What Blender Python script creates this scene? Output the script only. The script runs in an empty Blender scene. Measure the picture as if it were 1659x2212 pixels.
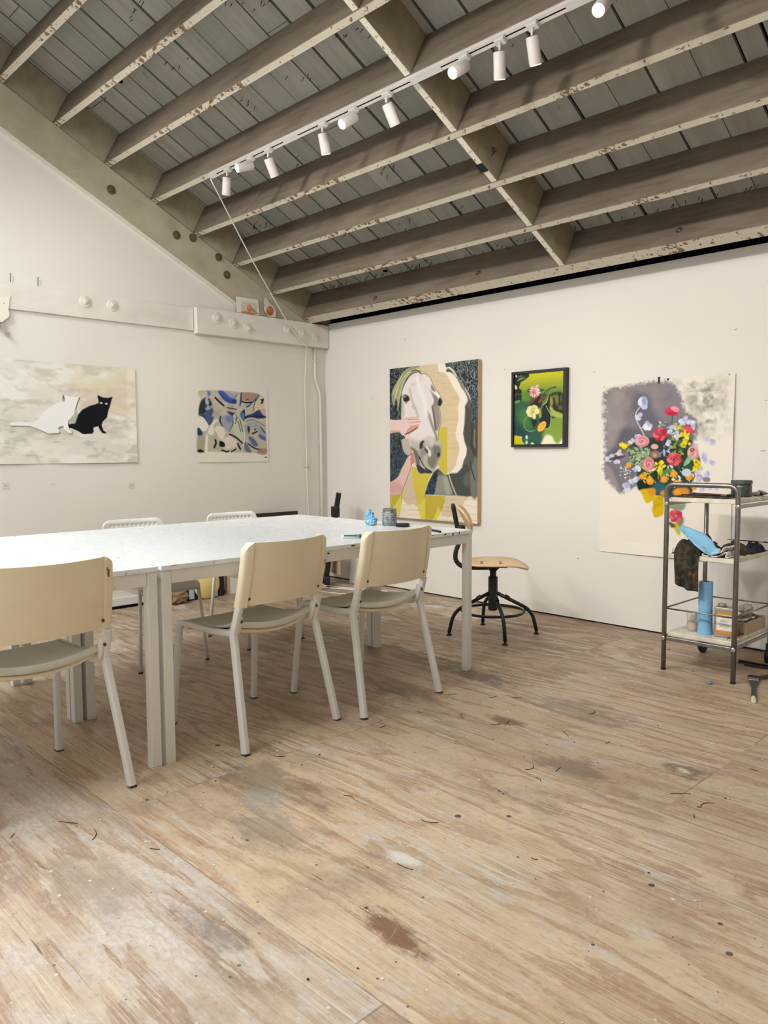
import bpy, bmesh, math, random
import numpy as np
from mathutils import Vector, Matrix
random.seed(7)
SC = bpy.context.scene
COL = SC.collection
PI = math.pi

# ------------------------------------------------------------------ helpers
def lin(c):
    c = c / 255.0
    return c / 12.92 if c <= 0.04045 else ((c + 0.055) / 1.055) ** 2.4

def rgb(r, g, b):
    return (lin(r), lin(g), lin(b), 1.0)

class NT:
    """small wrapper for building node trees"""
    def __init__(self, mat):
        mat.use_nodes = True
        self.t = mat.node_tree
        self.t.nodes.clear()
        self.out = self.n('ShaderNodeOutputMaterial')
        self.b = self.n('ShaderNodeBsdfPrincipled')
        self.l(self.b.outputs[0], self.out.inputs[0])
    def n(self, typ, **kw):
        nd = self.t.nodes.new(typ)
        for k, v in kw.items():
            setattr(nd, k, v)
        return nd
    def l(self, a, b):
        self.t.links.new(a, b)
    def val(self, sock, v):
        if hasattr(v, 'is_linked') or hasattr(v, 'links'):
            self.l(v, sock)
        else:
            sock.default_value = v
    def math(self, op, a, b=0.0, c=0.0, clamp=False):
        nd = self.n('ShaderNodeMath', operation=op, use_clamp=clamp)
        self.val(nd.inputs[0], a); self.val(nd.inputs[1], b); self.val(nd.inputs[2], c)
        return nd.outputs[0]
    def mix(self, fac, a, b, blend='MIX'):
        nd = self.n('ShaderNodeMix', data_type='RGBA', blend_type=blend)
        self.val(nd.inputs[0], fac); self.val(nd.inputs[6], a); self.val(nd.inputs[7], b)
        return nd.outputs[2]
    def coord(self, scale=(1, 1, 1), loc=(0, 0, 0), rot=(0, 0, 0), kind='Object'):
        tc = self.n('ShaderNodeTexCoord')
        mp = self.n('ShaderNodeMapping')
        mp.inputs['Scale'].default_value = scale
        mp.inputs['Location'].default_value = loc
        mp.inputs['Rotation'].default_value = rot
        self.l(tc.outputs[kind], mp.inputs[0])
        return mp.outputs[0]
    def noise(self, vec, scale=5, detail=3, rough=0.5, dist=0.0, color=False):
        nd = self.n('ShaderNodeTexNoise')
        self.l(vec, nd.inputs['Vector'])
        nd.inputs['Scale'].default_value = scale
        nd.inputs['Detail'].default_value = detail
        nd.inputs['Roughness'].default_value = rough
        nd.inputs['Distortion'].default_value = dist
        return nd.outputs[1 if color else 0]
    def ramp(self, fac, stops, interp='LINEAR'):
        nd = self.n('ShaderNodeValToRGB')
        nd.color_ramp.interpolation = interp
        els = nd.color_ramp.elements
        while len(els) > 1:
            els.remove(els[-1])
        for i, (p, c) in enumerate(stops):
            if not isinstance(c, (tuple, list)):
                c = (c, c, c, 1)
            e = els[0] if i == 0 else els.new(p)
            e.position = p; e.color = c
        self.val(nd.inputs[0], fac)
        return nd.outputs[0]
    def bump(self, h, strength=0.2, dist=0.01):
        nd = self.n('ShaderNodeBump')
        nd.inputs['Strength'].default_value = strength
        nd.inputs['Distance'].default_value = dist
        self.l(h, nd.inputs['Height'])
        self.l(nd.outputs[0], self.b.inputs['Normal'])

MATS = {}
def mat(name, col, rough=0.5, metal=0.0, spec=0.5, var=0.0, vscale=6.0, bump=0.0, bscale=60.0, stretch=(1, 1, 1), col2=None):
    if name in MATS:
        return MATS[name]
    m = bpy.data.materials.new(name)
    k = NT(m)
    k.b.inputs['Roughness'].default_value = rough
    k.b.inputs['Metallic'].default_value = metal
    k.b.inputs['Specular IOR Level'].default_value = spec
    v = k.coord(stretch)
    nz = k.noise(v, vscale, 4, 0.6)
    c2 = col2 if col2 else tuple(max(0, x * (1 - max(var, 0.04))) for x in col[:3]) + (1,)
    f = k.ramp(nz, [(0.35, 0.0), (0.68, 1.0)])
    c = k.mix(f, col, c2)
    k.l(c, k.b.inputs['Base Color'])
    if bump > 0:
        k.bump(k.noise(v, bscale, 3), bump, 0.005)
    MATS[name] = m
    return m

def obj(name, bm, m, parent=None, smooth=False, loc=None, bevel=0.0, seg=2):
    """links a bmesh as one mesh object"""
    if bevel > 0:
        bmesh.ops.remove_doubles(bm, verts=bm.verts, dist=1e-6)
    me = bpy.data.meshes.new(name)
    bm.normal_update()
    bm.to_mesh(me); bm.free()
    ms = m if isinstance(m, (list, tuple)) else [m]
    for x in ms:
        me.materials.append(x)
    if smooth:
        for p in me.polygons:
            p.use_smooth = True
    o = bpy.data.objects.new(name, me)
    COL.objects.link(o)
    if parent is not None:
        o.parent = parent
    if loc is not None:
        o.location = loc
    if bevel > 0:
        md = o.modifiers.new('bevel', 'BEVEL')
        md.width = bevel; md.segments = seg; md.limit_method = 'ANGLE'; md.angle_limit = math.radians(40)
        if smooth:
            md.harden_normals = False
    return o

def auto_smooth(o, deg=40):
    me = o.data
    for p in me.polygons:
        p.use_smooth = True
    try:
        me.set_sharp_from_angle(angle=math.radians(deg))
    except Exception:
        pass
    return o

def thing(name, label, cat, loc=(0, 0, 0), rz=0.0, group=None):
    o = bpy.data.objects.new(name, None)
    COL.objects.link(o)
    o.empty_display_size = 0.05
    o.location = loc; o.rotation_euler = (0, 0, rz)
    o['label'] = label; o['category'] = cat
    if group:
        o['group'] = group
    return o

def tag(o, label, cat, group=None):
    o['label'] = label; o['category'] = cat
    if group:
        o['group'] = group
    return o

def struct(o):
    o['kind'] = 'structure'
    return o

def dup(root, loc, rz, label, group=None):
    r = root.copy(); COL.objects.link(r)
    r.location = loc; r.rotation_euler = (0, 0, rz)
    r['label'] = label
    if group:
        r['group'] = group
    for ch in list(root.children):
        c = ch.copy(); COL.objects.link(c); c.parent = r
        for g in list(ch.children):
            d = g.copy(); COL.objects.link(d); d.parent = c
    return r

def box(bm, x0, x1, y0, y1, z0, z1, mi=0, M=None):
    vs = [Vector((x, y, z)) for z in (z0, z1) for y in (y0, y1) for x in (x0, x1)]
    if M is not None:
        vs = [M @ v for v in vs]
    flip = M is not None and M.determinant() < 0
    v = [bm.verts.new(p) for p in vs]
    fs = []
    for q in ((0, 2, 3, 1), (4, 5, 7, 6), (0, 1, 5, 4), (2, 6, 7, 3), (0, 4, 6, 2), (1, 3, 7, 5)):
        if flip:
            q = q[::-1]
        f = bm.faces.new([v[i] for i in q]); f.material_index = mi; fs.append(f)
    return fs

def B(*a, **k):
    bm = bmesh.new(); box(bm, *a, **k); return bm

def frames_along(pts):
    """parallel transport frames along a polyline"""
    P = [Vector(p) for p in pts]
    T = []
    for i in range(len(P)):
        a = P[max(i - 1, 0)]; b = P[min(i + 1, len(P) - 1)]
        T.append((b - a).normalized())
    return P, T

def sweep(bm, pts, prof, up=(0, 0, 1), closed=False, cap=True, scale=None, mi=0, fixed_side=None):
    """sweeps a closed 2D profile [(s,n)] along pts; s along side, n along normal"""
    P, T = frames_along(pts)
    if closed:
        n = len(P)
        T = [(P[(i + 1) % n] - P[i - 1]).normalized() for i in range(n)]
    rings = []
    N = None
    for i, (p, t) in enumerate(zip(P, T)):
        if fixed_side is not None:
            s = Vector(fixed_side); s = (s - t * s.dot(t)).normalized(); N = t.cross(s)
        else:
            if N is None:
                u = Vector(up)
                if abs(u.dot(t)) > 0.98:
                    u = Vector((1, 0, 0)) if abs(t.x) < 0.9 else Vector((0, 1, 0))
                N = (u - t * u.dot(t)).normalized()
            else:
                N = (N - t * N.dot(t)).normalized()
            s = N.cross(t)
        k = scale[i] if scale else 1.0
        # mitre
        m = 1.0
        if 0 < i < len(P) - 1:
            a = (P[i] - P[i - 1]).normalized()
            c = max(0.5, a.dot(t)); m = 1.0 / c
        rings.append([bm.verts.new(p + s * (q[0] * k * (m if fixed_side is None and False else 1)) + N * (q[1] * k * (m if fixed_side is not None else 1))) for q in prof])
    n = len(prof)
    rng = range(len(rings)) if closed else range(len(rings) - 1)
    for i in rng:
        a = rings[i]; b = rings[(i + 1) % len(rings)]
        for j in range(n):
            f = bm.faces.new((a[j], a[(j + 1) % n], b[(j + 1) % n], b[j])); f.material_index = mi
    if cap and not closed:
        f = bm.faces.new(list(reversed(rings[0]))); f.material_index = mi
        f = bm.faces.new(rings[-1]); f.material_index = mi
    return rings

def circ(r, n=12):
    return [(r * math.cos(2 * PI * i / n), r * math.sin(2 * PI * i / n)) for i in range(n)]

def rect(a, b, r=0.0, k=3):
    """rounded rectangle profile full sizes a,b"""
    if r <= 0:
        return [(-a / 2, -b / 2), (a / 2, -b / 2), (a / 2, b / 2), (-a / 2, b / 2)]
    out = []
    for cx, cy, s in ((a / 2 - r, -b / 2 + r, -90), (a / 2 - r, b / 2 - r, 0), (-a / 2 + r, b / 2 - r, 90), (-a / 2 + r, -b / 2 + r, 180)):
        for i in range(k + 1):
            t = math.radians(s + 90 * i / k)
            out.append((cx + r * math.cos(t), cy + r * math.sin(t)))
    return out

def smooth_path(pts, n=8):
    """catmull-rom through the points"""
    P = [Vector(p) for p in pts]
    out = []
    for i in range(len(P) - 1):
        p0 = P[max(i - 1, 0)]; p1 = P[i]; p2 = P[i + 1]; p3 = P[min(i + 2, len(P) - 1)]
        for j in range(n):
            t = j / n
            out.append(0.5 * ((2 * p1) + (p2 - p0) * t + (2 * p0 - 5 * p1 + 4 * p2 - p3) * t * t + (3 * p1 - p0 - 3 * p2 + p3) * t ** 3))
    out.append(P[-1])
    return out

def arc_path(pts, rad, n=6):
    """polyline with rounded corners"""
    P = [Vector(p) for p in pts]
    out = [P[0]]
    for i in range(1, len(P) - 1):
        a = (P[i - 1] - P[i]); b = (P[i + 1] - P[i])
        r = min(rad, a.length * 0.49, b.length * 0.49)
        A = P[i] + a.normalized() * r; C = P[i] + b.normalized() * r
        for j in range(n + 1):
            t = j / n
            out.append(A * (1 - t) ** 2 + P[i] * 2 * t * (1 - t) + C * t * t)
    out.append(P[-1])
    return out

def tube(pts, r, n=12, closed=False):
    bm = bmesh.new(); sweep(bm, pts, circ(r, n), closed=closed); return bm

def lathe(bm, prof, n=24, M=None, mi=0, caps=True):
    """revolves [(r,z)] about z"""
    rings = []
    for r, z in prof:
        ring = []
        for i in range(n):
            a = 2 * PI * i / n
            p = Vector((r * math.cos(a), r * math.sin(a), z))
            ring.append(bm.verts.new(M @ p if M is not None else p))
        rings.append(ring)
    for a, b in zip(rings, rings[1:]):
        for j in range(n):
            f = bm.faces.new((a[j], a[(j + 1) % n], b[(j + 1) % n], b[j])); f.material_index = mi
    if caps:
        f = bm.faces.new(list(reversed(rings[0]))); f.material_index = mi
        f = bm.faces.new(rings[-1]); f.material_index = mi

def L(prof, n=24, M=None, caps=True):
    bm = bmesh.new(); lathe(bm, prof, n, M, 0, caps); return bm

def grid(bm, fn, nu, nv, mi=0):
    """surface grid from fn(u,v), u,v in 0..1"""
    V = [[bm.verts.new(fn(i / nu, j / nv)) for i in range(nu + 1)] for j in range(nv + 1)]
    for j in range(nv):
        for i in range(nu):
            f = bm.faces.new((V[j][i], V[j][i + 1], V[j + 1][i + 1], V[j + 1][i])); f.material_index = mi
    return V

def solid(o, t, off=0.0):
    md = o.modifiers.new('solid', 'SOLIDIFY'); md.thickness = t; md.offset = off
    return o

def subd(o, n=1):
    md = o.modifiers.new('sub', 'SUBSURF'); md.levels = n; md.render_levels = n
    return o

def align(d, p=(0, 0, 0)):
    """matrix whose local -z points along d"""
    z = -Vector(d).normalized()
    x = Vector((1, 0, 0)) if abs(z.x) < 0.9 else Vector((0, 1, 0))
    x = (x - z * x.dot(z)).normalized()
    y = z.cross(x)
    M = Matrix((x, y, z)).transposed().to_4x4()
    M.translation = Vector(p)
    return M

# ------------------------------------------------------------------ camera
CAM = (5.4141, -4.5647, 1.1465)
yaw, pitch, roll = -0.79625, -0.07796, -0.00483
fw = Vector((math.sin(yaw) * math.cos(pitch), math.cos(yaw) * math.cos(pitch), math.sin(pitch)))
r0 = Vector((math.cos(yaw), -math.sin(yaw), 0)); u0 = r0.cross(fw)
rt = r0 * math.cos(roll) + u0 * math.sin(roll); up = -r0 * math.sin(roll) + u0 * math.cos(roll)
cd = bpy.data.cameras.new('camera')
cam = bpy.data.objects.new('camera', cd); COL.objects.link(cam)
Mx = Matrix((rt, up, -fw)).transposed().to_4x4(); Mx.translation = Vector(CAM)
cam.matrix_world = Mx
cd.sensor_fit = 'VERTICAL'; cd.sensor_height = 36.0; cd.lens = 1672.12 / 2212 * 36.0
cd.clip_start = 0.05; cd.clip_end = 100
SC.camera = cam

# ------------------------------------------------------------------ materials
def wall_mat(name, col, rough=0.75):
    m = bpy.data.materials.new(name); k = NT(m)
    k.b.inputs['Roughness'].default_value = rough
    k.b.inputs['Specular IOR Level'].default_value = 0.25
    v = k.coord()
    big = k.noise(v, 0.9, 3, 0.5)
    c = k.mix(k.ramp(big, [(0.3, 0.0), (0.7, 1.0)]), col, tuple(x * 0.965 for x in col[:3]) + (1,))
    # a few small scuffs
    sp = k.noise(v, 11, 5, 0.75)
    c = k.mix(k.ramp(sp, [(0.77, 0.0), (0.82, 0.45)]), c, rgb(150, 140, 128))
    k.l(c, k.b.inputs['Base Color'])
    k.bump(k.noise(v, 140, 4, 0.6), 0.06, 0.004)
    return m
M_WALL = wall_mat('white_wall_paint', rgb(228, 225, 218))
M_WALLR = wall_mat('white_panel_paint', rgb(231, 227, 221))
M_DARK = mat('dark_void', rgb(16, 16, 18), 0.9, spec=0.1)

def wood_side(name, base, dark, paint, chips=0.0, axis=(1.2, 14, 14)):
    """old lumber: brown-grey streaks, and chipped whitewash when chips > 0"""
    m = bpy.data.materials.new(name); k = NT(m)
    k.b.inputs['Roughness'].default_value = 0.8
    k.b.inputs['Specular IOR Level'].default_value = 0.2
    v = k.coord(axis)
    st = k.noise(v, 2.2, 6, 0.65, 0.3)
    c = k.mix(k.ramp(st, [(0.3, 0.0), (0.72, 1.0)]), base, dark)
    bl = k.noise(k.coord((1, 2.5, 2.5)), 2.3, 4, 0.6)
    c = k.mix(k.ramp(bl, [(0.42, 0.0), (0.75, 0.55)]), c, paint)
    if chips > 0:
        ch = k.noise(k.coord((1.0, 1.0, 1.0)), 26, 5, 0.7)
        msk = k.noise(k.coord((1, 1, 1)), 1.1, 2, 0.5)
        s = k.math('ADD', ch, k.math('MULTIPLY', msk, 0.55))
        f = k.ramp(s, [(0.895 - chips * 0.1, 0.0), (0.915 - chips * 0.1, 1.0)])
        c = k.mix(f, paint, rgb(122, 100, 80))
        k.bump(f, 0.4, 0.002)
    else:
        mk = k.noise(k.coord((2, 9, 9)), 5, 4, 0.7)
        c = k.mix(k.ramp(mk, [(0.70, 0.0), (0.76, 0.7)]), c, rgb(70, 60, 50))
        k.bump(st, 0.15, 0.004)
    k.l(c, k.b.inputs['Base Color'])
    return m
M_PSIDE = wood_side('worn_joist_side', rgb(130, 118, 103), rgb(102, 90, 77), rgb(152, 140, 124))
M_PBOT = wood_side('chipped_joist_edge', rgb(200, 192, 175), rgb(188, 178, 160), rgb(206, 198, 182), 0.38)
M_BLOCK = wood_side('blocking_paint', rgb(180, 168, 146), rgb(158, 146, 124), rgb(192, 182, 162), 0.0, (2, 6, 3))
M_BLOCKB = wood_side('blocking_edge', rgb(222, 214, 196), rgb(210, 200, 180), rgb(228, 222, 206), 0.12)
M_RAFT = wood_side('rafter_paint', rgb(186, 178, 158), rgb(168, 158, 136), rgb(196, 188, 170), 0.0, (3, 1.5, 3))

def deck_mat():
    m = bpy.data.materials.new('whitewashed_deck'); k = NT(m)
    k.b.inputs['Roughness'].default_value = 0.8
    k.b.inputs['Specular IOR Level'].default_value = 0.2
    v = k.coord((9, 0.8, 0.8))
    st = k.noise(v, 2.0, 5, 0.6)
    c = k.mix(k.ramp(st, [(0.3, 0.0), (0.7, 1.0)]), rgb(188, 187, 178), rgb(162, 161, 151))
    at = k.n('ShaderNodeAttribute', attribute_name='board')
    c = k.mix(k.math('MULTIPLY', at.outputs['Fac'], 0.5), c, rgb(146, 147, 138))
    kn = k.noise(k.coord((4, 2, 2)), 2.4, 5, 0.7)
    c = k.mix(k.ramp(kn, [(0.66, 0.0), (0.76, 0.8)]), c, rgb(96, 88, 76))
    k.l(c, k.b.inputs['Base Color'])
    k.bump(st, 0.15, 0.004)
    return m
M_DECK = deck_mat()

def floor_mat():
    m = bpy.data.materials.new('worn_plywood'); k = NT(m)
    tc = k.n('ShaderNodeTexCoord')
    xyz = k.n('ShaderNodeSeparateXYZ'); k.l(tc.outputs['Object'], xyz.inputs[0])
    X, Y = xyz.outputs[0], xyz.outputs[1]
    # plywood sheets 2.44 x 1.22
    row = k.math('FLOOR', k.math('DIVIDE', k.math('ADD', Y, 3.5), 1.22))
    fy = k.math('FRACT', k.math('DIVIDE', k.math('ADD', Y, 3.5), 1.22))
    xo = k.math('ADD', X, k.math('MULTIPLY', row, 1.22))
    sx = k.math('DIVIDE', k.math('SUBTRACT', xo, 5.54 - 2.44), 2.44)
    colr = k.math('FLOOR', sx); fx = k.math('FRACT', sx)
    sid = k.math('ADD', k.math('MULTIPLY', row, 7.13), k.math('MULTIPLY', colr, 3.71))
    cv = k.n('ShaderNodeCombineXYZ')
    k.l(X, cv.inputs[0]); k.l(Y, cv.inputs[1]); k.l(sid, cv.inputs[2])
    def mapped(s, loc=(0, 0, 0)):
        mp = k.n('ShaderNodeMapping'); mp.inputs['Scale'].default_value = s; mp.inputs['Location'].default_value = loc
        k.l(cv.outputs[0], mp.inputs[0]); return mp.outputs[0]
    # cathedral grain: contour lines of a long stretched field
    f0 = k.noise(mapped((0.45, 2.2, 1)), 1.1, 2, 0.45)
    f1 = k.noise(mapped((1.6, 9, 1)), 1.6, 4, 0.6)
    fld = k.math('ADD', k.math('MULTIPLY', f0, 12.0), k.math('MULTIPLY', f1, 2.2))
    band = k.math('FRACT', fld)
    ring = k.ramp(band, [(0.0, 0.0), (0.38, 0.08), (0.58, 0.35), (0.66, 0.85), (0.90, 1.0), (0.94, 0.25), (1.0, 0.0)])
    tone = k.noise(mapped((0.7, 1.6, 1)), 1.6, 5, 0.65)
    mott = k.noise(mapped((5, 7, 1)), 2.2, 6, 0.7)
    ringv = k.math('MULTIPLY', ring, k.ramp(mott, [(0.3, 0.35), (0.65, 1.0)]))
    base = k.mix(ringv, rgb(220, 196, 164), rgb(168, 128, 96))
    base = k.mix(k.ramp(tone, [(0.38, 0.0), (0.70, 0.75)]), base, rgb(194, 168, 138))
    warm = k.noise(mapped((0.9, 2.6, 1), (5, 3, 0)), 1.9, 4, 0.6)
    base = k.mix(k.ramp(warm, [(0.52, 0.0), (0.74, 0.6)]), base, rgb(164, 122, 86))
    base = k.mix(k.ramp(mott, [(0.52, 0.0), (0.66, 0.55)]), base, rgb(216, 200, 176))
    # the painted sheet in the left foreground is sanded and pinkish grey
    base = k.mix(k.math('MULTIPLY', k.math('LESS_THAN', Y, -3.5), 0.65), base, k.mix(ringv, rgb(196, 178, 160), rgb(160, 132, 114)))
    # grit and very fine parallel checks
    patch = k.ramp(k.noise(mapped((1.3, 3.2, 1), (8, 4, 0)), 1.7, 3, 0.6), [(0.36, 0.15), (0.64, 1.0)])
    grit = k.noise(mapped((22, 40, 1), (3, 6, 0)), 2.0, 4, 0.75)
    base = k.mix(k.ramp(grit, [(0.30, 0.45), (0.46, 0.0)]), base, rgb(128, 104, 82))
    base = k.mix(k.ramp(grit, [(0.56, 0.0), (0.70, 0.45)]), base, rgb(228, 214, 192))
    fin = k.noise(mapped((2.5, 260, 1), (5, 2, 0)), 1.0, 2, 0.6)
    base = k.mix(k.math('MULTIPLY', k.ramp(fin, [(0.56, 0.0), (0.64, 0.55)]), patch), base, rgb(224, 210, 188))
    # short dark cracks along the grain
    crk = k.noise(mapped((4.5, 46, 1), (6, 1, 0)), 1.0, 3, 0.6)
    base = k.mix(k.ramp(crk, [(0.70, 0.0), (0.73, 0.75)]), base, rgb(92, 70, 54))
    # fine checks and fibres along the grain, in patches
    fib = k.noise(mapped((3.0, 110, 1)), 1.0, 4, 0.7)
    base = k.mix(k.math('MULTIPLY', k.ramp(fib, [(0.54, 0.0), (0.68, 0.62)]), patch), base, rgb(120, 96, 74))
    fibw = k.noise(mapped((2.2, 85, 1), (2, 7, 0)), 1.0, 4, 0.7)
    base = k.mix(k.math('MULTIPLY', k.ramp(fibw, [(0.55, 0.0), (0.66, 0.7)]), patch), base, rgb(222, 208, 186))
    # greyer, darker tone towards the far end and under the tables
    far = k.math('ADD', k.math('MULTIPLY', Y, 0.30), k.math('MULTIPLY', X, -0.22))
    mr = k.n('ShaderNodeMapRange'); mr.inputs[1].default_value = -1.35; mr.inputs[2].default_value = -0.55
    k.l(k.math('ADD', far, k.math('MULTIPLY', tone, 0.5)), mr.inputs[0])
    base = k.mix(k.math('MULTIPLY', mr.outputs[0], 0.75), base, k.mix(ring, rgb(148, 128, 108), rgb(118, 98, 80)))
    gr = k.noise(mapped((1.1, 1.5, 0.2), (9, 1, 0)), 1.9, 6, 0.7)
    base = k.mix(k.ramp(gr, [(0.53, 0.0), (0.72, 0.62)]), base, rgb(132, 116, 102))
    # white paint residue, mostly on the sheet nearest the left foreground
    wn = k.noise(mapped((0.9, 1.7, 0.3), (4, 8, 0)), 2.2, 7, 0.72)
    wl = k.math('MULTIPLY', k.math('LESS_THAN', Y, -3.5), 0.115)
    xm = k.n('ShaderNodeMapRange'); xm.inputs[1].default_value = 4.9; xm.inputs[2].default_value = 3.2
    xm.inputs[3].default_value = -0.03; xm.inputs[4].default_value = 0.04
    k.l(X, xm.inputs[0])
    wsum = k.math('ADD', k.math('ADD', wn, wl), xm.outputs[0])
    wsum = k.math('SUBTRACT', wsum, k.math('MULTIPLY', k.math('SUBTRACT', grit, 0.5), 0.35))
    wsum = k.math('SUBTRACT', wsum, k.math('MULTIPLY', ring, 0.10))
    wsum = k.math('SUBTRACT', wsum, k.math('MULTIPLY', k.math('SUBTRACT', fib, 0.5), 0.40))
    wsum = k.math('ADD', wsum, k.math('MULTIPLY', k.math('SUBTRACT', mott, 0.5), 0.55))
    wf = k.ramp(wsum, [(0.57, 0.0), (0.63, 0.5), (0.76, 0.86)])
    wcol = k.mix(k.ramp(grit, [(0.32, 0.0), (0.62, 1.0)]), rgb(186, 170, 158), rgb(216, 207, 199))
    base = k.mix(wf, base, wcol)
    # white paint pressed in the grain in streaks
    stn = k.noise(mapped((0.8, 1.0, 0.2), (1, 2, 0)), 1.3, 3, 0.6)
    stk = k.math('MULTIPLY', k.ramp(fib, [(0.40, 1.0), (0.46, 0.0)]), k.ramp(stn, [(0.52, 0.0), (0.62, 0.75)]))
    base = k.mix(stk, base, rgb(220, 209, 194))
    # local stains: (x, y, rx, ry, colour, strength)
    wob = k.noise(mapped((3, 6, 0.2), (3, 3, 0)), 2.6, 7, 0.72)
    def blob(x, y, rx, ry, c, s):
        nonlocal base
        dx = k.math('DIVIDE', k.math('SUBTRACT', X, x), rx); dy = k.math('DIVIDE', k.math('SUBTRACT', Y, y), ry)
        d = k.math('SQRT', k.math('ADD', k.math('MULTIPLY', dx, dx), k.math('MULTIPLY', dy, dy)))
        d = k.math('ADD', d, k.math('MULTIPLY', k.math('SUBTRACT', wob, 0.5), 3.4))
        base = k.mix(k.math('MULTIPLY', k.ramp(d, [(0.45, 1.0), (1.1, 0.0)]), s), base, c)
    blob(3.22, -3.03, 0.30, 0.16, rgb(116, 100, 84), 0.55)
    blob(3.55, -3.22, 0.20, 0.12, rgb(120, 110, 100), 0.45)
    blob(3.35, -3.12, 0.10, 0.10, rgb(168, 164, 154), 0.6)
    blob(3.95, -2.17, 0.16, 0.10, rgb(124, 106, 92), 0.6)
    blob(3.49, -1.95, 0.14, 0.05, rgb(112, 78, 50), 0.8)
    blob(4.16, -3.32, 0.15, 0.05, rgb(118, 74, 46), 0.8)
    blob(4.24, -1.91, 0.10, 0.07, rgb(104, 90, 80), 0.7)
    blob(2.95, -1.50, 0.26, 0.10, rgb(108, 96, 86), 0.75)
    blob(2.85, -1.95, 0.22, 0.10, rgb(112, 98, 86), 0.6)
    blob(3.6, -1.6, 0.30, 0.14, rgb(124, 108, 94), 0.55)
    blob(3.45, -3.75, 0.22, 0.1, rgb(150, 134, 120), 0.5)
    blob(3.83, -3.62, 0.14, 0.06, rgb(116, 104, 96), 0.6)
    blob(3.94, -3.06, 0.07, 0.028, rgb(226, 220, 208), 0.85)
    blob(4.24, -1.92, 0.035, 0.025, rgb(222, 212, 190), 0.95)
    blob(3.42, -2.72, 0.20, 0.03, rgb(222, 210, 192), 0.4)
    blob(3.14, -2.72, 0.16, 0.02, rgb(222, 210, 192), 0.4)
    blob(4.60, -2.93, 0.05, 0.03, rgb(214, 196, 164), 0.9)
    # paint drips: dark and white spots
    def spots(scale, th, c, seed, s=0.9, jit=0.03):
        nonlocal base
        vo = k.n('ShaderNodeTexVoronoi', feature='F1'); vo.inputs['Scale'].default_value = scale
        k.l(mapped((1, 1, 0), (seed, seed * 1.7, 0)), vo.inputs['Vector'])
        wn2 = k.n('ShaderNodeTexWhiteNoise', noise_dimensions='3D'); k.l(vo.outputs['Position'], wn2.inputs['Vector'])
        rad = k.math('MULTIPLY', k.math('SUBTRACT', wn2.outputs[0], 0.45), th)
        dd = k.math('ADD', vo.outputs['Distance'], k.math('MULTIPLY', k.math('SUBTRACT', wob, 0.5), jit))
        base = k.mix(k.math('MULTIPLY', k.math('LESS_THAN', dd, rad), s), base, c)
    spots(7, 0.14, rgb(52, 52, 62), 3.3, 0.85)
    spots(13, 0.13, rgb(70, 62, 58), 4.4, 0.7)
    spots(22, 0.14, rgb(64, 54, 50), 1.1, 0.75)
    spots(14, 0.15, rgb(232, 226, 214), 8.2, 0.8, 0.10)
    spots(30, 0.20, rgb(226, 214, 194), 5.2, 0.7)
    # scratches
    scn = k.noise(mapped((14, 3, 0.1), (7, 5, 0)), 1.3, 2, 0.4, 1.5)
    sc = k.ramp(k.math('ABSOLUTE', k.math('SUBTRACT', scn, 0.5)), [(0.0, 1.0), (0.006, 0.0)])
    scm = k.ramp(k.noise(mapped((1, 1, 0.1), (2, 9, 0)), 2.4, 2), [(0.54, 0.0), (0.62, 0.55)])
    base = k.mix(k.math('MULTIPLY', sc, scm), base, rgb(228, 214, 192))
    # sheet joints
    e1 = k.math('MINIMUM', fy, k.math('SUBTRACT', 1.0, fy))
    e2 = k.math('MULTIPLY', k.math('MINIMUM', fx, k.math('SUBTRACT', 1.0, fx)), 2.0)
    ed = k.math('MULTIPLY', k.math('MINIMUM', e1, e2), 1.22)
    seam = k.ramp(ed, [(0.0, 1.0), (0.0010, 1.0), (0.0022, 0.0)])
    seamc = k.mix(k.ramp(gr, [(0.48, 0.0), (0.56, 1.0)]), rgb(112, 92, 74), rgb(208, 194, 172))
    base = k.mix(k.math('MULTIPLY', seam, 0.7), base, seamc)
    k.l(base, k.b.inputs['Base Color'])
    rg = k.n('ShaderNodeMapRange'); rg.inputs[3].default_value = 0.38; rg.inputs[4].default_value = 0.62
    k.l(gr, rg.inputs[0]); k.l(rg.outputs[0], k.b.inputs['Roughness'])
    k.b.inputs['Specular IOR Level'].default_value = 0.35
    h = k.math('ADD', k.math('MULTIPLY', fib, 0.5), k.math('MULTIPLY', seam, -1.0))
    k.bump(h, 0.25, 0.003)
    return m
M_FLOOR = floor_mat()

M_TABLE = None
def table_mat():
    m = bpy.data.materials.new('white_laminate'); k = NT(m)
    v = k.coord((1, 1, 1))
    sm = k.noise(k.coord((1.0, 5, 1)), 2.0, 5, 0.6)
    c = k.mix(k.ramp(sm, [(0.5, 0.0), (0.75, 0.5)]), rgb(236, 240, 242), rgb(231, 235, 237))
    geo = k.n('ShaderNodeNewGeometry'); sp = k.n('ShaderNodeSeparateXYZ'); k.l(geo.outputs['Normal'], sp.inputs[0])
    side = k.math('LESS_THAN', k.math('ABSOLUTE', sp.outputs[2]), 0.5)
    ch = k.noise(k.coord((1, 1, 3)), 16, 5, 0.75)
    mk = k.math('MULTIPLY', side, k.ramp(ch, [(0.60, 0.0), (0.65, 0.85)]))
    c = k.mix(mk, c, rgb(150, 110, 74))
    sc = k.noise(k.coord((30, 3, 1), rot=(0, 0, 0.5)), 1.5, 3, 0.5, 1.0)
    c = k.mix(k.ramp(k.math('ABSOLUTE', k.math('SUBTRACT', sc, 0.5)), [(0.0, 0.12), (0.006, 0.0)]), c, rgb(204, 210, 210))
    k.l(c, k.b.inputs['Base Color'])
    rr = k.ramp(sm, [(0.4, 0.25), (0.7, 0.31)])
    k.l(rr, k.b.inputs['Roughness'])
    return m
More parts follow.
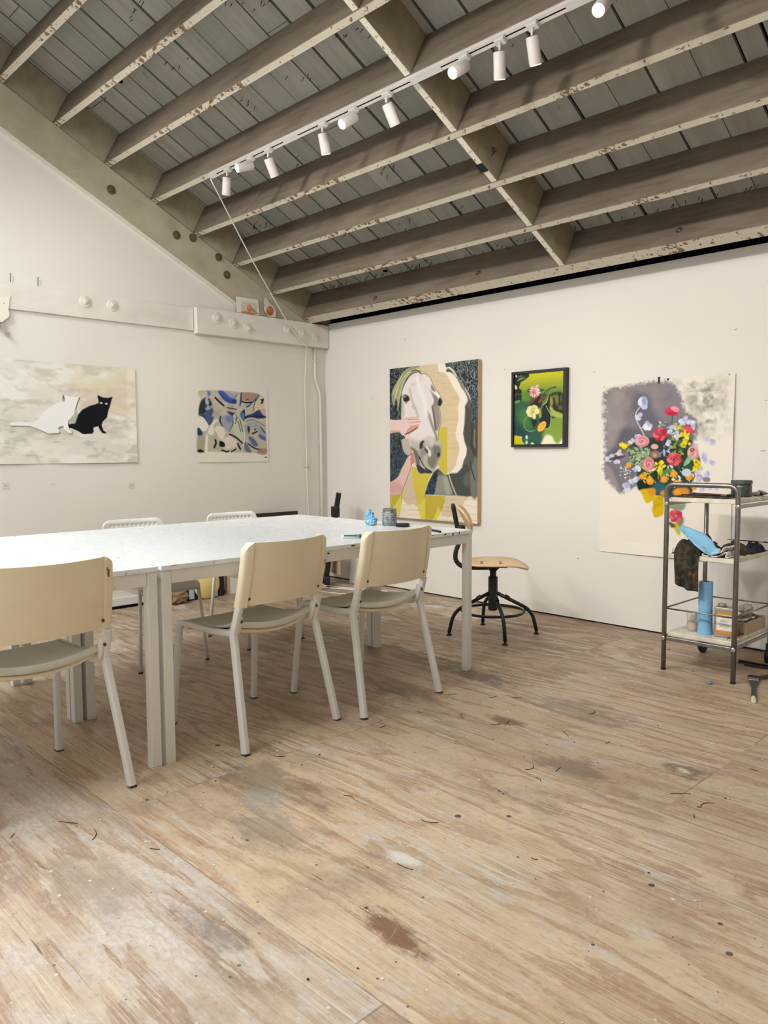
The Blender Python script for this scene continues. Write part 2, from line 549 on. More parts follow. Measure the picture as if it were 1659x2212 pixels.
M_TABLE = table_mat()
M_APRON = mat('white_table_steel', rgb(232, 229, 222), 0.4, var=0.05, vscale=3)
M_CHAIRP = mat('cream_chair_plastic', rgb(240, 227, 200), 0.40, vscale=5, bump=0.05, bscale=300, col2=rgb(234, 219, 190))
M_SEAT = mat('greyed_seat_plastic', rgb(216, 211, 196), 0.45, vscale=6, bump=0.05, bscale=300, col2=rgb(202, 196, 180))
M_CHAIRL = mat('white_chair_steel', rgb(230, 228, 222), 0.35, var=0.05)
M_ADDE = mat('white_perforated_plastic', rgb(236, 234, 226), 0.4, var=0.04)
M_GLIDE = mat('grey_glide', rgb(70, 62, 56), 0.6)
M_SCREW = mat('dull_screw', rgb(96, 86, 72), 0.45, 0.6)
M_BLACK = mat('black_powder_coat', rgb(24, 24, 26), 0.42, spec=0.5)
M_BLACKP = mat('black_plastic', rgb(20, 20, 22), 0.5)
M_STEEL = mat('brushed_steel_tube', rgb(150, 146, 142), 0.32, 0.9, var=0.2, vscale=20)
M_CHROME = mat('chrome', rgb(215, 215, 215), 0.15, 1.0)
M_SHELF = mat('cream_shelf', rgb(234, 229, 214), 0.45, var=0.12, vscale=14, col2=rgb(206, 194, 172))
M_LAMP = mat('white_lamp_body', rgb(214, 208, 204), 0.45, spec=0.4)
M_LAMPG = mat('grey_lamp_adapter', rgb(205, 205, 202), 0.5)
M_SLOT = mat('track_slot', rgb(40, 40, 40), 0.6)
M_PAPER = mat('white_paper', rgb(232, 228, 218), 0.7, spec=0.2, var=0.03)
M_CORD = mat('white_cord', rgb(232, 230, 226), 0.5)
M_PIPE = mat('white_painted_pipe', rgb(226, 222, 212), 0.5, var=0.05, vscale=20)
M_BOLT = mat('painted_bolt', rgb(226, 222, 212), 0.5, var=0.15, vscale=60)
M_RUST = mat('rusty_bolt', rgb(120, 98, 72), 0.6, 0.3, var=0.4, vscale=80)
M_RUSTB = mat('rust_crumbs', rgb(120, 70, 40), 0.9, var=0.5, vscale=60)
M_NAIL = mat('dark_nail', rgb(44, 38, 34), 0.6, 0.5)
M_BEAMW = wood_side('white_beam_paint', rgb(228, 225, 218), rgb(214, 210, 202), rgb(232, 229, 222), 0.0, (3, 1, 4))
M_BIRCH = mat('birch_veneer', rgb(222, 188, 142), 0.42, var=0.1, vscale=3, stretch=(2, 30, 2))
M_PLYEDGE = mat('plywood_edge', rgb(196, 160, 116), 0.5, var=0.3, vscale=30)
M_STRETCH = mat('raw_stretcher_wood', rgb(200, 172, 138), 0.6, var=0.08, vscale=10)

# ------------------------------------------------------------------ setting
def shell(name, bm, m):
    return struct(obj(name, bm, m))

TH = math.atan(0.4997); CT, ST = math.cos(TH), math.sin(TH)
P0 = Vector((0, -0.243, 2.285))          # lower edge of the eave joist
def RL(x, v, n):                          # roof-local -> world: x along joists, v up the slope, n across it
    return Vector((x, P0.y - CT * v + ST * n, P0.z + ST * v + CT * n))
MR = Matrix(((1, 0, 0, P0.x), (0, -CT, ST, P0.y), (0, ST, CT, P0.z), (0, 0, 0, 1)))

XR, YN = 7.6, -9.2                        # extents of the room behind the camera
VR = 5.4                                  # slope length to the ridge
RIDGE = RL(0, VR, 0.255)

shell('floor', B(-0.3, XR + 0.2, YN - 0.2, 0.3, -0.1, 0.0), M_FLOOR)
# right-hand wall panel: painted boards with a dark reveal above and a small gap at the floor
shell('wall_right', B(-0.02, XR, 0.0, 0.02, 0.012, 2.282), M_WALLR)
wr = bpy.data.objects['wall_right']
bm = bmesh.new()
for (x_, z_, w, h, a) in ((3.79, 1.14, 0.016, 0.0022, 0.0), (3.80, 1.42, 0.010, 0.0012, 0.2), (3.62, 1.83, 0.008, 0.002, 0.3), (2.0, 1.73, 0.003, 0.006, 0.0), (2.72, 1.66, 0.004, 0.003, 0.0), (0.62, 1.60, 0.006, 0.003, 0.3), (2.62, 0.42, 0.007, 0.003, 0.4), (1.0, 2.05, 0.004, 0.004, 0)):
    v4 = [(-w, -h), (w, -h * 0.4), (w * 0.8, h), (-w * 0.9, h * 0.5)]
    bm.faces.new([bm.verts.new((x_ + p * math.cos(a) - q * math.sin(a), -0.0006, z_ + p * math.sin(a) + q * math.cos(a))) for p, q in v4])
sm_ = obj('scuff_marks', bm, mat('wall_scuff', rgb(92, 74, 60), 0.8), wr); sm_['kind'] = 'stuff'
rr = random.Random(77)
bm = bmesh.new()
for i in range(46):
    x_, y_ = rr.uniform(3.0, 4.9), rr.uniform(-4.0, -1.6)
    if y_ < -2.0 - (4.9 - x_) * 1.3: continue
    a = rr.uniform(0, 6.28); ln = rr.uniform(0.02, 0.07); c = rr.uniform(-1.4, 1.4); p = Vector((x_, y_, 0.0012)); pts = [p]
    for k_ in range(4):
        a += c * 0.35; p = p + Vector((math.cos(a), math.sin(a), 0)) * ln / 4; pts.append(p)
    sweep(bm, pts, circ(0.0011, 5))
nth = len(bm.faces)
for i in range(150):
    x_, y_ = rr.uniform(2.9, 4.9), rr.uniform(-4.0, -0.9); s_ = rr.uniform(0.0018, 0.005)
    n_ = 5; a0 = rr.uniform(0, 6)
    f = bm.faces.new([bm.verts.new((x_ + s_ * rr.uniform(0.6, 1.5) * math.cos(a0 + 6.283 * k_ / n_), y_ + s_ * rr.uniform(0.6, 1.2) * math.sin(a0 + 6.283 * k_ / n_), 0.0012 + 0.001 * rr.random())) for k_ in range(n_)]); f.material_index = 1 if rr.random() < 0.7 else 0
fd = obj('floor_debris', bm, [mat('dark_thread', rgb(60, 48, 40), 0.8), mat('paint_flake', rgb(230, 224, 212), 0.8)])
fd['kind'] = 'stuff'; fd['label'] = 'dark threads and pale paint flakes scattered over the plywood floor'; fd['category'] = 'debris'
shell('wall_gap_shade', B(-0.3, XR, 0.07, 0.16, 0.0, 3.0), M_DARK)  # black sheet put in for the shade inside the gap above the panel
# left wall: slab with a sloped top
bm = bmesh.new()
ys = [0.15, RIDGE.y, YN]
zs = [RL(0, 0, 0.25).z - 0.2 * 0.5, RIDGE.z, RIDGE.z - (RIDGE.y - YN) * 0.4997]
for x in (-0.2, 0.0):
    pass
va = [bm.verts.new((0.0, ys[0], 0.0)), bm.verts.new((0.0, ys[0], zs[0])), bm.verts.new((0.0, ys[1], zs[1])), bm.verts.new((0.0, ys[2], zs[2])), bm.verts.new((0.0, ys[2], 0.0))]
vb = [bm.verts.new((-0.2, v.co.y, v.co.z)) for v in va]
bm.faces.new(va); bm.faces.new(list(reversed(vb)))
for i in range(5):
    bm.faces.new((va[i], vb[i], vb[(i + 1) % 5], va[(i + 1) % 5]))
bmesh.ops.recalc_face_normals(bm, faces=bm.faces)
shell('wall_left', bm, M_WALL)
bm = bmesh.new()
WX0, WX1, WZ0, WZ1 = 0.6, 6.2, 0.9, 2.7
for a in ((-0.2, WX0, 0, 3.4), (WX1, XR + 0.2, 0, 3.4), (WX0, WX1, 0, WZ0), (WX0, WX1, WZ1, 3.4)):
    box(bm, a[0], a[1], YN - 0.2, YN, a[2], a[3])
shell('wall_near', bm, M_WALL)
bm = bmesh.new()
for i in range(6):
    xx = WX0 + (WX1 - WX0) * i / 5
    box(bm, xx - 0.025, xx + 0.025, YN - 0.12, YN - 0.06, WZ0, WZ1)
for zz in (WZ0 + 0.025, 1.8, WZ1 - 0.025):
    box(bm, WX0, WX1, YN - 0.119, YN - 0.061, zz - 0.025, zz + 0.025)
shell('fill_window', bm, M_PIPE)  # unseen window added to bring fill light onto the right wall
bm = bmesh.new()
va = [bm.verts.new((XR, v[0], v[1])) for v in ((0.15, 0), (0.15, zs[0]), (ys[1], zs[1]), (ys[2], zs[2]), (ys[2], 0))]
vb = [bm.verts.new((XR + 0.2, v.co.y, v.co.z)) for v in va]
bm.faces.new(list(reversed(va))); bm.faces.new(vb)
for i in range(5):
    bm.faces.new((va[i], va[(i + 1) % 5], vb[(i + 1) % 5], vb[i]))
bmesh.ops.recalc_face_normals(bm, faces=bm.faces)
shell('wall_behind', bm, M_WALL)
# baseboard strip of the left wall
shell('baseboard_left', B(0.0, 0.012, -5.5, -0.02, 0.02, 0.075), M_PIPE)
shell('base_gap_shade', B(0.0, 0.02, -5.5, -0.02, 0.0, 0.02), M_DARK)  # dark strip standing in for the shade of the gap at the wall base

# ceiling boards: real planks with gaps, dark felt behind
bm = bmesh.new()
lay = bm.faces.layers.float.new('board_f')
rnd = random.Random(3)
x = -0.15
planks = []
while x < XR:
    w = rnd.choice((0.19, 0.2, 0.21, 0.19))
    if rnd.random() < 0.28:
        w *= 0.55
    g = rnd.choice((0.006, 0.012, 0.014, 0.018))
    planks.append((x, min(x + w - g, XR + 0.1)))
    x += w
vals = []
for (xa, xb) in planks:
    v0 = -0.45
    while v0 < VR:
        ln = rnd.uniform(1.6, 3.4); v1 = min(v0 + ln, VR)
        dn = rnd.uniform(-0.002, 0.003)
        fs = box(bm, xa, xb, v0 + 0.002, v1 - 0.002, 0.2555 + dn, 0.275, 0, MR)
        t = rnd.random()
        vals += [t] * len(fs)
        v0 = v1
me_vals = vals
box(bm, -0.2, XR + 0.15, -0.5, VR + 0.1, 0.285, 0.33, 1, MR); vals += [0.0] * 6
o = obj('ceiling', bm, [M_DECK, M_DARK])
a = o.data.attributes.new('board', 'FLOAT', 'FACE')
a.data.foreach_set('value', vals)
struct(o)
ceiling = o
# far slope behind the camera with an opening for an assumed, unseen skylight
far0 = RIDGE
dl = RIDGE.y - YN
FS = lambda x, t, n: Vector((x, RIDGE.y - t * CT - n * ST, RIDGE.z - t * ST + n * CT))
TL = dl / CT + 0.1
MF = Matrix(((1, 0, 0, 0), (0, -CT, -ST, RIDGE.y), (0, -ST, CT, RIDGE.z), (0, 0, 0, 1)))
bm = bmesh.new()
S0, S1, SX0, SX1 = 0.3, 2.1, 0.3, 3.3
for xa, xb, ta, tb in ((-0.2, XR + 0.2, -0.05, S0), (-0.2, XR + 0.2, S1, TL), (-0.2, SX0, S0, S1), (SX1, XR + 0.2, S0, S1)):
    box(bm, xa, xb, ta, tb, 0.0, 0.06, 0, MF)
struct(obj('ceiling_far_slope', bm, M_WALL))
mg = bpy.data.materials.new('assumed_skylight_glass'); kk = NT(mg)
kk.b.inputs['Transmission Weight'].default_value = 1.0
kk.b.inputs['Roughness'].default_value = 0.0
kk.b.inputs['IOR'].default_value = 1.02
kk.l(kk.ramp(kk.noise(kk.coord(), 3), [(0, rgb(246, 250, 255)), (1, rgb(250, 252, 255))]), kk.b.inputs['Base Color'])
wbm = bmesh.new()
for i in range(5):
    xx = SX0 + (SX1 - SX0) * i / 4
    box(wbm, xx - 0.03, xx + 0.03, S0, S1, 0.0, 0.07, 0, MF)
box(wbm, SX0, SX1, S0 - 0.03, S0 + 0.03, 0.0, 0.07, 0, MF); box(wbm, SX0, SX1, S1 - 0.03, S1 + 0.03, 0.0, 0.07, 0, MF)
struct(obj('assumed_skylight', wbm, M_PIPE))  # frame of the assumed skylight, out of view, added with its light

# ------------------------------------------------------------------ roof timbers
SPC, TW, DP = 0.391, 0.042, 0.255
ORD = ['lowest', 'second', 'third', 'fourth', 'fifth', 'sixth', 'seventh', 'eighth', 'ninth', 'tenth']
joists = []
def joist_label(i):
    if i == 0:
        return 'brown roof joist with bolt heads running along the top of the right wall'
    if i == 4:
        return 'brown roof joist carrying the white track light rail along its edge'
    if i < 4:
        return '%s brown roof joist counting up the slope from the right wall' % ORD[i]
    if i == 7:
        return 'brown roof joist crossing the top left corner of the photo'
    return '%s brown roof joist up the slope, %s above the track light joist' % (ORD[i], {5: 'just', 6: 'second'}.get(i, 'further'))
for i in range(9):
    if i == 8:
        lab = 'ninth roof joist, above the one in the top left corner'
    else:
        lab = joist_label(i)
    j = thing('roof_joist', lab, 'joist', RL(0.02, i * SPC, 0), 0, 'joists under the sloped ceiling')
    v0 = i * SPC
    bm = bmesh.new()
    fs = box(bm, 0.02, XR - 0.02, v0 - (0.044 if i == 0 else 0.0), v0 + TW + (0.004 if i == 0 else 0.0), 0.0, DP, 0, MR)
    bm.normal_update()
    for f in fs:
        nl = f.normal
        if nl.dot(Vector((0, -ST, -CT))) > 0.7:
            f.material_index = 1
    for vtx in bm.verts:
        vtx.co -= j.location
    ob = obj('timber', bm, [M_PSIDE, M_PBOT], j, bevel=0.003, seg=1)
    joists.append(j)
def washer_bolt(name, parent, p, d, R, m, hexn=6):
    """plate washer, nut and stud facing d"""
    M = align(-Vector(d), Vector(p) - parent.location)
    o = obj(name, L([(R, 0), (R, 0.004), (R * 0.93, 0.006), (R * 0.5, 0.006)], 20, M), m, parent)
    auto_smooth(o)
    n = obj('nut', L([(R * 0.5, 0.006), (R * 0.5, 0.012), (R * 0.42, 0.014)], hexn, M), m, o)
    s = obj('stud', L([(R * 0.24, 0.014), (R * 0.24, 0.020), (R * 0.2, 0.022)], 10, M), m, o)
    auto_smooth(s)
    return o
# bolts through the eave joist
for bx_, bn in ((0.93, 0.05), (1.95, 0.085), (3.39, 0.085)):
    washer_bolt('bolt', joists[0], RL(bx_, TW, bn), (0, -CT, ST), 0.02, M_STEEL)

def block_row(xc, name_side, cat_lab, m0, m1, seed, th=0.04, n0=0, n1=8):
    rr = random.Random(seed)
    out = []
    for i in range(n0, n1):
        xs = xc + rr.uniform(-0.008, 0.008)
        v0 = i * SPC + TW; v1 = (i + 1) * SPC
        o_ = thing('blocking_board', cat_lab(i), 'board', RL(xs, v0, 0.0), 0, name_side)
        bm = bmesh.new()
        fs = box(bm, xs - th / 2, xs + th / 2, v0 + 0.001, v1 - 0.001, 0.002, DP - 0.002, 0, MR)
        bm.normal_update()
        for f in fs:
            if f.normal.dot(Vector((0, -ST, -CT))) > 0.7:
                f.material_index = 1
        for vtx in bm.verts:
            vtx.co -= o_.location
        obj('board', bm, [m0, m1], o_, bevel=0.002, seg=1)
        out.append(o_)
    return out
BT = ['lowest', 'second', 'third', 'fourth', 'fifth', 'sixth', 'seventh', 'eighth']
def lab_mid(i):
    if i == 2:
        return 'tan middle blocking board with a black handwritten 9 mark and black tape'
    return '%s board up from the right wall in the middle row of tan blocking' % BT[i]
mid = block_row(2.645, 'blocking boards in the middle row', lab_mid, M_BLOCK, M_BLOCKB, 5)
lft = block_row(0.005, 'blocking boards over the left rafter', lambda i: '%s blocking board from the corner along the top of the left rafter' % BT[i], M_BLOCK, M_BLOCKB, 6, 0.03)
# lettering and tape on the third middle board
mk = mat('marker_ink', rgb(24, 22, 22), 0.7)
def strokes_on(parent, name, lines, r, m):
    bm = bmesh.new()
    for ln in lines:
        sweep(bm, [Vector(p) - parent.location for p in ln], circ(r, 6))
    return obj(name, bm, m, parent)
xf = 2.645 + 0.0285
q = mid[2]
def LP(v, n):
    return RL(xf, v, n)
vb_, nb_ = 2 * SPC + 0.15, 0.10
nine = [(math.cos(t) * 0.011, math.sin(t) * 0.013 + 0.026) for t in np.linspace(0, 2 * PI, 14)]
l1 = [LP(vb_ + a_ , nb_ + b_) for a_, b_ in nine]
l2 = [LP(vb_ - 0.011, nb_ + 0.026), LP(vb_ - 0.010, nb_ + 0.006), LP(vb_ - 0.006, nb_ - 0.014)]
l3 = [LP(vb_ - 0.022, nb_ + 0.042), LP(vb_ - 0.021, nb_ + 0.028)]
strokes_on(q, 'foot_mark', [l1, l2, l3], 0.0018, mk)
bm = bmesh.new(); box(bm, 2.62, 2.668, 2 * SPC + 0.13, 2 * SPC + 0.19, -0.0025, 0.003, 0, MR)
for vtx in bm.verts: vtx.co -= q.location
obj('tape', bm, M_BLACKP, q)

# rafter along the left wall
rf = thing('sloped_rafter', 'broad tan painted rafter with bolts sloping along the top of the left wall', 'rafter', RL(0.0, 0.2, -0.25))
bm = bmesh.new()
n_lo, n_hi = -0.25, -0.003
pts = [(-0.02, n_hi), (4.2, n_hi), (4.2, n_lo), (0.40, n_lo), (0.19, -0.178)]
pts = [(0.0, n_hi), (4.2, n_hi), (4.2, n_lo), (0.52, n_lo)]
# toe of the rafter is cut level on the ledger beam top (z = 2.270)
def v_at(n, z):
    return (z - P0.z - CT * n) / ST
zt = 2.272
pl = [RL(0, v_at(n_hi, zt) , n_hi), RL(0, 4.2, n_hi), RL(0, 4.2, n_lo), RL(0, v_at(n_lo, zt), n_lo)]
A_ = [bm.verts.new((0.03, p.y, p.z)) for p in pl]; B_ = [bm.verts.new((0.001, p.y, p.z)) for p in pl]
bm.faces.new(A_); bm.faces.new(list(reversed(B_)))
for i in range(4):
    bm.faces.new((A_[i], B_[i], B_[(i + 1) % 4], A_[(i + 1) % 4]))
bmesh.ops.recalc_face_normals(bm, faces=bm.faces)
for vtx in bm.verts: vtx.co -= rf.location
obj('timber', bm, M_RAFT, rf)
bm = bmesh.new(); box(bm, 0.001, 0.022, v_at(n_lo, zt) + 0.06, 4.2, n_lo - 0.022, n_lo - 0.001, 0, MR)
for vtx in bm.verts: vtx.co -= rf.location
obj('edge_strip', bm, M_PIPE, rf)
for p in ((-1.988, 3.006), (-1.481, 2.787), (-1.342, 2.792), (-1.114, 2.684), (-1.04, 2.559)):
    washer_bolt('bolt', rf, (0.03, p[0], p[1]), (1, 0, 0), 0.032, M_RUST)

# bolted ledger beams on the left wall
b1 = thing('ledger_beam', 'long flush white ledger board on the left wall with two bolts', 'beam', (0, -2.2, 2.09), 0, 'white ledger beams')
obj('board', B(0.001, 0.022, -3.3, 0.855, 0.0, 0.172), M_BEAMW, b1, bevel=0.002)
for y_, z_ in ((-2.2, 2.2), (-2.002, 2.2)):
    washer_bolt('bolt', b1, (0.022, y_, z_), (1, 0, 0), 0.042, M_BOLT)
b2 = thing('ledger_beam', 'thick short white ledger beam with six bolts reaching the room corner', 'beam', (0, -0.7, 2.068), 0, 'white ledger beams')
obj('beam', B(0.001, 0.062, -0.64, 0.695, 0.0, 0.2), M_BEAMW, b2, bevel=0.004)
for y_, z_ in ((-1.158, 2.203), (-1.008, 2.176), (-0.866, 2.151), (-0.46, 2.186), (-0.305, 2.167), (-0.161, 2.145)):
    washer_bolt('bolt', b2, (0.062, y_, z_), (1, 0, 0), 0.044, M_BOLT)
# rusty crumbs in the corner above the beam
bm = bmesh.new()
rr = random.Random(2)
for i in range(60):
    yy = -0.015 - rr.random() * 0.16; xx = 0.01 + rr.random() * 0.045; s = rr.uniform(0.004, 0.010)
    zz = 2.269 + s * 0.4
    box(bm, xx, xx + s, yy, yy + s * 1.3, zz - s * 0.4, zz + s * rr.uniform(0.2, 1.0))
o = obj('rust_debris', bm, M_RUSTB); tag(o, 'rusty brown crumbs on the beam end in the upper room corner', 'debris'); o['kind'] = 'stuff'

# nail points through the ceiling boards: part of the ceiling, uncountable clutter
bm = bmesh.new()
rr = random.Random(11)
def nail(x_, v_):
    ln = rr.uniform(0.018, 0.04)
    p = RL(x_, v_, 0.257); d = RL(0, rr.uniform(-0.35, 0.35), -1) - RL(0, 0, 0) + Vector((rr.uniform(-.35, .35), 0, 0))
    sweep(bm, [p, p + d.normalized() * ln], circ(0.0024, 5), scale=[1, 0.5])
for c in range(46):
    cx = rr.uniform(0.1, 4.4); i = rr.randrange(0, 8)
    vv = i * SPC + rr.uniform(0.08, 0.34)
    for k_ in range(rr.randrange(2, 7)):
        nail(cx + rr.uniform(-0.10, 0.10), min(max(vv + rr.uniform(-0.05, 0.05), i * SPC + 0.06), (i + 1) * SPC - 0.02))
for k_ in range(70):
    nail(rr.uniform(0.2, 4.4), TW + rr.uniform(0.015, 0.05))
nl = obj('nail_points', bm, M_NAIL, ceiling); nl['kind'] = 'stuff'
for (x_, v_) in ((0.55, 2.26), (0.85, 1.37), (1.0, 0.1), (0.62, 0.65)):
    M = align(RL(0, 0, -1) - RL(0, 0, 0), RL(x_, v_, 0.2545))
    obj('knot_hole', L([(0.022, -0.001), (0.022, 0.0005)], 16, M @ Matrix.Diagonal((1.0, 0.7, 1, 1))), M_DARK, ceiling)
E_SKYFILL, E_SPOT, E_CEIL, E_WIN, E_FILL, EXPO = 325.0, 14.0, 22.0, 25.0, 138.0, 0.0
# ------------------------------------------------------------------ tables
TXN, TXF, TM = 2.881, 1.424, 2.1545
YE, YS, YS2, YL = -1.441, -3.208, -3.220, -4.985
def make_table(x0, x1, y0, y1, label):
    """x0<x1, y0<y1 outer extents"""
    cx, cy = (x0 + x1) / 2, (y0 + y1) / 2
    t = thing('work_table', label, 'table', (cx, cy, 0), 0, 'white work tables pushed together')
    hx, hy = (x1 - x0) / 2, (y1 - y0) / 2
    obj('tabletop', B(-hx, hx, -hy, hy, 0.721, 0.740), M_TABLE, t, bevel=0.002)
    a = 0.003; lw = 0.038
    for sx in (-1, 1):
        for sy in (-1, 1):
            xc, yc = sx * (hx - a - lw / 2), sy * (hy - a - lw / 2)
            lg = obj('leg', B(xc - lw / 2, xc + lw / 2, yc - lw / 2, yc + lw / 2, 0.006, 0.7205), M_APRON, t, bevel=0.003)
            obj('foot_cap', B(xc - lw / 2, xc + lw / 2, yc - lw / 2, yc + lw / 2, 0.0, 0.0055), M_APRON, lg, bevel=0.002)
    for sx in (-1, 1):
        xc = sx * (hx - a - 0.012)
        obj('apron', B(xc - 0.010, xc + 0.010, -hy + a + lw + 0.001, hy - a - lw - 0.001, 0.672, 0.7205), M_APRON, t, bevel=0.002)
    for sy in (-1, 1):
        yc = sy * (hy - a - 0.012)
        obj('apron', B(-hx + a + lw + 0.001, hx - a - lw - 0.001, yc - 0.010, yc + 0.010, 0.672, 0.7205), M_APRON, t, bevel=0.002)
    return t
tbl = make_table(TM + 0.0015, TXN, YS, YE, 'white work table carrying the glass jar, two solid-backed chairs along its edge')
make_table(TM + 0.0015, TXN, YL, YS2, 'white work table cut by the photo left edge, behind the nearest chair')
make_table(TXF, TM - 0.0015, YS, YE, 'back right white work table, in front of the two chairs with perforated backs')
make_table(TXF, TM - 0.0015, YL, YS2, 'back left white work table, at the far left of the photo')
# paint splashes on the front apron of the right table
splash = mat('dark_paint_splash', rgb(44, 36, 32), 0.6)
bm = bmesh.new()
rr = random.Random(4)
for (y_, z_, w, h) in ((-2.02, 0.703, 0.008, 0.010), (-1.93, 0.700, 0.006, 0.018), (-1.925, 0.708, 0.004, 0.005), (-1.90, 0.69, 0.004, 0.006), (-2.2, 0.695, 0.005, 0.004), (-2.42, 0.71, 0.008, 0.004), (-1.66, 0.733, 0.010, 0.004), (-1.60, 0.730, 0.006, 0.008), (-1.55, 0.732, 0.004, 0.008), (-1.75, 0.735, 0.008, 0.003), (-2.28, 0.731, 0.02, 0.003), (-2.7, 0.73, 0.03, 0.004)):
    px = (0.3635 if z_ > 0.722 else 0.3606)
    pts = []
    for k_ in range(10):
        t = 2 * PI * k_ / 10; f = rr.uniform(0.7, 1.1)
        pts.append(bm.verts.new((px, y_ - (YS + YE) / 2 + w * f * math.cos(t), z_ + h * f * math.sin(t))))
    bm.faces.new(pts)
o = obj('paint_splashes', bm, splash, tbl); o['kind'] = 'stuff'

# ------------------------------------------------------------------ chairs with solid backs
def make_chair(label, group):
    t = thing('stacking_chair', label, 'chair', (0, 0, 0), 0, group)
    # back rest: one moulded shell, thick at the posts and thin in between (front is -x)
    def post(h):
        z = 0.44 + h * 0.37
        return 0.155 + 0.080 * h + 0.012 * math.sin(h * PI), 0.218 - 0.012 * h, z
    ZB, ZT, RC = 0.553, 0.806, 0.046
    def prof(hw):
        """plan section (dx, y, is_post) from the right edge along the back to the left, then along the front"""
        inn = hw - 0.036
        half = [(-0.002, hw), (0.004, hw - 0.003), (0.010, hw - 0.012), (0.0165, hw - 0.034), (0.0115, inn - 0.001)]
        mid = [(0.0115 + 0.040 * (1 - (y / inn) ** 2), y) for y in [inn * t for t in (0.9, 0.75, 0.6, 0.4, 0.2, 0.0)]]
        backp = half + mid
        backp = backp + [(x, -y) for x, y in reversed(backp[:-1])]
        fh = [(-0.020, hw), (-0.027, hw - 0.004), (-0.027, hw - 0.030), (-0.008, hw - 0.035)]
        fm = [(-0.0035 + 0.040 * (1 - (y / inn) ** 2), y) for y in [inn * t for t in (0.9, 0.75, 0.6, 0.4, 0.2, 0.0)]]
        fr_ = fh + fm
        fr_ = fr_ + [(x, -y) for x, y in reversed(fr_[:-1])]
        return backp + list(reversed(fr_))
    bm = bmesh.new(); rings = []
    NV = 14
    for j in range(NV + 1):
        v = j / NV
        ring = []
        hw0 = 0.228
        for dx, y in prof(hw0):
            a_ = abs(y) / hw0
            e = hw0 - abs(y)
            top = ZT - 0.004 * (1 - a_ ** 2)
            if e < RC: top = ZT - RC + math.sqrt(max(0, RC * RC - (RC - e) ** 2))
            bot = ZB if a_ > 0.845 else ZB + 0.006
            vv = 1 - (1 - v) ** 1.5
            z = bot + (top - bot) * vv
            px, py, _ = post((z - 0.44) / 0.37)
            ring.append(bm.verts.new((px + dx, y * (py + 0.012) / hw0, z)))
        rings.append(ring)
    n_ = len(rings[0])
    for A_, B_ in zip(rings, rings[1:]):
        for i in range(n_): bm.faces.new((A_[i], A_[(i + 1) % n_], B_[(i + 1) % n_], B_[i]))
    nb = n_ // 2
    for ring in (rings[0], rings[-1]):
        # cap: pair the back points with the front points
        bk = ring[:21]; ft = list(reversed(ring[21:]))
        i = j = 0
        while i < len(bk) - 1 or j < len(ft) - 1:
            if j >= len(ft) - 1 or (i < len(bk) - 1 and (i + 1) / (len(bk) - 1) <= (j + 1) / (len(ft) - 1)):
                bm.faces.new((bk[i], bk[i + 1], ft[j])); i += 1
            else:
                bm.faces.new((bk[i], ft[j + 1], ft[j])); j += 1
    bmesh.ops.recalc_face_normals(bm, faces=bm.faces)
    o = obj('backrest', bm, M_CHAIRP, t); auto_smooth(o, 32)
    for s in (-1, 1):
        for h, yy in ((0.36, 0.186), (0.15, 0.203)):
            x, y, z = post(h)
            obj('screw', L([(0.006, 0), (0.006, 0.002), (0.003, 0.003)], 10, align((-1, 0, 0), (x + (0.0175 if h > 0.3 else 0.013), s * yy, z + (0.012 if h > 0.3 else 0)))), M_SCREW, o if h > 0.3 else t)
    # seat: dished slab, front edge rolled down
    def seat(u, v):
        s = 2 * u - 1                       # lateral
        hw = 0.205 - 0.012 * (1 - v)
        x = -0.215 + v * 0.355
        x += 0.030 * (1 - s * s) * max(0, v - 0.5) * 2      # rear edge bulges back
        z = 0.452 - 0.014 * (1 - s * s) * math.sin(v * PI * 0.9) + 0.020 * max(0, v - 0.6) / 0.4 * abs(s) ** 2
        z += 0.016 * max(0, v - 0.85) / 0.15
        f = max(0, 0.16 - v) / 0.16
        z -= 0.030 * f * f
        x += 0.01 * f * abs(s) ** 6
        return Vector((x, s * hw * (1 - 0.10 * f * f), z))
    def seat2(u, v):
        if v <= 0.9: return seat(u, v / 0.9)
        p = seat(u, 1.0); k_ = (v - 0.9) / 0.1
        return p + Vector((0.007 * math.sin(k_ * PI * 0.5), 0, -0.019 * k_))
    bm = bmesh.new(); grid(bm, seat2, 20, 30)
    bmesh.ops.recalc_face_normals(bm, faces=bm.faces)
    o = obj('seat', bm, M_SEAT, t); solid(o, 0.010, 0); auto_smooth(o, 50)
    # seat frame below, visible as a second lip
    def sf(u, v):
        p = seat(u, v); p.z -= 0.013 + 0.004 * math.sin(u * PI) + 0.013 * max(0, v - 0.5) * 2; p.y *= 0.97
        if v > 0.7: p.x -= 0.004
        return p
    bm = bmesh.new(); grid(bm, sf, 14, 12)
    o = obj('seat_frame', bm, M_CHAIRP, t); solid(o, 0.015, 0); auto_smooth(o, 50)
    # legs
    for s in (-1, 1):
        bm = bmesh.new()
        foot = Vector((0.252, s * 0.251, 0.006)); bend = Vector((0.156, s * 0.219, 0.435))
        p2 = post(0.13); p3 = post(0.31)
        pts = [foot, foot.lerp(bend, 0.5), foot.lerp(bend, 0.93), bend + Vector((-0.003, 0, 0.012)), Vector((p2[0] - 0.003, s * p2[1], p2[2])), Vector((p3[0] - 0.003, s * p3[1], p3[2]))]
        sweep(bm, pts, rect(0.025, 0.030, 0.006), fixed_side=(0, 1, 0))
        lg = obj('rear_leg', bm, M_CHAIRL, t); auto_smooth(lg, 35)
        obj('foot_cap', B(0.252 - 0.013, 0.252 + 0.014, s * 0.2512 - 0.012, s * 0.2512 + 0.012, 0.0, 0.006), M_GLIDE, lg)
        # front leg rolls over into the side rail and back to the post
        bm = bmesh.new()
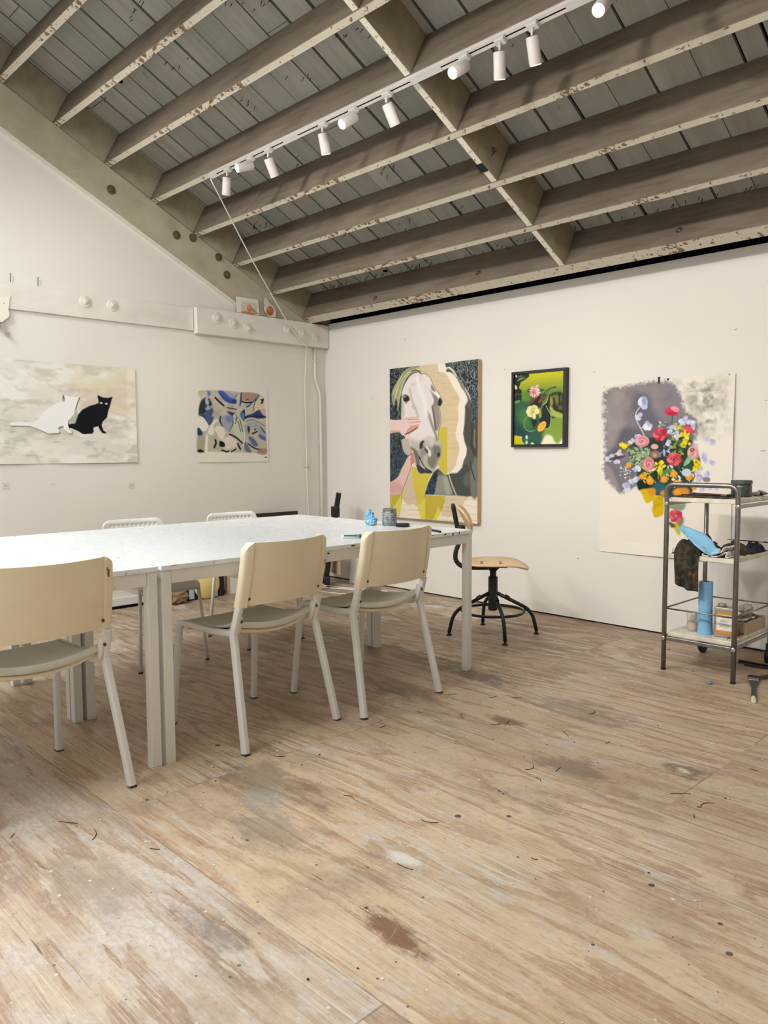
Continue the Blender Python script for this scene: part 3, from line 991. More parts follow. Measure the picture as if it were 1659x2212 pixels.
        pts = arc_path([(-0.255, s * 0.222, 0.006), (-0.212, s * 0.205, 0.444), (0.02, s * 0.207, 0.436), (0.150, s * 0.212, 0.445)], 0.045, 6)
        sweep(bm, pts, rect(0.024, 0.026, 0.006), fixed_side=(0, 1, 0))
        lg = obj('front_leg', bm, M_CHAIRL, t); auto_smooth(lg, 35)
        obj('foot_cap', B(-0.255 - 0.013, -0.255 + 0.013, s * 0.222 - 0.012, s * 0.222 + 0.012, 0.0, 0.006), M_GLIDE, lg)
        # gusset between seat and post
        bm = bmesh.new()
        gp = arc_path([(0.085, s * 0.196, 0.436), (0.150, s * 0.199, 0.440), (0.172, s * 0.200, 0.515)], 0.035, 5)
        sweep(bm, gp, rect(0.012, 0.030, 0.005), fixed_side=(0, 1, 0))
        g = obj('gusset', bm, M_CHAIRL, t); auto_smooth(g, 35)
    return t
GC = 'solid-backed white chairs along the front of the tables'
def place(t, rear_mid, rz):
    # rear feet midpoint sits at local x = .252
    c, s = math.cos(rz), math.sin(rz)
    t.location = (rear_mid[0] - 0.252 * c, rear_mid[1] - 0.252 * s, 0); t.rotation_euler = (0, 0, rz)
ch2 = make_chair('middle white solid-backed chair, right of the paired table legs', GC)
place(ch2, (2.978, -2.696), math.radians(5.6))
ch1 = dup(ch2, (0, 0, 0), 0, 'nearest white solid-backed chair at the left edge, rusty scratch on its back', GC)
place(ch1, (2.966, -3.632), math.radians(2.1))
ch3 = dup(ch2, (0, 0, 0), 0, 'farthest white solid-backed chair, small dark scuff on its back, below the jar', GC)
place(ch3, (3.022, -2.106), math.radians(1.8))
def scuff(parent, pts, w, m, name='scuff'):
    bm = bmesh.new()
    for ln in pts:
        sweep(bm, ln, rect(w, 0.0012), fixed_side=(0, 1, 0))
    return obj(name, bm, m, parent)
sc_m = mat('brown_scuff', rgb(122, 92, 50), 0.7, var=0.3, vscale=90)
sx_ = 0.155 + 0.08 * 0.85 + 0.024
scuff(ch1, [[(sx_ - 0.001, 0.192, 0.768), (sx_ - 0.004, 0.189, 0.752), (sx_ - 0.006, 0.196, 0.742)], [(sx_ - 0.002, 0.197, 0.762), (sx_ - 0.005, 0.197, 0.735)]], 0.004, sc_m)
scuff(ch3, [[(0.155 + 0.08 * 0.72 + 0.046, 0.01, 0.732), (0.155 + 0.08 * 0.66 + 0.0465, 0.016, 0.705)]], 0.009, sc_m)
scuff(ch2, [[(0.155 + 0.08 * 0.7 + 0.030, 0.203, 0.700), (0.155 + 0.08 * 0.62 + 0.029, 0.208, 0.672)]], 0.003, sc_m)

# ------------------------------------------------------------------ chairs with perforated backs (front is +x)
def make_perf(label, group):
    t = thing('perforated_chair', label, 'chair', (0, 0, 0), 0, group)
    bm = bmesh.new()
    CW = 0.0265
    NX, NZ = 11, 4
    def surf(y, z):
        return Vector((-0.235 - 0.10 * (z - 0.46) + 0.9 * y * y * 0.6, y, z))
    cache = {}
    def vert(y, z):
        k_ = (round(y, 5), round(z, 5))
        if k_ not in cache:
            cache[k_] = bm.verts.new(surf(y, z))
        return cache[k_]
    zt = 0.768; zb = 0.52
    z_rows = [zt - 0.022 - CW * (i + 1) for i in range(NZ)]
    def cell(y0, z0, w, r):
        c = (y0 + w / 2, z0 + w / 2)
        sq = [(y0, z0), (y0 + w / 2, z0), (y0 + w, z0), (y0 + w, z0 + w / 2), (y0 + w, z0 + w), (y0 + w / 2, z0 + w), (y0, z0 + w), (y0, z0 + w / 2)]
        oc = []
        for (a, b) in sq:
            an = math.atan2(b - c[1], a - c[0]); oc.append((c[0] + r * math.cos(an), c[1] + r * math.sin(an)))
        A = [vert(*p) for p in sq]; Bv = [vert(*p) for p in oc]
        for i in range(8):
            bm.faces.new((A[i], A[(i + 1) % 8], Bv[(i + 1) % 8], Bv[i]))
    yl = -NX * CW / 2
    for j, z0 in enumerate(z_rows):
        sh = 0.0
        for i in range(NX):
            cell(yl + i * CW, z0, CW, 0.0068)
    # margins as strips sharing the half-cell vertices
    ys_ = [yl + i * CW / 2 for i in range(2 * NX + 1)]
    ztop = z_rows[0] + CW; zlow = z_rows[-1]
    R_ = 0.045; W2 = 0.183
    def top_at(y):
        e = W2 - abs(y)
        return zt if e > R_ else zt - R_ + math.sqrt(max(0, R_ * R_ - (R_ - e) ** 2))
    for a, b in zip(ys_, ys_[1:]):
        bm.faces.new((vert(a, ztop), vert(b, ztop), vert(b, top_at(b)), vert(a, top_at(a))))
        bm.faces.new((vert(a, zb), vert(b, zb), vert(b, zlow), vert(a, zlow)))
    zs_ = [zlow + i * CW / 2 for i in range(2 * NZ + 1)]
    side = [-yl + 0.006, -yl + 0.018, -yl + 0.028, -yl + 0.034, W2]
    for s in (-1, 1):
        prev = -yl
        for yy in side:
            ta, tb = top_at(prev), top_at(yy)
            col_a = [zb] + [z for z in zs_] + [ta]; col_b = [zb] + [zlow + (tb - 0.012 - zlow) * i / (2 * NZ) if tb < ztop + 0.01 else z for i, z in enumerate(zs_)] + [tb]
            if yy != side[0] and top_at(prev) < ztop + 0.01:
                col_a = [zb] + [zlow + (ta - 0.012 - zlow) * i / (2 * NZ) for i in range(2 * NZ + 1)] + [ta]
            for i in range(len(col_a) - 1):
                f = [vert(s * prev, col_a[i]), vert(s * yy, col_b[i]), vert(s * yy, col_b[i + 1]), vert(s * prev, col_a[i + 1])]
                if len(set(f)) == 4:
                    try: bm.faces.new(f)
                    except ValueError: pass
            prev = yy
    bmesh.ops.recalc_face_normals(bm, faces=bm.faces)
    o = obj('backrest', bm, M_ADDE, t); solid(o, 0.006, 0); auto_smooth(o, 40)
    def seat(u, v):
        s = 2 * u - 1; x = -0.20 + v * 0.40
        f = max(0, v - 0.86) / 0.14; g = max(0, 0.12 - v) / 0.12
        z = 0.455 - 0.010 * (1 - s * s) - 0.035 * f * f + 0.01 * g - 0.02 * abs(s) ** 8
        return Vector((x, s * (0.185 - 0.02 * f), z))
    bm = bmesh.new(); grid(bm, seat, 16, 16); bmesh.ops.recalc_face_normals(bm, faces=bm.faces)
    o = obj('seat', bm, M_ADDE, t); solid(o, 0.008, 0); auto_smooth(o, 50)
    obj('skirt', B(-0.17, 0.19, -0.165, 0.165, 0.395, 0.432), M_ADDE, t, bevel=0.012, seg=3)
    for sx, ly in ((1, 0.195), (-1, 0.185)):
        for s in (-1, 1):
            xt = 0.175 if sx > 0 else -0.185
            xb = 0.215 if sx > 0 else -0.235
            lg = obj('leg', tube([(xb, s * ly, 0.008), (xt, s * 0.168, 0.43)], 0.010, 10), M_CHAIRL, t, smooth=True)
            obj('foot_cap', L([(0.012, 0), (0.012, 0.010)], 10, Matrix.Translation((xb, s * ly, 0))), M_GLIDE, lg)
    for s in (-1, 1):
        obj('back_post', tube([(-0.185, s * 0.168, 0.43), (-0.232, s * 0.165, 0.50), (-0.238 + 0.02, s * 0.160, 0.60)], 0.009, 10), M_CHAIRL, t, smooth=True)
    return t
GP = 'perforated white chairs behind the tables'
pc = make_perf('left white chair with perforated back behind the tables, chipped at the top edge', GP)
pc.location = (1.492, -2.505, 0); pc.rotation_euler = (0, 0, math.radians(-2))
pc2 = dup(pc, (1.49, -1.836, 0), math.radians(-1), 'right white chair with perforated back behind the tables, near the dark board', GP)
bm = bmesh.new(); sweep(bm, [(-0.254, -0.04, 0.762), (-0.251, -0.03, 0.752), (-0.251, -0.02, 0.757)], rect(0.004, 0.001), fixed_side=(0, 1, 0))

bm.free()
# ------------------------------------------------------------------ swivel chair with plywood seat
SWF = Vector((0.775, 0.632, 0)).normalized(); SWR = Vector((SWF.y, -SWF.x, 0))
sw = thing('swivel_chair', 'black steel swivel chair with birch plywood seat by the right wall', 'chair', (2.47, -0.735, 0), math.atan2(SWF.y, SWF.x))
# local: +x = facing
def swseat(u, v):
    a = 2 * PI * u; rr_ = v
    c_, s_ = math.cos(a), math.sin(a)
    ex = 0.205 * math.copysign(abs(c_) ** 0.75, c_); ey = 0.195 * math.copysign(abs(s_) ** 0.75, s_)
    x, y = ex * rr_, ey * rr_
    z = 0.447 + 0.012 * (abs(y) / 0.195) ** 2 - 0.030 * max(0, (x - 0.08) / 0.13) ** 2 + 0.016 * max(0, (-x - 0.1) / 0.1) ** 2
    return Vector((x + 0.012, y, z))
bm = bmesh.new()
NU, NVv = 48, 10
V = [[bm.verts.new(swseat(i / NU, (j + 1) / NVv)) for i in range(NU)] for j in range(NVv)]
c0 = bm.verts.new(swseat(0, 0))
for i in range(NU):
    bm.faces.new((c0, V[0][i], V[0][(i + 1) % NU]))
    for j in range(NVv - 1):
        bm.faces.new((V[j][i], V[j + 1][i], V[j + 1][(i + 1) % NU], V[j][(i + 1) % NU]))
bmesh.ops.recalc_face_normals(bm, faces=bm.faces)
seat_o = obj('seat', bm, M_BIRCH, sw); solid(seat_o, 0.011, 0); auto_smooth(seat_o, 50)
for (x_, y_) in ((-0.07, 0.03), (-0.07, -0.03), (0.045, 0.03), (0.045, -0.03)):
    p = swseat(0, 0); 
    obj('rivet', L([(0.010, 0), (0.010, 0.002), (0.006, 0.003)], 12, Matrix.Translation((x_, y_, 0.4525 + 0.012 * (abs(y_) / 0.195) ** 2))), M_BLACK, seat_o)
# back rest: curved ply, edge visible from the side
def swback(u, v):
    s = 2 * u - 1
    hw = 0.172
    h = 0.080 * math.sqrt(max(0.0, 1 - abs(s) ** 4)) if abs(s) < 1 else 0
    z = 0.728 + (2 * v - 1) * max(h, 0.002)
    x = -0.182 + 0.034 * s * s + 0.50 * (0.725 - z)
    return Vector((x, s * hw, z))
bm = bmesh.new(); grid(bm, swback, 28, 10); bmesh.ops.recalc_face_normals(bm, faces=bm.faces)
bo = obj('backrest', bm, M_BIRCH, sw); solid(bo, 0.013, 0); auto_smooth(bo, 50)
# back tube
pts = smooth_path([(0.02, 0, 0.424), (-0.10, 0, 0.420), (-0.185, 0, 0.426), (-0.228, 0, 0.462), (-0.232, 0, 0.515), (-0.213, 0, 0.575), (-0.213, 0, 0.62), (-0.232, 0, 0.72), (-0.252, 0, 0.822)], 6)
bm = bmesh.new(); sweep(bm, pts, circ(0.0145, 12), scale=[1] * (len(pts) - 2) + [0.9, 0.5])
obj('back_tube', bm, M_BLACK, sw, smooth=True)
obj('knob', L([(0.012, -0.022), (0.016, -0.014), (0.016, 0.012), (0.012, 0.032)], 14, align((-1, 0, 0), (-0.205, 0, 0.672))), M_BLACK, sw)
obj('seat_plate', B(-0.13, 0.085, -0.035, 0.035, 0.424, 0.433), M_BLACK, sw, bevel=0.003)
bm = bmesh.new(); lathe(bm, [(0.020, 0.34), (0.020, 0.40), (0.040, 0.420), (0.042, 0.4235)], 20); obj('spindle', bm, M_BLACK, sw, smooth=False)
obj('column', L([(0.026, 0.155), (0.029, 0.160), (0.029, 0.362), (0.026, 0.367)], 24), M_BLACK, sw)
sw_ang = [math.atan2(-.165, .219), math.atan2(.2, .19), math.atan2(-.205, -.176), math.atan2(.18, -.224)]
for a in sw_ang:
    a -= math.atan2(SWF.y, SWF.x)
    d = Vector((math.cos(a), math.sin(a), 0))
    pts = arc_path([d * 0.025 + Vector((0, 0, 0.262)), d * 0.245 + Vector((0, 0, 0.150)), d * 0.275 + Vector((0, 0, 0.020))], 0.07, 7)
    lg = obj('leg', tube(pts, 0.0115, 12), M_BLACK, sw, smooth=True)
    obj('foot_glide', L([(0.018, 0), (0.018, 0.006), (0.008, 0.012), (0.008, 0.022)], 14, Matrix.Translation(d * 0.275)), M_BLACK, lg)
    obj('clamp', tube([d * 0.075 + Vector((0, 0, 0.2425)), d * 0.10 + Vector((0, 0, 0.2285))], 0.0135, 12), M_BLACK, lg)
obj('foot_ring', tube([(0.192 * math.cos(t), 0.192 * math.sin(t), 0.150) for t in np.linspace(0, 2 * PI, 48, endpoint=False)], 0.0085, 10, closed=True), M_BLACK, sw, smooth=True)

# ------------------------------------------------------------------ trolley
TX0, TX1, TY0, TY1 = 3.587, 3.945, -0.732, -0.245
tr = thing('utility_trolley', 'steel tube trolley with three cream shelves by the right wall', 'trolley', (3.766, -0.49, 0))
ox, oy = 3.766, -0.49
PR = 0.0125
def tl(x, y, z): return (x - ox, y - oy, z)
for nm, yy, wheels in (('front_frame', TY0, False), ('rear_frame', TY1, True)):
    zb = 0.004 if not wheels else 0.11
    pts = [tl(TX0, yy, zb), tl(TX0, yy, 0.88), tl(TX0, yy - (0.012 if not wheels else -0.012), 0.972), tl(TX1, yy - (0.012 if not wheels else -0.012), 0.972), tl(TX1, yy, 0.88), tl(TX1, yy, zb)]
    if wheels:
        pts = [tl(TX0, yy, zb), tl(TX0, yy, 0.905), tl(TX1, yy, 0.905), tl(TX1, yy, zb)]
        pts = [tl(TX0, yy, zb), tl(TX0, yy, 0.9)]
        f = obj('rear_post', tube(pts, PR, 14), M_STEEL, tr, smooth=True)
        f2 = obj('rear_post', tube([tl(TX1, yy, zb), tl(TX1, yy, 0.9)], PR, 14), M_STEEL, tr, smooth=True)
        for xx, ff in ((TX0, f), (TX1, f2)):
            bm = bmesh.new(); lathe(bm, [(0.006, -0.012), (0.046, -0.012), (0.050, -0.007), (0.050, 0.007), (0.046, 0.012), (0.006, 0.012)], 24, align((1, 0, 0), Vector(tl(xx, yy, 0.0505))))
            auto_smooth(obj('wheel', bm, M_BLACKP, ff))
            obj('fork', B(xx - ox - 0.018, xx - ox + 0.018, yy - oy - 0.012, yy - oy + 0.012, 0.085, 0.112), M_BLACKP, ff, bevel=0.003)
    else:
        f = obj('front_frame', tube(arc_path(pts, 0.055, 7), PR, 14), M_STEEL, tr, smooth=True)
        for xx in (TX0, TX1):
            obj('foot_cap', L([(PR + 0.0006, 0), (PR + 0.0006, 0.008)], 14, Matrix.Translation(tl(xx, yy, 0))), M_BLACKP, f)
            for zz in (0.872, 0.170):
                obj('screw', L([(0.0105, 0), (0.0105, 0.003), (0.006, 0.005)], 14, align((0, 1, 0), tl(xx, yy - PR - 0.001 + 0.004, zz)) @ Matrix.Rotation(0, 4, 'X')), M_CHROME, f)
for zz, nm in ((0.905, 'top_shelf'), (0.612, 'middle_shelf'), (0.203, 'bottom_shelf')):
    s = obj(nm, B(TX0 - ox + PR + 0.001, TX1 - ox - PR - 0.001, TY0 - oy + 0.008, TY1 - oy - 0.008, zz - 0.023, zz), M_SHELF, tr, bevel=0.003)
for zz in (0.872, 0.172):
    for xx in (TX0, TX1):
        obj('side_rail', B(xx - ox - 0.006, xx - ox + 0.006, TY0 - oy + PR, TY1 - oy - PR, zz - 0.010, zz + 0.008), M_STEEL, tr, bevel=0.003)
obj('end_rail', B(TX0 - ox + PR, TX1 - ox - PR, TY0 - oy - 0.006, TY0 - oy + 0.006, 0.158, 0.178), M_STEEL, tr, bevel=0.003)
for p, q_ in (((TX0, TY0), (TX1, TY0)), ((TX0, TY1), (TX1, TY1)), ((TX1, TY0), (TX1, TY1)), ((TX0, TY0), (TX0, TY1))):
    obj('guard_rod', tube([tl(p[0], p[1], 0.326), tl(q_[0], q_[1], 0.326)], 0.0042, 10), M_STEEL, tr, smooth=True)

# ------------------------------------------------------------------ track light
CY, CZ = -1.661, 2.993
trk = thing('track_rail', 'long white light track screwed along the edge of the fifth joist', 'rail', (2.5, CY, 2.98))
bm = bmesh.new()
X0t, X1t = 0.815 - 2.5, 5.9 - 2.5
N_ = Vector((0, ST, CT)); Vv = Vector((0, -CT, ST))
MT = Matrix(((1, 0, 0, 0), (0, -CT, ST, 0.0), (0, ST, CT, 0.0), (0, 0, 0, 1)))
off = RL(2.5, 4 * SPC + 0.021, -0.001) - Vector((2.5, CY, 2.98))
MT.translation = off
for (v0, v1, n0, n1) in ((-0.018, 0.018, -0.006, 0), (-0.018, -0.009, -0.022, -0.006), (0.009, 0.018, -0.022, -0.006), (-0.009, -0.0045, -0.022, -0.018), (0.0045, 0.009, -0.022, -0.018)):
    box(bm, X0t, X1t, v0, v1, n0, n1, 0, MT)
obj('profile', bm, M_LAMP, trk)
bm = bmesh.new(); box(bm, X0t + 0.01, X1t, -0.0085, 0.0085, -0.012, -0.0062, 0, MT); obj('contact_slot', bm, M_SLOT, trk)
for xa, xb in ((0.815, 0.90), (1.62, 1.76), (2.66, 2.86), (3.55, 3.75)):
    bm = bmesh.new(); box(bm, xa - 2.5, xb - 2.5, -0.0185, 0.0185, -0.0235, -0.0222, 0, MT); obj('cover_plate', bm, M_LAMPG, trk)
glow = bpy.data.materials.new('lamp_glow'); kk = NT(glow)
kk.b.inputs['Base Color'].default_value = (1, 1, 1, 1)
kk.b.inputs['Emission Color'].default_value = (1.0, 0.93, 0.84, 1)
kk.b.inputs['Emission Strength'].default_value = 14.0
glow_d = glow
LAMPS = [
    (1.038, (-0.286, 0.103, -0.953), 0, 'leftmost white spotlight on the track, pointing down past the glowing one'),
    (1.293, (-0.185, -0.922, -0.339), 1, 'glowing white spotlight nearest the left end of the track'),
    (1.482, (-0.02, 0.47, -0.882), 0, 'white spotlight pointing down just right of the leftmost glowing one'),
    (1.994, (-0.10, 0.32, -0.942), 0, 'white spotlight pointing straight down left of the second glowing one'),
    (2.245, (-0.040, -0.822, -0.569), 1, 'second glowing white spotlight from the left end of the track'),
    (2.500, (0.05, 0.52, -0.853), 0, 'white spotlight tilted to the right, just left of the middle blocking boards'),
    (3.011, (-0.046, -0.826, -0.561), 1, 'glowing white spotlight just right of the middle blocking boards'),
    (3.217, (-0.18, 0.27, -0.946), 0, 'left one of two side by side white spotlights pointing down, top right'),
    (3.389, (-0.06, 0.36, -0.931), 0, 'right one of two side by side white spotlights pointing down, top right'),
    (3.735, (0.113, -0.721, -0.684), 1, 'tilted glowing white spotlight cut by the top edge of the photo'),
    (3.975, (0.408, -0.432, -0.804), 1, 'rightmost glowing white spotlight at the top edge of the photo'),
]
SPOTS = []
for (x_, d, on, lab) in LAMPS:
    base = RL(x_, 4 * SPC + 0.021, -0.024)
    t = thing('spotlight', lab, 'lamp', base, 0, 'spotlights on the ceiling track')
    bm = bmesh.new()
    box(bm, -0.026, 0.026, -0.017, 0.017, -0.022, 0.0, 0, Matrix(((1, 0, 0, 0), (0, -CT, ST, 0), (0, ST, CT, 0), (0, 0, 0, 1))))
    obj('adapter', bm, M_LAMPG, t, bevel=0.003)
    dv = Vector(d).normalized()
    pv = Vector((0, -0.012, -0.052))
    obj('stem', tube([(0, -0.010, -0.020), pv], 0.006, 10), M_LAMP, t, smooth=True)
    # lamp body: back end pivots at the stem
    horiz = abs(dv.z) < 0.75
    Mh = align(dv, pv + dv * (-0.02 if horiz else 0.004))
    body = L([(0.0255, -0.002), (0.0275, -0.005), (0.0275, -0.108), (0.0265, -0.111), (0.0245, -0.111), (0.0245, -0.070)], 28, Mh, caps=False)
    lathe(body, [(0.0001, -0.001), (0.0255, -0.002)], 28, Mh, caps=False)
    o = obj('lamp_body', body, M_LAMP, t); auto_smooth(o, 40)
    if on:
        obj('bulb', L([(0.001, -0.109), (0.0235, -0.109), (0.0242, -0.100)][::-1], 24, Mh), glow, t)
    else:
        obj('bulb', L([(0.001, -0.075), (0.0243, -0.074)][::-1], 24, Mh), glow_d, t)
    SPOTS.append((Vector(base) + (pv + dv * 0.105), dv, on))

# white cord from the track end to the wall and down
cp = [Vector((0.825, -1.672, 2.958)), Vector((0.45, -1.07, 2.57)), Vector((0.115, -0.47, 2.19))]
cp = smooth_path(cp, 6)[:-1] + smooth_path([(0.115, -0.47, 2.19), (0.073, -0.33, 2.10), (0.066, -0.262, 2.055), (0.026, -0.24, 2.00), (0.012, -0.246, 1.7), (0.012, -0.240, 1.4), (0.012, -0.236, 1.1), (0.012, -0.236, 1.052)], 6)
crd = tube(cp, 0.0045, 8)
cdt = thing('lamp_cord', 'white cord hanging from the track end down the left wall corner', 'cord', (0.02, -0.24, 0.0))
for vtx in crd.verts: vtx.co -= cdt.location
obj('cable', crd, M_CORD, cdt, smooth=True)
obj('inline_switch', B(-0.012, 0.008, -0.012, 0.016, 1.008, 1.052), M_LAMP, cdt, bevel=0.004)
obj('cable', tube(smooth_path([(-0.006, 0.003, 1.01), (-0.006, 0.008, 0.8), (-0.006, 0.022, 0.55), (-0.004, 0.03, 0.3), (-0.002, 0.04, 0.08)], 6), 0.0045, 8), M_CORD, cdt, smooth=True)
# painted conduit in the corner, with a jog
pp = thing('wall_conduit', 'white painted conduit with a jog down the corner of the left wall', 'pipe', (0.014, -0.12, 0))
obj('pipe', tube(arc_path([(0.001, -0.01, 2.066), (0.001, -0.012, 1.80), (0.001, 0.045, 1.66), (0.001, 0.05, 1.0), (0.001, 0.052, 0.03)], 0.03, 4), 0.0125, 12), M_PIPE, pp, smooth=True)
obj('strap', B(-0.014, 0.016, -0.03, 0.012, 1.94, 1.955), M_PIPE, pp, bevel=0.003)
# ------------------------------------------------------------------ things on the table
M_GLASSJ = bpy.data.materials.new('dirty_jar_glass'); kk = NT(M_GLASSJ)
kk.b.inputs['Transmission Weight'].default_value = 0.25; kk.b.inputs['Roughness'].default_value = 0.12
v_ = kk.coord((1, 1, 0.5)); nz_ = kk.noise(v_, 60, 5, 0.7)
kk.l(kk.ramp(nz_, [(0.35, rgb(84, 88, 92)), (0.52, rgb(136, 144, 148)), (0.64, rgb(190, 186, 176))]), kk.b.inputs['Base Color'])
M_GLASSG = bpy.data.materials.new('dirty_green_glass'); kk = NT(M_GLASSG)
kk.b.inputs['Transmission Weight'].default_value = 0.4; kk.b.inputs['Roughness'].default_value = 0.2
nz_ = kk.noise(kk.coord((1, 1, 0.5)), 50, 5, 0.7)
kk.l(kk.ramp(nz_, [(0.35, rgb(50, 58, 48)), (0.55, rgb(92, 104, 90)), (0.7, rgb(140, 138, 120))]), kk.b.inputs['Base Color'])
M_TURP = mat('murky_liquid', rgb(86, 92, 96), 0.3, var=0.3, vscale=40)
T0 = 0.740
jar = thing('glass_jar', 'stained glass jar of murky solvent on the white table', 'jar', (2.393, -1.566, T0))
R0 = 0.041
obj('jar_glass', L([(R0 - 0.004, 0), (R0, 0.004), (R0, 0.070), (R0 - 0.003, 0.076), (R0 - 0.004, 0.078), (R0 - 0.0035, 0.082), (R0 - 0.004, 0.094), (R0 - 0.007, 0.094), (R0 - 0.007, 0.08), (R0 - 0.004, 0.068), (R0 - 0.004, 0.006), (0.001, 0.006)], 32), M_GLASSJ, jar, smooth=True)
obj('liquid', L([(0.001, 0.007), (R0 - 0.0055, 0.007), (R0 - 0.0055, 0.055), (0.001, 0.055)], 32), M_TURP, jar, smooth=False)
obj('rim_band', L([(R0 - 0.0033, 0.084), (R0 - 0.002, 0.085), (R0 - 0.002, 0.088), (R0 - 0.0033, 0.089)], 32), mat('brass_residue', rgb(150, 128, 90), 0.5, 0.4, var=0.4, vscale=80), jar)
# faint label printed on the jar: worn rows of marks
mlab = mat('worn_print', rgb(196, 200, 200), 0.6)
bm = bmesh.new(); rr = random.Random(8)
for row, zz in enumerate((0.066, 0.062, 0.050, 0.040, 0.030, 0.022)):
    a = -2.2
    while a < 0.3:
        w = rr.uniform(0.03, 0.14)
        if rr.random() < 0.62:
            p = [Vector(((R0 + 0.0003) * math.cos(t), (R0 + 0.0003) * math.sin(t), z_)) for z_, t in ((zz, a), (zz, a + w), (zz + 0.003, a + w), (zz + 0.003, a))]
            bm.faces.new([bm.verts.new(q_) for q_ in p])
        a += w + 0.03
obj('worn_label', bm, mlab, jar)
lid = obj('jar_lid', L([(0.037, 0), (0.0385, 0.002), (0.0385, 0.015), (0.036, 0.0175), (0.001, 0.0175)], 36), M_BLACKP, None, loc=(2.499, -1.572, T0)); auto_smooth(lid)
tag(lid, 'round black plastic jar lid lying beside the glass jar', 'lid')
# crumpled blue towel
def crumple(name, R, m, seed, sq=(1, 1, 1), amp=0.35, sub=3):
    bm = bmesh.new(); bmesh.ops.create_icosphere(bm, subdivisions=sub, radius=R)
    rr = random.Random(seed)
    ds = [Vector((rr.gauss(0, 1), rr.gauss(0, 1), rr.gauss(0, 1))).normalized() for _ in range(16)]
    for v in bm.verts:
        n = v.co.normalized(); k_ = 1
        for i, d in enumerate(ds):
            k_ += amp * 0.3 * abs(math.sin(n.dot(d) * (4 + i % 5) + i)) * (1 if i % 2 else -1)
        v.co = Vector((v.co.x * sq[0], v.co.y * sq[1], v.co.z * sq[2])) * k_
    zmin = min(v.co.z for v in bm.verts)
    for v in bm.verts: v.co.z -= zmin
    return bm
def cloth_mat(name, stops, scale=30, rough=0.85):
    m = bpy.data.materials.new(name); k = NT(m)
    k.b.inputs['Roughness'].default_value = rough; k.b.inputs['Specular IOR Level'].default_value = 0.2
    n_ = k.noise(k.coord(), scale, 5, 0.65, 0.4)
    k.l(k.ramp(n_, stops), k.b.inputs['Base Color']); k.bump(k.noise(k.coord(), scale * 8, 3), 0.15, 0.002)
    return m
M_BTOW = cloth_mat('paint_stained_blue_towel', [(0.32, rgb(30, 34, 52)), (0.40, rgb(110, 180, 220)), (0.56, rgb(140, 196, 232)), (0.62, rgb(236, 240, 240)), (0.68, rgb(190, 90, 40)), (0.72, rgb(150, 200, 234))], 34)
tw = obj('crumpled_towel', crumple('t', 0.036, M_BTOW, 3, (0.85, 0.95, 0.62)), M_BTOW, None, loc=(2.318, -1.632, T0))
tag(tw, 'crumpled blue paper towel with paint stains beside the glass jar', 'towel')
bm = crumple('t', 0.024, M_BTOW, 9, (0.9, 0.95, 1.25)); 
kn_ = obj('folded_peak', bm, M_BTOW, tw, loc=(-0.012, -0.004, 0.022))
# pen
def rod(name, a, b, r, m, parent=None, n=12):
    return obj(name, tube([a, b], r, n), m, parent, smooth=False)
pen = thing('black_pen', 'short black marker lying near the right corner of the table', 'pen', (2.79, -1.645, T0 + 0.0055))
obj('barrel', tube([(-0.055, 0.02, 0), (0.05, -0.018, 0)], 0.0055, 12), M_BLACKP, pen)
obj('cap', tube([(0.0505, -0.0182, 0), (0.068, -0.0245, 0)], 0.0054, 12), M_BLACK, pen)
# scraper with white handle and green collar
M_WPL = mat('glossy_white_plastic', rgb(236, 238, 234), 0.3)
M_GRN = mat('green_collar', rgb(44, 112, 92), 0.4)
kn = thing('palette_scraper', 'white handled tool with green collar lying at the table edge between two chairs', 'tool', (2.722, -2.125, T0), math.radians(41))
bm = bmesh.new()
sweep(bm, [(-0.062, 0, 0.009), (-0.05, 0, 0.0095), (-0.02, 0, 0.0105), (0.02, 0, 0.010)], rect(0.026, 0.018, 0.007), fixed_side=(0, 1, 0), scale=[0.5, 0.9, 1, 0.9])
obj('handle', bm, M_WPL, kn, smooth=True)
obj('green_edge', B(-0.05, 0.015, -0.0135, -0.0105, 0.009, 0.017), M_GRN, kn, bevel=0.001)
obj('collar', B(0.0205, 0.032, -0.013, 0.013, 0.001, 0.018), M_GRN, kn, bevel=0.003)
obj('blade', B(0.0325, 0.085, -0.009, 0.009, 0.004, 0.006), M_CHROME, kn)
obj('tip', B(0.0855, 0.115, -0.004, 0.004, 0.003, 0.008), M_BLACKP, kn, bevel=0.001)

# ------------------------------------------------------------------ trolley contents
Z1, Z2, Z3 = 0.905, 0.612, 0.203
M_GUNK = cloth_mat('dried_paint_crust', [(0.3, rgb(30, 26, 24)), (0.5, rgb(70, 58, 48)), (0.62, rgb(108, 94, 78)), (0.7, rgb(60, 50, 60))], 40, 0.6)
pal = obj('paint_palette', B(3.612, 3.875, -0.70, -0.50, Z1 + 0.0005, Z1 + 0.009), M_GUNK, None, bevel=0.003)
tag(pal, 'dark paint-crusted flat palette on the top shelf of the trolley', 'palette')
rr = random.Random(21)
M_HANDLES = [mat('brush_handle_dark', rgb(58, 34, 26), 0.4), mat('brush_handle_black', rgb(28, 26, 26), 0.4), mat('brush_handle_red', rgb(110, 36, 30), 0.4)]
M_FERR = mat('brush_ferrule', rgb(170, 160, 150), 0.3, 0.9)
M_BRIS = mat('dirty_bristle', rgb(52, 44, 38), 0.9, var=0.4, vscale=100)
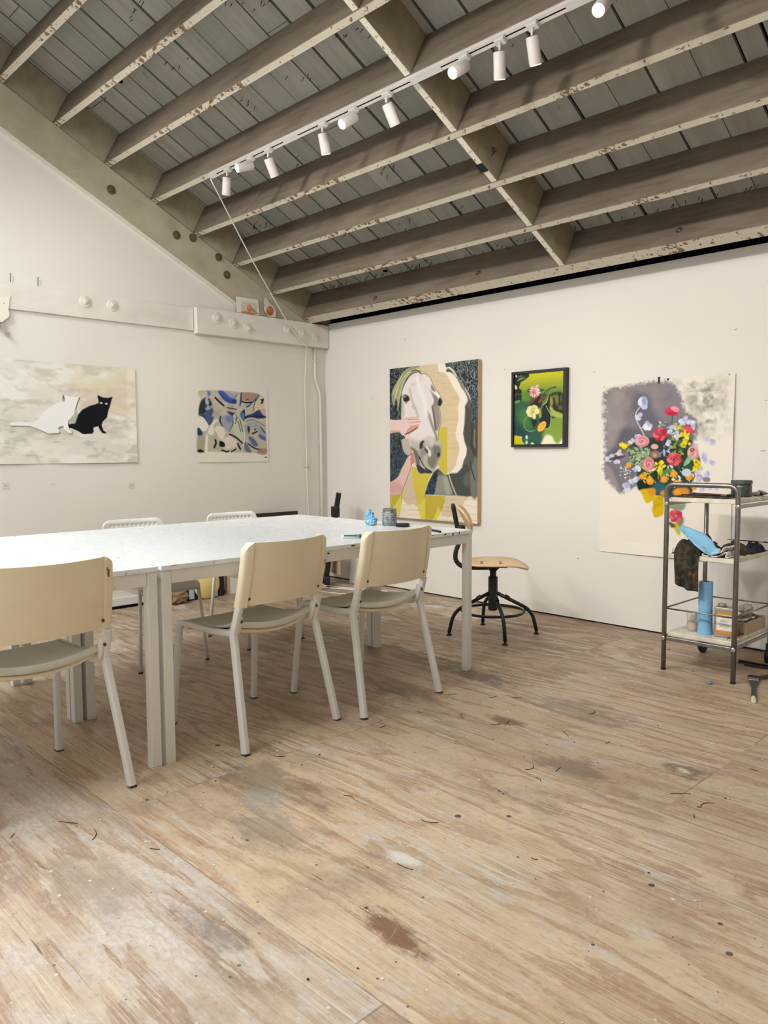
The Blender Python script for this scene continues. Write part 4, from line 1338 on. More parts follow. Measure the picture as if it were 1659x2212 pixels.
def brush(loc, rz, ln, label, hm, r=0.0045, tilt=0.0, group=None):
    t = thing('paint_brush', label, 'brush', loc, rz, group)
    t.rotation_euler = (0, -tilt, rz)
    bm = bmesh.new(); sweep(bm, [(-ln, 0, r), (-ln * 0.7, 0, r), (-ln * 0.3, 0, r), (-0.028, 0, r)], circ(r, 10), scale=[0.45, 0.7, 1, 0.8])
    obj('handle', bm, hm, t, smooth=True)
    obj('ferrule', tube([(-0.0278, 0, r), (0, 0, r)], r * 0.95, 10), M_FERR, t)
    bm = bmesh.new(); sweep(bm, [(0.0002, 0, r), (0.012, 0, r), (0.030, 0, r)], circ(r, 8), scale=[0.95, 1.15, 0.3]); obj('bristles', bm, M_BRIS, t)
    return t
GB = 'brushes on the trolley'
brush((3.86, -0.66, Z1 + 0.0095), math.radians(8), 0.22, 'dark brush lying nearest the front edge of the trolley palette', M_HANDLES[0])
brush((3.84, -0.60, Z1 + 0.0095), math.radians(-12), 0.2, 'dark red brush lying behind another brush on the trolley palette', M_HANDLES[2])
brush((3.66, -0.55, Z1 + 0.0095), math.radians(170), 0.2, 'black brush at the back of the palette, bristles pointing left', M_HANDLES[1])
gj = thing('glass_jar', 'murky green lidded glass jar on the top shelf of the trolley', 'jar', (3.858, -0.525, Z1 + 0.0095))
gj.location = (3.858, -0.47, Z1)
obj('jar_glass', L([(0.046, 0), (0.050, 0.004), (0.050, 0.058), (0.046, 0.064), (0.042, 0.0645), (0.042, 0.004), (0.001, 0.004)], 32), M_GLASSG, gj, smooth=True)
obj('lid', L([(0.049, 0.0655), (0.0515, 0.067), (0.0515, 0.083), (0.049, 0.086), (0.001, 0.086)], 36), mat('grey_green_lid', rgb(84, 92, 82), 0.5, var=0.3, vscale=60), gj)
obj('contents', L([(0.001, 0.0045), (0.0415, 0.0045), (0.0415, 0.045), (0.001, 0.045)], 28), mat('green_sludge', rgb(54, 62, 50), 0.4, var=0.3, vscale=50), gj)
# paint tubes
M_TUBEA = mat('silver_paint_tube', rgb(190, 188, 184), 0.35, 0.7, var=0.25, vscale=60)
M_TUBEB = mat('smeared_paint_tube', rgb(104, 84, 66), 0.5, var=0.5, vscale=50)
def ptube(loc, rz, label, m, capm, s=1.0, group=None):
    t = thing('paint_tube', label, 'tube', loc, rz, group)
    bm = bmesh.new()
    secs = [(-0.055, 0.017, 0.0012), (-0.03, 0.016, 0.006), (0.0, 0.0145, 0.011), (0.022, 0.0125, 0.0125), (0.028, 0.006, 0.006)]
    rings = []
    for x_, a, b in secs:
        ring = [bm.verts.new((x_ * s, a * s * math.cos(q_), 0.0125 * s + b * s * math.sin(q_))) for q_ in np.linspace(0, 2 * PI, 16, endpoint=False)]
        rings.append(ring)
    for A_, B_ in zip(rings, rings[1:]):
        for i in range(16): bm.faces.new((A_[i], A_[(i + 1) % 16], B_[(i + 1) % 16], B_[i]))
    bm.faces.new(rings[0]); bm.faces.new(rings[-1])
    bmesh.ops.recalc_face_normals(bm, faces=bm.faces)
    auto_smooth(obj('tube_body', bm, m, t), 60)
    obj('tube_cap', tube([(0.0285 * s, 0, 0.0125 * s), (0.043 * s, 0, 0.0125 * s)], 0.0075 * s, 12), capm, t)
    return t
ptube((3.885, -0.37, Z1), 0.6, 'silver paint tube lying behind the jar on the top shelf', M_TUBEA, M_BLACKP)
ptube((3.90, -0.31, Z1), 2.3, 'brown smeared paint tube farthest back on the top shelf', M_TUBEB, M_TUBEA, 1.15)
ptube((3.80, -0.36, Z1), -0.4, 'brown smeared paint tube behind the green jar on the top shelf', M_TUBEB, M_BLACKP, 0.9)

# middle shelf: rags and the blue towel
M_RAG = cloth_mat('paint_rag_dark', [(0.28, rgb(24, 24, 24)), (0.42, rgb(52, 46, 38)), (0.54, rgb(82, 74, 58)), (0.60, rgb(44, 48, 40)), (0.68, rgb(120, 58, 50)), (0.76, rgb(128, 118, 92))], 16)
M_RAG2 = cloth_mat('paint_rag_camo', [(0.28, rgb(20, 24, 20)), (0.42, rgb(44, 42, 34)), (0.50, rgb(78, 70, 52)), (0.56, rgb(38, 38, 34)), (0.61, rgb(58, 54, 42)), (0.65, rgb(104, 52, 36)), (0.67, rgb(96, 84, 56)), (0.75, rgb(120, 108, 76))], 10)
M_NAVY = cloth_mat('navy_stained_towel', [(0.3, rgb(22, 24, 46)), (0.5, rgb(34, 36, 70)), (0.62, rgb(60, 76, 68)), (0.72, rgb(84, 92, 84))], 18)
M_BLUE = cloth_mat('blue_shop_towel', [(0.3, rgb(128, 184, 220)), (0.60, rgb(146, 198, 232)), (0.66, rgb(128, 140, 90)), (0.70, rgb(140, 192, 226))], 12)
M_WRAG = cloth_mat('whitish_rag_edge', [(0.3, rgb(206, 202, 196)), (0.55, rgb(226, 224, 218)), (0.65, rgb(150, 96, 92)), (0.75, rgb(214, 210, 202))], 24)
# draped rag hanging over the front edge
def rag1(u, v):
    # u across (x), v from shelf back to hanging tip
    x = 3.628 + 0.135 * u
    path = [(-0.585, 0.640), (-0.64, 0.672), (-0.69, 0.655), (-0.722, 0.628), (-0.7375, 0.60), (-0.742, 0.55), (-0.740, 0.50), (-0.742, 0.468)]
    f = v * (len(path) - 1); i = min(int(f), len(path) - 2); t = f - i
    y = path[i][0] * (1 - t) + path[i + 1][0] * t; z = path[i][1] * (1 - t) + path[i + 1][1] * t
    hang = max(0, v - 0.5) * 2
    x += 0.022 * hang * (1 - u) + 0.012 * hang * (u - 0.3) + (0.006 - 0.02 * u) * (1 - hang) * 0.3
    y += 0.008 * math.sin(u * 14 + v * 3) * (0.3 + hang)- 0.006 * hang
    z += 0.012 * math.sin(u * 9 + 1.3) * (1 - hang) - 0.022 * hang * u * (1 - u) * 4 * 0.6 - 0.030 * hang * u
    if hang < 0.2: z += 0.010 * math.sin(u * PI)
    return Vector((x, y, z))
bm = bmesh.new(); grid(bm, rag1, 30, 30)
rg1 = obj('paint_rag', bm, M_RAG2, None); solid(rg1, 0.003, 0); auto_smooth(rg1, 80)
tag(rg1, 'dark paint-smeared rag hanging over the front edge of the middle shelf', 'rag')
def lump(name, cx, cy, sx, sy, sz, m, seed, label, zb=Z2):
    bm = bmesh.new(); rr = random.Random(seed)
    ph = [rr.uniform(0, 6) for _ in range(8)]
    def top(u, v):
        X_, Y_ = 2 * u - 1, 2 * v - 1
        d = max(0, 1 - (abs(X_) ** 2.6 + abs(Y_) ** 2.6))
        h = d ** 0.55 * (0.72 + 0.16 * math.sin(5 * X_ + ph[0]) + 0.15 * math.sin(7 * Y_ + 3 * X_ + ph[1]) + 0.10 * math.sin(11 * X_ - 5 * Y_ + ph[2]))
        return Vector((cx + sx * X_ * (1 + 0.10 * math.sin(4 * Y_ + ph[3])), cy + sy * Y_ * (1 + 0.1 * math.sin(3 * X_ + ph[4])), zb + 0.001 + sz * max(h, 0)))
    grid(bm, top, 30, 30)
    o = obj(name, bm, m, None); auto_smooth(o, 80)
    md = o.modifiers.new('s', 'SOLIDIFY'); md.thickness = 0.004; md.offset = -1
    tag(o, label, 'rag'); return o
lump('paint_rag', 3.705, -0.59, 0.105, 0.105, 0.10, M_RAG, 3, 'dark bunched rag on the middle shelf, left of the blue towel')
lump('paint_rag', 3.83, -0.45, 0.085, 0.10, 0.060, M_RAG, 7, 'dark crumpled rag under the blue towel on the middle shelf')
lump('paint_rag', 3.885, -0.36, 0.04, 0.11, 0.055, M_NAVY, 12, 'navy blue stained rag at the right of the middle shelf')
# folded whitish rag edges: a scroll seen end on
def scroll(pts, y0, y1, m, th=0.005):
    bm = bmesh.new()
    P_ = smooth_path(pts, 6)
    V_ = [[bm.verts.new((p.x, y, p.z)) for p in P_] for y in np.linspace(y0, y1, 6)]
    for a, b in zip(V_, V_[1:]):
        for i in range(len(P_) - 1): bm.faces.new((a[i], a[i + 1], b[i + 1], b[i]))
    return bm
sc_ = scroll([(3.775, 0, 0.628), (3.772, 0, 0.619), (3.785, 0, 0.616), (3.805, 0, 0.617), (3.818, 0, 0.624), (3.812, 0, 0.632), (3.805, 0, 0.622), (3.825, 0, 0.616), (3.855, 0, 0.622), (3.872, 0, 0.634), (3.885, 0, 0.642), (3.893, 0, 0.636), (3.888, 0, 0.622), (3.899, 0, 0.617)], -0.722, -0.60, M_WRAG)
o = obj('paint_rag', sc_, M_WRAG, None); solid(o, 0.005, 0); auto_smooth(o, 80); tag(o, 'whitish folded rag curling at the front edge of the middle shelf', 'rag')
sc_ = scroll([(3.775, 0, 0.638), (3.79, 0, 0.632), (3.83, 0, 0.634), (3.858, 0, 0.640), (3.868, 0, 0.660), (3.885, 0, 0.668), (3.898, 0, 0.664)], -0.705, -0.58, M_BLUE)
o = obj('paint_rag', sc_, M_WRAG, None); solid(o, 0.004, 0); auto_smooth(o, 80); tag(o, 'stained rag folded in a curl just under the blue strip on the middle shelf', 'rag')
bw = obj('rolled_cloth', tube(smooth_path([(3.612, -0.69, Z2 + 0.017), (3.632, -0.70, Z2 + 0.017), (3.655, -0.705, Z2 + 0.014)], 5), 0.0135, 14), M_WRAG, None, smooth=True)
tag(bw, 'small white roll at the left end of the middle shelf', 'cloth')
# blue towel strip leaning across the rags
def strip(u, v):
    path = [(3.622, 0.748, -0.66, 0.013), (3.66, 0.735, -0.67, 0.017), (3.70, 0.716, -0.68, 0.024), (3.745, 0.694, -0.69, 0.034), (3.79, 0.664, -0.70, 0.032), (3.815, 0.640, -0.70, 0.022), (3.845, 0.642, -0.70, 0.014)]
    f = v * (len(path) - 1); i = min(int(f), len(path) - 2); t = f - i
    a, b = path[i], path[i + 1]
    x, z, y, w = [a[k] * (1 - t) + b[k] * t for k in range(4)]
    s = 2 * u - 1
    return Vector((x + s * w * 0.25, y + s * w * 1.2, z + s * w * 0.75 - 0.006 * (1 - s * s)))
bm = bmesh.new(); grid(bm, strip, 8, 30)
o = obj('blue_towel', bm, M_BLUE, None); solid(o, 0.004, 0); auto_smooth(o, 80)
tag(o, 'long folded blue paper towel lying across the rags on the middle shelf', 'towel')
brush((3.835, -0.635, 0.655), math.radians(0), 0.235, 'thin black brush under the blue towel, end sticking out left', M_HANDLES[1], 0.0035, tilt=-0.35)
brush((3.93, -0.34, 0.662), math.radians(0), 0.19, 'thin black brush lying over the navy rag on the middle shelf', M_HANDLES[1], 0.0035)

# bottom shelf
M_BROLL = cloth_mat('blue_roll_paper', [(0.3, rgb(124, 176, 216)), (0.7, rgb(140, 190, 228))], 40, 0.9)
rl = thing('towel_roll', 'tall blue paper towel roll standing on the bottom shelf', 'roll', (3.762, -0.64, Z3))
obj('paper', L([(0.038, 0), (0.0365, 0.003), (0.034, 0.09), (0.033, 0.27), (0.032, 0.272), (0.016, 0.272), (0.016, 0.02)], 32, None, False), M_BROLL, rl, smooth=False)
auto_smooth(rl.children[0], 40)
obj('core', L([(0.0155, 0.02), (0.0155, 0.2715), (0.0135, 0.2715), (0.0135, 0.02)], 20, None, False), mat('cardboard', rgb(150, 120, 90), 0.8), rl)
ripm = obj('torn_flap', B(-0.0335, -0.0325, -0.012, 0.006, 0.15, 0.26), M_BROLL, rl)
can = thing('solvent_can', 'rectangular metal solvent can with white and orange label on the bottom shelf', 'can', (3.862, -0.628, Z3), math.radians(6))
M_TIN = mat('dull_tin', rgb(176, 172, 158), 0.4, 0.6, var=0.25, vscale=18)
obj('can_body', B(-0.049, 0.049, -0.032, 0.032, 0.0, 0.150), M_TIN, can, bevel=0.006, seg=3)
obj('top_rim', B(-0.050, 0.050, -0.033, 0.033, 0.1465, 0.152), M_TIN, can, bevel=0.004)
obj('cap', L([(0.018, 0.1525), (0.021, 0.155), (0.021, 0.164), (0.018, 0.168), (0.001, 0.168)], 24, Matrix.Translation((-0.020, 0, 0))), M_TIN, can)
M_LBLW = mat('label_white', rgb(232, 230, 222), 0.6); M_LBLO = mat('label_orange', rgb(214, 142, 40), 0.6); M_INK = mat('label_ink', rgb(60, 56, 54), 0.7)
lb = obj('label', B(-0.037, 0.037, -0.0328, -0.0322, 0.020, 0.128), M_LBLW, can)
obj('orange_band', B(-0.037, 0.037, -0.0333, -0.0329, 0.116, 0.128), M_LBLO, lb); obj('orange_band', B(-0.037, 0.037, -0.0333, -0.0329, 0.020, 0.036), M_LBLO, lb)
bm = bmesh.new(); rr = random.Random(5)
for zz, h in ((0.1085, 0.004), (0.1015, 0.0045)):
    x_ = -0.03
    while x_ < 0.028:
        w = rr.uniform(0.0025, 0.005); box(bm, x_, x_ + w, -0.0331, -0.0329, zz, zz + h); x_ += w + 0.0012 + (0.003 if rr.random() < 0.2 else 0)
sg = [(-0.020, 0.080), (-0.015, 0.087), (-0.013, 0.078), (-0.006, 0.090), (-0.004, 0.079), (0.002, 0.091), (0.003, 0.079), (0.008, 0.084), (0.012, 0.079), (0.018, 0.086), (0.026, 0.090)]
sweep(bm, smooth_path([(a, -0.033, b) for a, b in sg], 5), circ(0.0006, 5))
for zz in (0.070, 0.066, 0.062, 0.058, 0.054):
    x_ = -0.024 + rr.uniform(0, 0.006)
    while x_ < 0.020:
        w = rr.uniform(0.002, 0.007); box(bm, x_, x_ + w, -0.0331, -0.0329, zz, zz + 0.0013); x_ += w + 0.0015
box(bm, -0.004, 0.004, -0.0331, -0.0329, 0.043, 0.0445)
obj('print', bm, M_INK, lb)
# plastic cup with orange residue
M_CUP = bpy.data.materials.new('clear_plastic'); kk = NT(M_CUP)
kk.b.inputs['Alpha'].default_value = 0.30; kk.b.inputs['Roughness'].default_value = 0.15
kk.l(kk.ramp(kk.noise(kk.coord(), 30), [(0.3, rgb(236, 236, 232)), (0.7, rgb(216, 212, 204))]), kk.b.inputs['Base Color'])
cup = thing('plastic_cup', 'clear plastic cup with orange paint inside, left of the blue roll', 'cup', (3.688, -0.615, Z3))
obj('cup_wall', L([(0.001, 0.001), (0.027, 0.001), (0.0345, 0.098), (0.0335, 0.098), (0.0262, 0.003), (0.001, 0.003)], 28, None, False), M_CUP, cup, smooth=False)
M_ORP = cloth_mat('orange_paint', [(0.35, rgb(232, 150, 40)), (0.55, rgb(224, 170, 90)), (0.7, rgb(210, 200, 180))], 50, 0.4)
obj('paint_residue', L([(0.001, 0.0035), (0.0255, 0.0035), (0.0285, 0.042), (0.020, 0.046), (0.001, 0.026)], 24), M_ORP, cup, smooth=True)
bm = bmesh.new(); grid(bm, lambda u, v: Vector((-0.016 + 0.034 * u, -0.01 + 0.006 * math.sin(u * 7) + 0.018 * v, 0.05 + 0.046 * v * (0.6 + 0.4 * u) + 0.004 * math.sin(9 * u))), 10, 8)
o = obj('cloth_scrap', bm, mat('brown_scrap', rgb(128, 92, 62), 0.8, var=0.3, vscale=60), cup); solid(o, 0.002)
# small chrome fitting
ft = thing('metal_fitting', 'small shiny metal fitting behind the plastic cup', 'fitting', (3.645, -0.555, Z3 + 0.017), 0.3)
obj('barrel', tube([(0, -0.03, 0), (0, 0.03, 0)], 0.0165, 16), M_CHROME, ft); obj('tip', tube([(0, -0.05, 0), (0, -0.0305, 0)], 0.010, 14), M_CHROME, ft)
# wooden paint box with tubes
bxo = thing('paint_box', 'open pale wooden box of paint tubes at the back of the bottom shelf', 'box', (3.872, -0.40, Z3 + 0.001))
M_BOXW = mat('pale_box_wood', rgb(186, 168, 140), 0.6, var=0.15, vscale=12, stretch=(1, 6, 1))
obj('bottom', B(-0.055, 0.055, -0.13, 0.13, 0.0, 0.006), M_BOXW, bxo)
for a in ((-0.055, -0.048, -0.13, 0.13), (0.048, 0.055, -0.13, 0.13), (-0.0475, 0.0475, -0.13, -0.123), (-0.0475, 0.0475, 0.123, 0.13)):
    obj('side', B(*a, 0.0065, 0.062), M_BOXW, bxo, bevel=0.001)
GT = 'paint tubes in the wooden box'
for i, (x_, y_, a) in enumerate(((-0.02, -0.08, 0.4), (0.018, -0.05, 1.4), (-0.015, -0.01, 2.0), (0.022, 0.03, -0.6), (-0.012, 0.07, 0.9), (0.012, 0.09, 2.6))):
    t = ptube((3.872 + x_, -0.40 + y_, Z3 + 0.048 + 0.004 * (i % 2)), a, '%s paint tube from the front in the pale wooden box' % ['first', 'second', 'third', 'fourth', 'fifth', 'sixth'][i], [M_TUBEA, M_TUBEA, M_TUBEB][i % 3], [M_BLACKP, M_TUBEA, M_LBLO][i % 3], 0.85, GT)
bm = bmesh.new()
fl = [(3.86 + 0.0, -0.47)]
gl = crumple('g', 0.045, M_PAPER, 31, (0.7, 1.25, 0.55))
o = obj('crumpled_glove', gl, mat('grey_rag_paper', rgb(186, 178, 168), 0.8, var=0.2, vscale=40), None, loc=(3.858, -0.36, Z3 + 0.0725)); tag(o, 'crumpled greyish cloth on top of the tubes in the wooden box', 'cloth')
brush((3.918, -0.48, Z3), math.radians(82), 0.2, 'dark brush lying beside the wooden box on the bottom shelf', M_HANDLES[0], 0.005)
pk = obj('pink_scrap', B(-0.02, 0.02, -0.05, 0.05, 0, 0.003), mat('pinkish_scrap', rgb(196, 150, 132), 0.8, var=0.3, vscale=30), None, loc=(3.908, -0.585, Z3 + 0.0005)); pk.rotation_euler = (0, 0, 0.2)
tag(pk, 'pinkish flat scrap at the right edge of the bottom shelf', 'scrap')

# ------------------------------------------------------------------ floor clutter at right
br = thing('flat_brush', 'flat paint brush with dark green handle and white tip lying on the floor', 'brush', (3.995, -0.60, 0), math.atan2(-0.37, 0.135))
bm = bmesh.new()
grid_ = [(0.06, 0.020, 0.004, 0.016), (0.10, 0.017, 0.004, 0.016), (0.16, 0.011, 0.004, 0.016), (0.28, 0.010, 0.004, 0.018), (0.345, 0.012, 0.004, 0.018)]
rings = []
for x_, w, z0_, z1_ in grid_:
    rings.append([bm.verts.new((x_, sy * w, zz)) for sy, zz in ((-1, z0_), (1, z0_), (1, z1_), (-1, z1_))])
for A_, B_ in zip(rings, rings[1:]):
    for i in range(4): bm.faces.new((A_[i], A_[(i + 1) % 4], B_[(i + 1) % 4], B_[i]))
bm.faces.new(rings[0]); bm.faces.new(rings[-1]); bmesh.ops.recalc_face_normals(bm, faces=bm.faces)
obj('handle', bm, mat('dark_green_handle', rgb(36, 66, 60), 0.4), br, bevel=0.003)
obj('handle_tip', tube([(0.3455, 0, 0.011), (0.395, 0, 0.011)], 0.0105, 12), mat('bone_tip', rgb(226, 216, 188), 0.5), br)
obj('ferrule', B(0.02, 0.0595, -0.024, 0.024, 0.003, 0.018), M_FERR, br, bevel=0.002)
bm = bmesh.new(); box(bm, -0.035, 0.0195, -0.026, 0.026, 0.001, 0.017); obj('bristles', bm, M_BRIS, br, bevel=0.004)
pl = thing('wire_pliers', 'red handled pliers lying on the floor by the right edge', 'pliers', (4.03, -0.545, 0.012), math.atan2(0.1, 0.06))
M_RED = mat('red_grip', rgb(124, 44, 36), 0.5)
for s in (-1, 1):
    obj('grip', tube(smooth_path([(0.02, s * 0.006, 0), (0.06, s * 0.022, 0), (0.11, s * 0.026, 0), (0.16, s * 0.018, 0)], 5), 0.008, 10), M_RED, pl, smooth=True)
    bm = bmesh.new(); sweep(bm, [(0.019, s * 0.005, 0), (-0.01, -s * 0.004, 0), (-0.05, -s * 0.003, 0)], rect(0.012, 0.012), scale=[1, 1.2, 0.5]); obj('jaw', bm, M_SCREW, pl)
o = obj('blue_scrap', crumple('s', 0.014, M_BTOW, 41, (1, 1, 0.6), sub=2), mat('grey_blue_scrap', rgb(126, 144, 158), 0.8), None, loc=(3.866, -0.823, 0.0)); tag(o, 'tiny crumpled grey blue scrap on the floor in front of the trolley', 'scrap')
# dark board and brown sheets leaning low behind the trolley
lb_ = thing('flat_portfolio', 'tan board with dark edge lying on the floor under the trolley', 'board', (4.02, -0.22, 0))
obj('board', B(-0.20, 0.30, -0.10, 0.10, 0.0, 0.010), mat('tan_board', rgb(170, 142, 108), 0.7, var=0.1), lb_, bevel=0.001); obj('dark_edge', B(-0.205, 0.30, -0.106, -0.1005, 0.0, 0.016), M_BLACKP, lb_)
dk = obj('dark_stick', tube([(3.86, -0.36, 0.0065), (4.30, -0.34, 0.0065)], 0.0065, 10), M_HANDLES[0], None); tag(dk, 'long dark stick lying on the floor behind the right trolley leg', 'stick')
ob_ = obj('orange_strip', B(4.00, 4.03, -0.49, -0.20, 0.0, 0.006), mat('orange_strip_paint', rgb(186, 96, 60), 0.7), None); ob_.location = (0.06, 0.1, 0); tag(ob_, 'thin orange strip on the floor at the far right edge', 'strip')

# ------------------------------------------------------------------ corner: easel, canvas, boards, cables
es = thing('black_easel', 'black easel standing in the corner behind the tables', 'easel', (0.42, -0.30, 0), math.radians(-38))
bm = bmesh.new()
for s in (-1, 1):
    sweep(bm, [(s * 0.026 - 0.01, -0.05, 0.08), (s * 0.026 + 0.035, 0.06, 0.80)], rect(0.040, 0.045, 0.004))
obj('mast', bm, M_BLACK, es)
obj('clamp', B(-0.032, 0.078, -0.005, 0.065, 0.60, 0.685), M_BLACKP, es, bevel=0.006); obj('clamp_lever', tube([(-0.06, 0.02, 0.63), (-0.0285, 0.025, 0.64)], 0.006, 8), M_BLACK, es)
obj('tray', B(-0.16, 0.14, -0.075, -0.025, 0.035, 0.10), M_BLACKP, es, bevel=0.006)
for s, ex in ((1, 0.16), (-1, -0.2)):
    obj('leg', tube(arc_path([(s * 0.03, -0.07, 0.062), (ex, -0.09, 0.062), (ex + s * 0.03, -0.13, 0.008)], 0.03, 5), 0.008, 10), M_BLACK, es, smooth=True)
cv = thing('stretched_canvas', 'blank white canvas resting on the easel in the corner', 'canvas', (0.30, -0.19, 0.10), math.radians(-20))
obj('face', B(-0.19, 0.19, -0.020, -0.001, 0.0, 0.13), M_STRETCH, cv); obj('canvas_top', B(-0.20, 0.20, -0.03, 0.0, 0.131, 0.24), M_PAPER, cv)
pw = obj('leaning_panel', B(-0.125, 0.125, -0.012, 0.012, 0.0, 0.52), mat('grey_white_panel', rgb(206, 204, 198), 0.6, var=0.06), None, loc=(0.525, -0.075, 0.0)); pw.rotation_euler = (math.radians(-6), 0, 0)
tag(pw, 'grey white panel leaning on the right wall in the corner behind the tables', 'panel')
def cable(pts, r, label, m=M_CORD):
    bm = tube(smooth_path(pts, 8), r, 8); o = obj('power_cable', bm, m, None, smooth=True); tag(o, label, 'cable', 'cables on the floor in the corner'); return o
cable([(0.20, -0.33, 0.005), (0.45, -0.33, 0.005), (0.75, -0.24, 0.005), (0.98, -0.22, 0.005), (1.10, -0.30, 0.005), (0.92, -0.38, 0.005)], 0.005, 'pale cable running along the floor from the easel to the right')
cable([(0.15, -0.38, 0.005), (0.42, -0.40, 0.005), (0.70, -0.30, 0.005), (0.95, -0.16, 0.005)], 0.005, 'second pale cable along the floor beside the easel foot')
cable([(0.42, -0.42, 0.05), (0.47, -0.50, 0.004), (0.66, -0.52, 0.004), (0.78, -0.46, 0.004)], 0.003, 'thin white cable dropping from the easel tray to the floor')
cable([(0.80, -0.58, 0.003), (0.79, -0.53, 0.003), (0.84, -0.47, 0.003)], 0.003, 'short end of thin white cable lying under the tables')
bb = obj('dark_brown_board', B(0.055, 0.085, -0.86, -0.40, 0.0, 0.634), mat('dark_brown_board_paint', rgb(58, 38, 28), 0.6, var=0.2), None); tag(bb, 'dark brown board leaning by the left wall behind the right perforated chair', 'board')
# small stack by the left wall
o = obj('paper_bag', crumple('b', 0.075, M_PAPER, 17, (0.7, 1.1, 0.75)), mat('brown_bag_paper', rgb(150, 124, 92), 0.8, var=0.25, vscale=30), None, loc=(0.16, -1.62, 0.0)); tag(o, 'crumpled brown paper bag on the floor by the left wall', 'bag')
o = obj('black_case', B(0.05, 0.12, -1.56, -1.18, 0.0, 0.20), M_BLACKP, None, bevel=0.008); tag(o, 'black flat case standing against the left wall under the tables', 'case')
o = obj('blue_white_sheet', B(0.126, 0.130, -1.505, -1.46, 0.012, 0.16), mat('pale_blue_sheet', rgb(190, 208, 232), 0.6), None); tag(o, 'narrow pale blue sheet leaning on the black case', 'paper')
o = obj('blue_white_sheet', B(0.126, 0.130, -1.33, -1.25, 0.005, 0.22), mat('pale_blue_sheet', rgb(190, 208, 232), 0.6), None); tag(o, 'wider pale blue sheet at the right end of the black case', 'paper')
o = obj('yellow_disc', L([(0.001, -0.012), (0.10, -0.010), (0.115, 0.0), (0.10, 0.012), (0.001, 0.016)], 32, align((-1, 0, 0), (0, 0, 0))), mat('soft_yellow', rgb(238, 216, 140), 0.6), None, loc=(0.152, -1.36, 0.1165)); auto_smooth(o); tag(o, 'round pale yellow disc leaning on the black case', 'disc')
lc = thing('stretched_canvas', 'small tan edged canvas leaning on the left wall under the tables', 'canvas', (0.08, -1.08, 0.0))
obj('side_edge', B(-0.02, 0.02, -0.06, -0.035, 0.0, 0.36), M_STRETCH, lc); obj('face', B(-0.02, 0.021, -0.0345, 0.16, 0.0, 0.36), M_PAPER, lc)
tm = bmesh.new(); V_ = [tm.verts.new(p) for p in ((0.125, -1.03, 0.25), (0.125, -0.93, 0.14), (0.125, -0.93, 0.30), (0.135, -1.03, 0.25), (0.135, -0.93, 0.14), (0.135, -0.93, 0.30))]
for f in ((0, 1, 2), (5, 4, 3), (0, 3, 4, 1), (1, 4, 5, 2), (2, 5, 3, 0)): tm.faces.new([V_[i] for i in f])
o = obj('teal_sheet', tm, mat('teal_card', rgb(40, 128, 136), 0.6), None); tag(o, 'corner of a teal card beside the small leaning canvas', 'card')

# ------------------------------------------------------------------ little things on the walls
for i, (y_, z_) in enumerate(((-2.69, 2.30), (-2.515, 2.30))):
    nz = thing('wall_nail', ['left long nail standing above the flush ledger board', 'right long nail standing above the flush ledger board'][i], 'nail', (0.012, y_, 2.262), 0, 'nails on the ledger')
    obj('shank', tube([(0, 0, 0), (0.002, 0.001, 0.058)], 0.0022, 8), M_NAIL, nz); obj('nail_head', L([(0.004, 0), (0.004, 0.0015)], 10, Matrix.Translation((0.002, 0.001, 0.058))), M_NAIL, nz)
for i, (y_, z_, w, h) in enumerate(((-2.77, 0.932, 0.045, 0.042), (-1.885, 0.902, 0.045, 0.045), (-2.459, 0.932, 0.03, 0.012))):
    o = obj('paper_label', B(0.0005, 0.0015, -w / 2, w / 2, -h / 2, h / 2), mat('pale_label', rgb(214, 210, 202), 0.7, var=0.05), None, loc=(0, y_, z_))
    tag(o, ['small square paper label below the left part of the beach picture', 'small square paper label under the right corner of the beach picture', 'thin torn strip of tape on the wall below the middle of the beach picture'][i], 'label', 'labels below the beach picture')
    if i < 2: obj('print', B(0.0016, 0.002, -0.006, 0.004, -0.001, 0.002), M_INK, o)
for i, (x_, z_, w, h) in enumerate(((3.76, 1.16, 0.012, 0.003), (3.72, 1.65, 0.006, 0.004), (1.93, 1.75, 0.004, 0.006))):
    pass
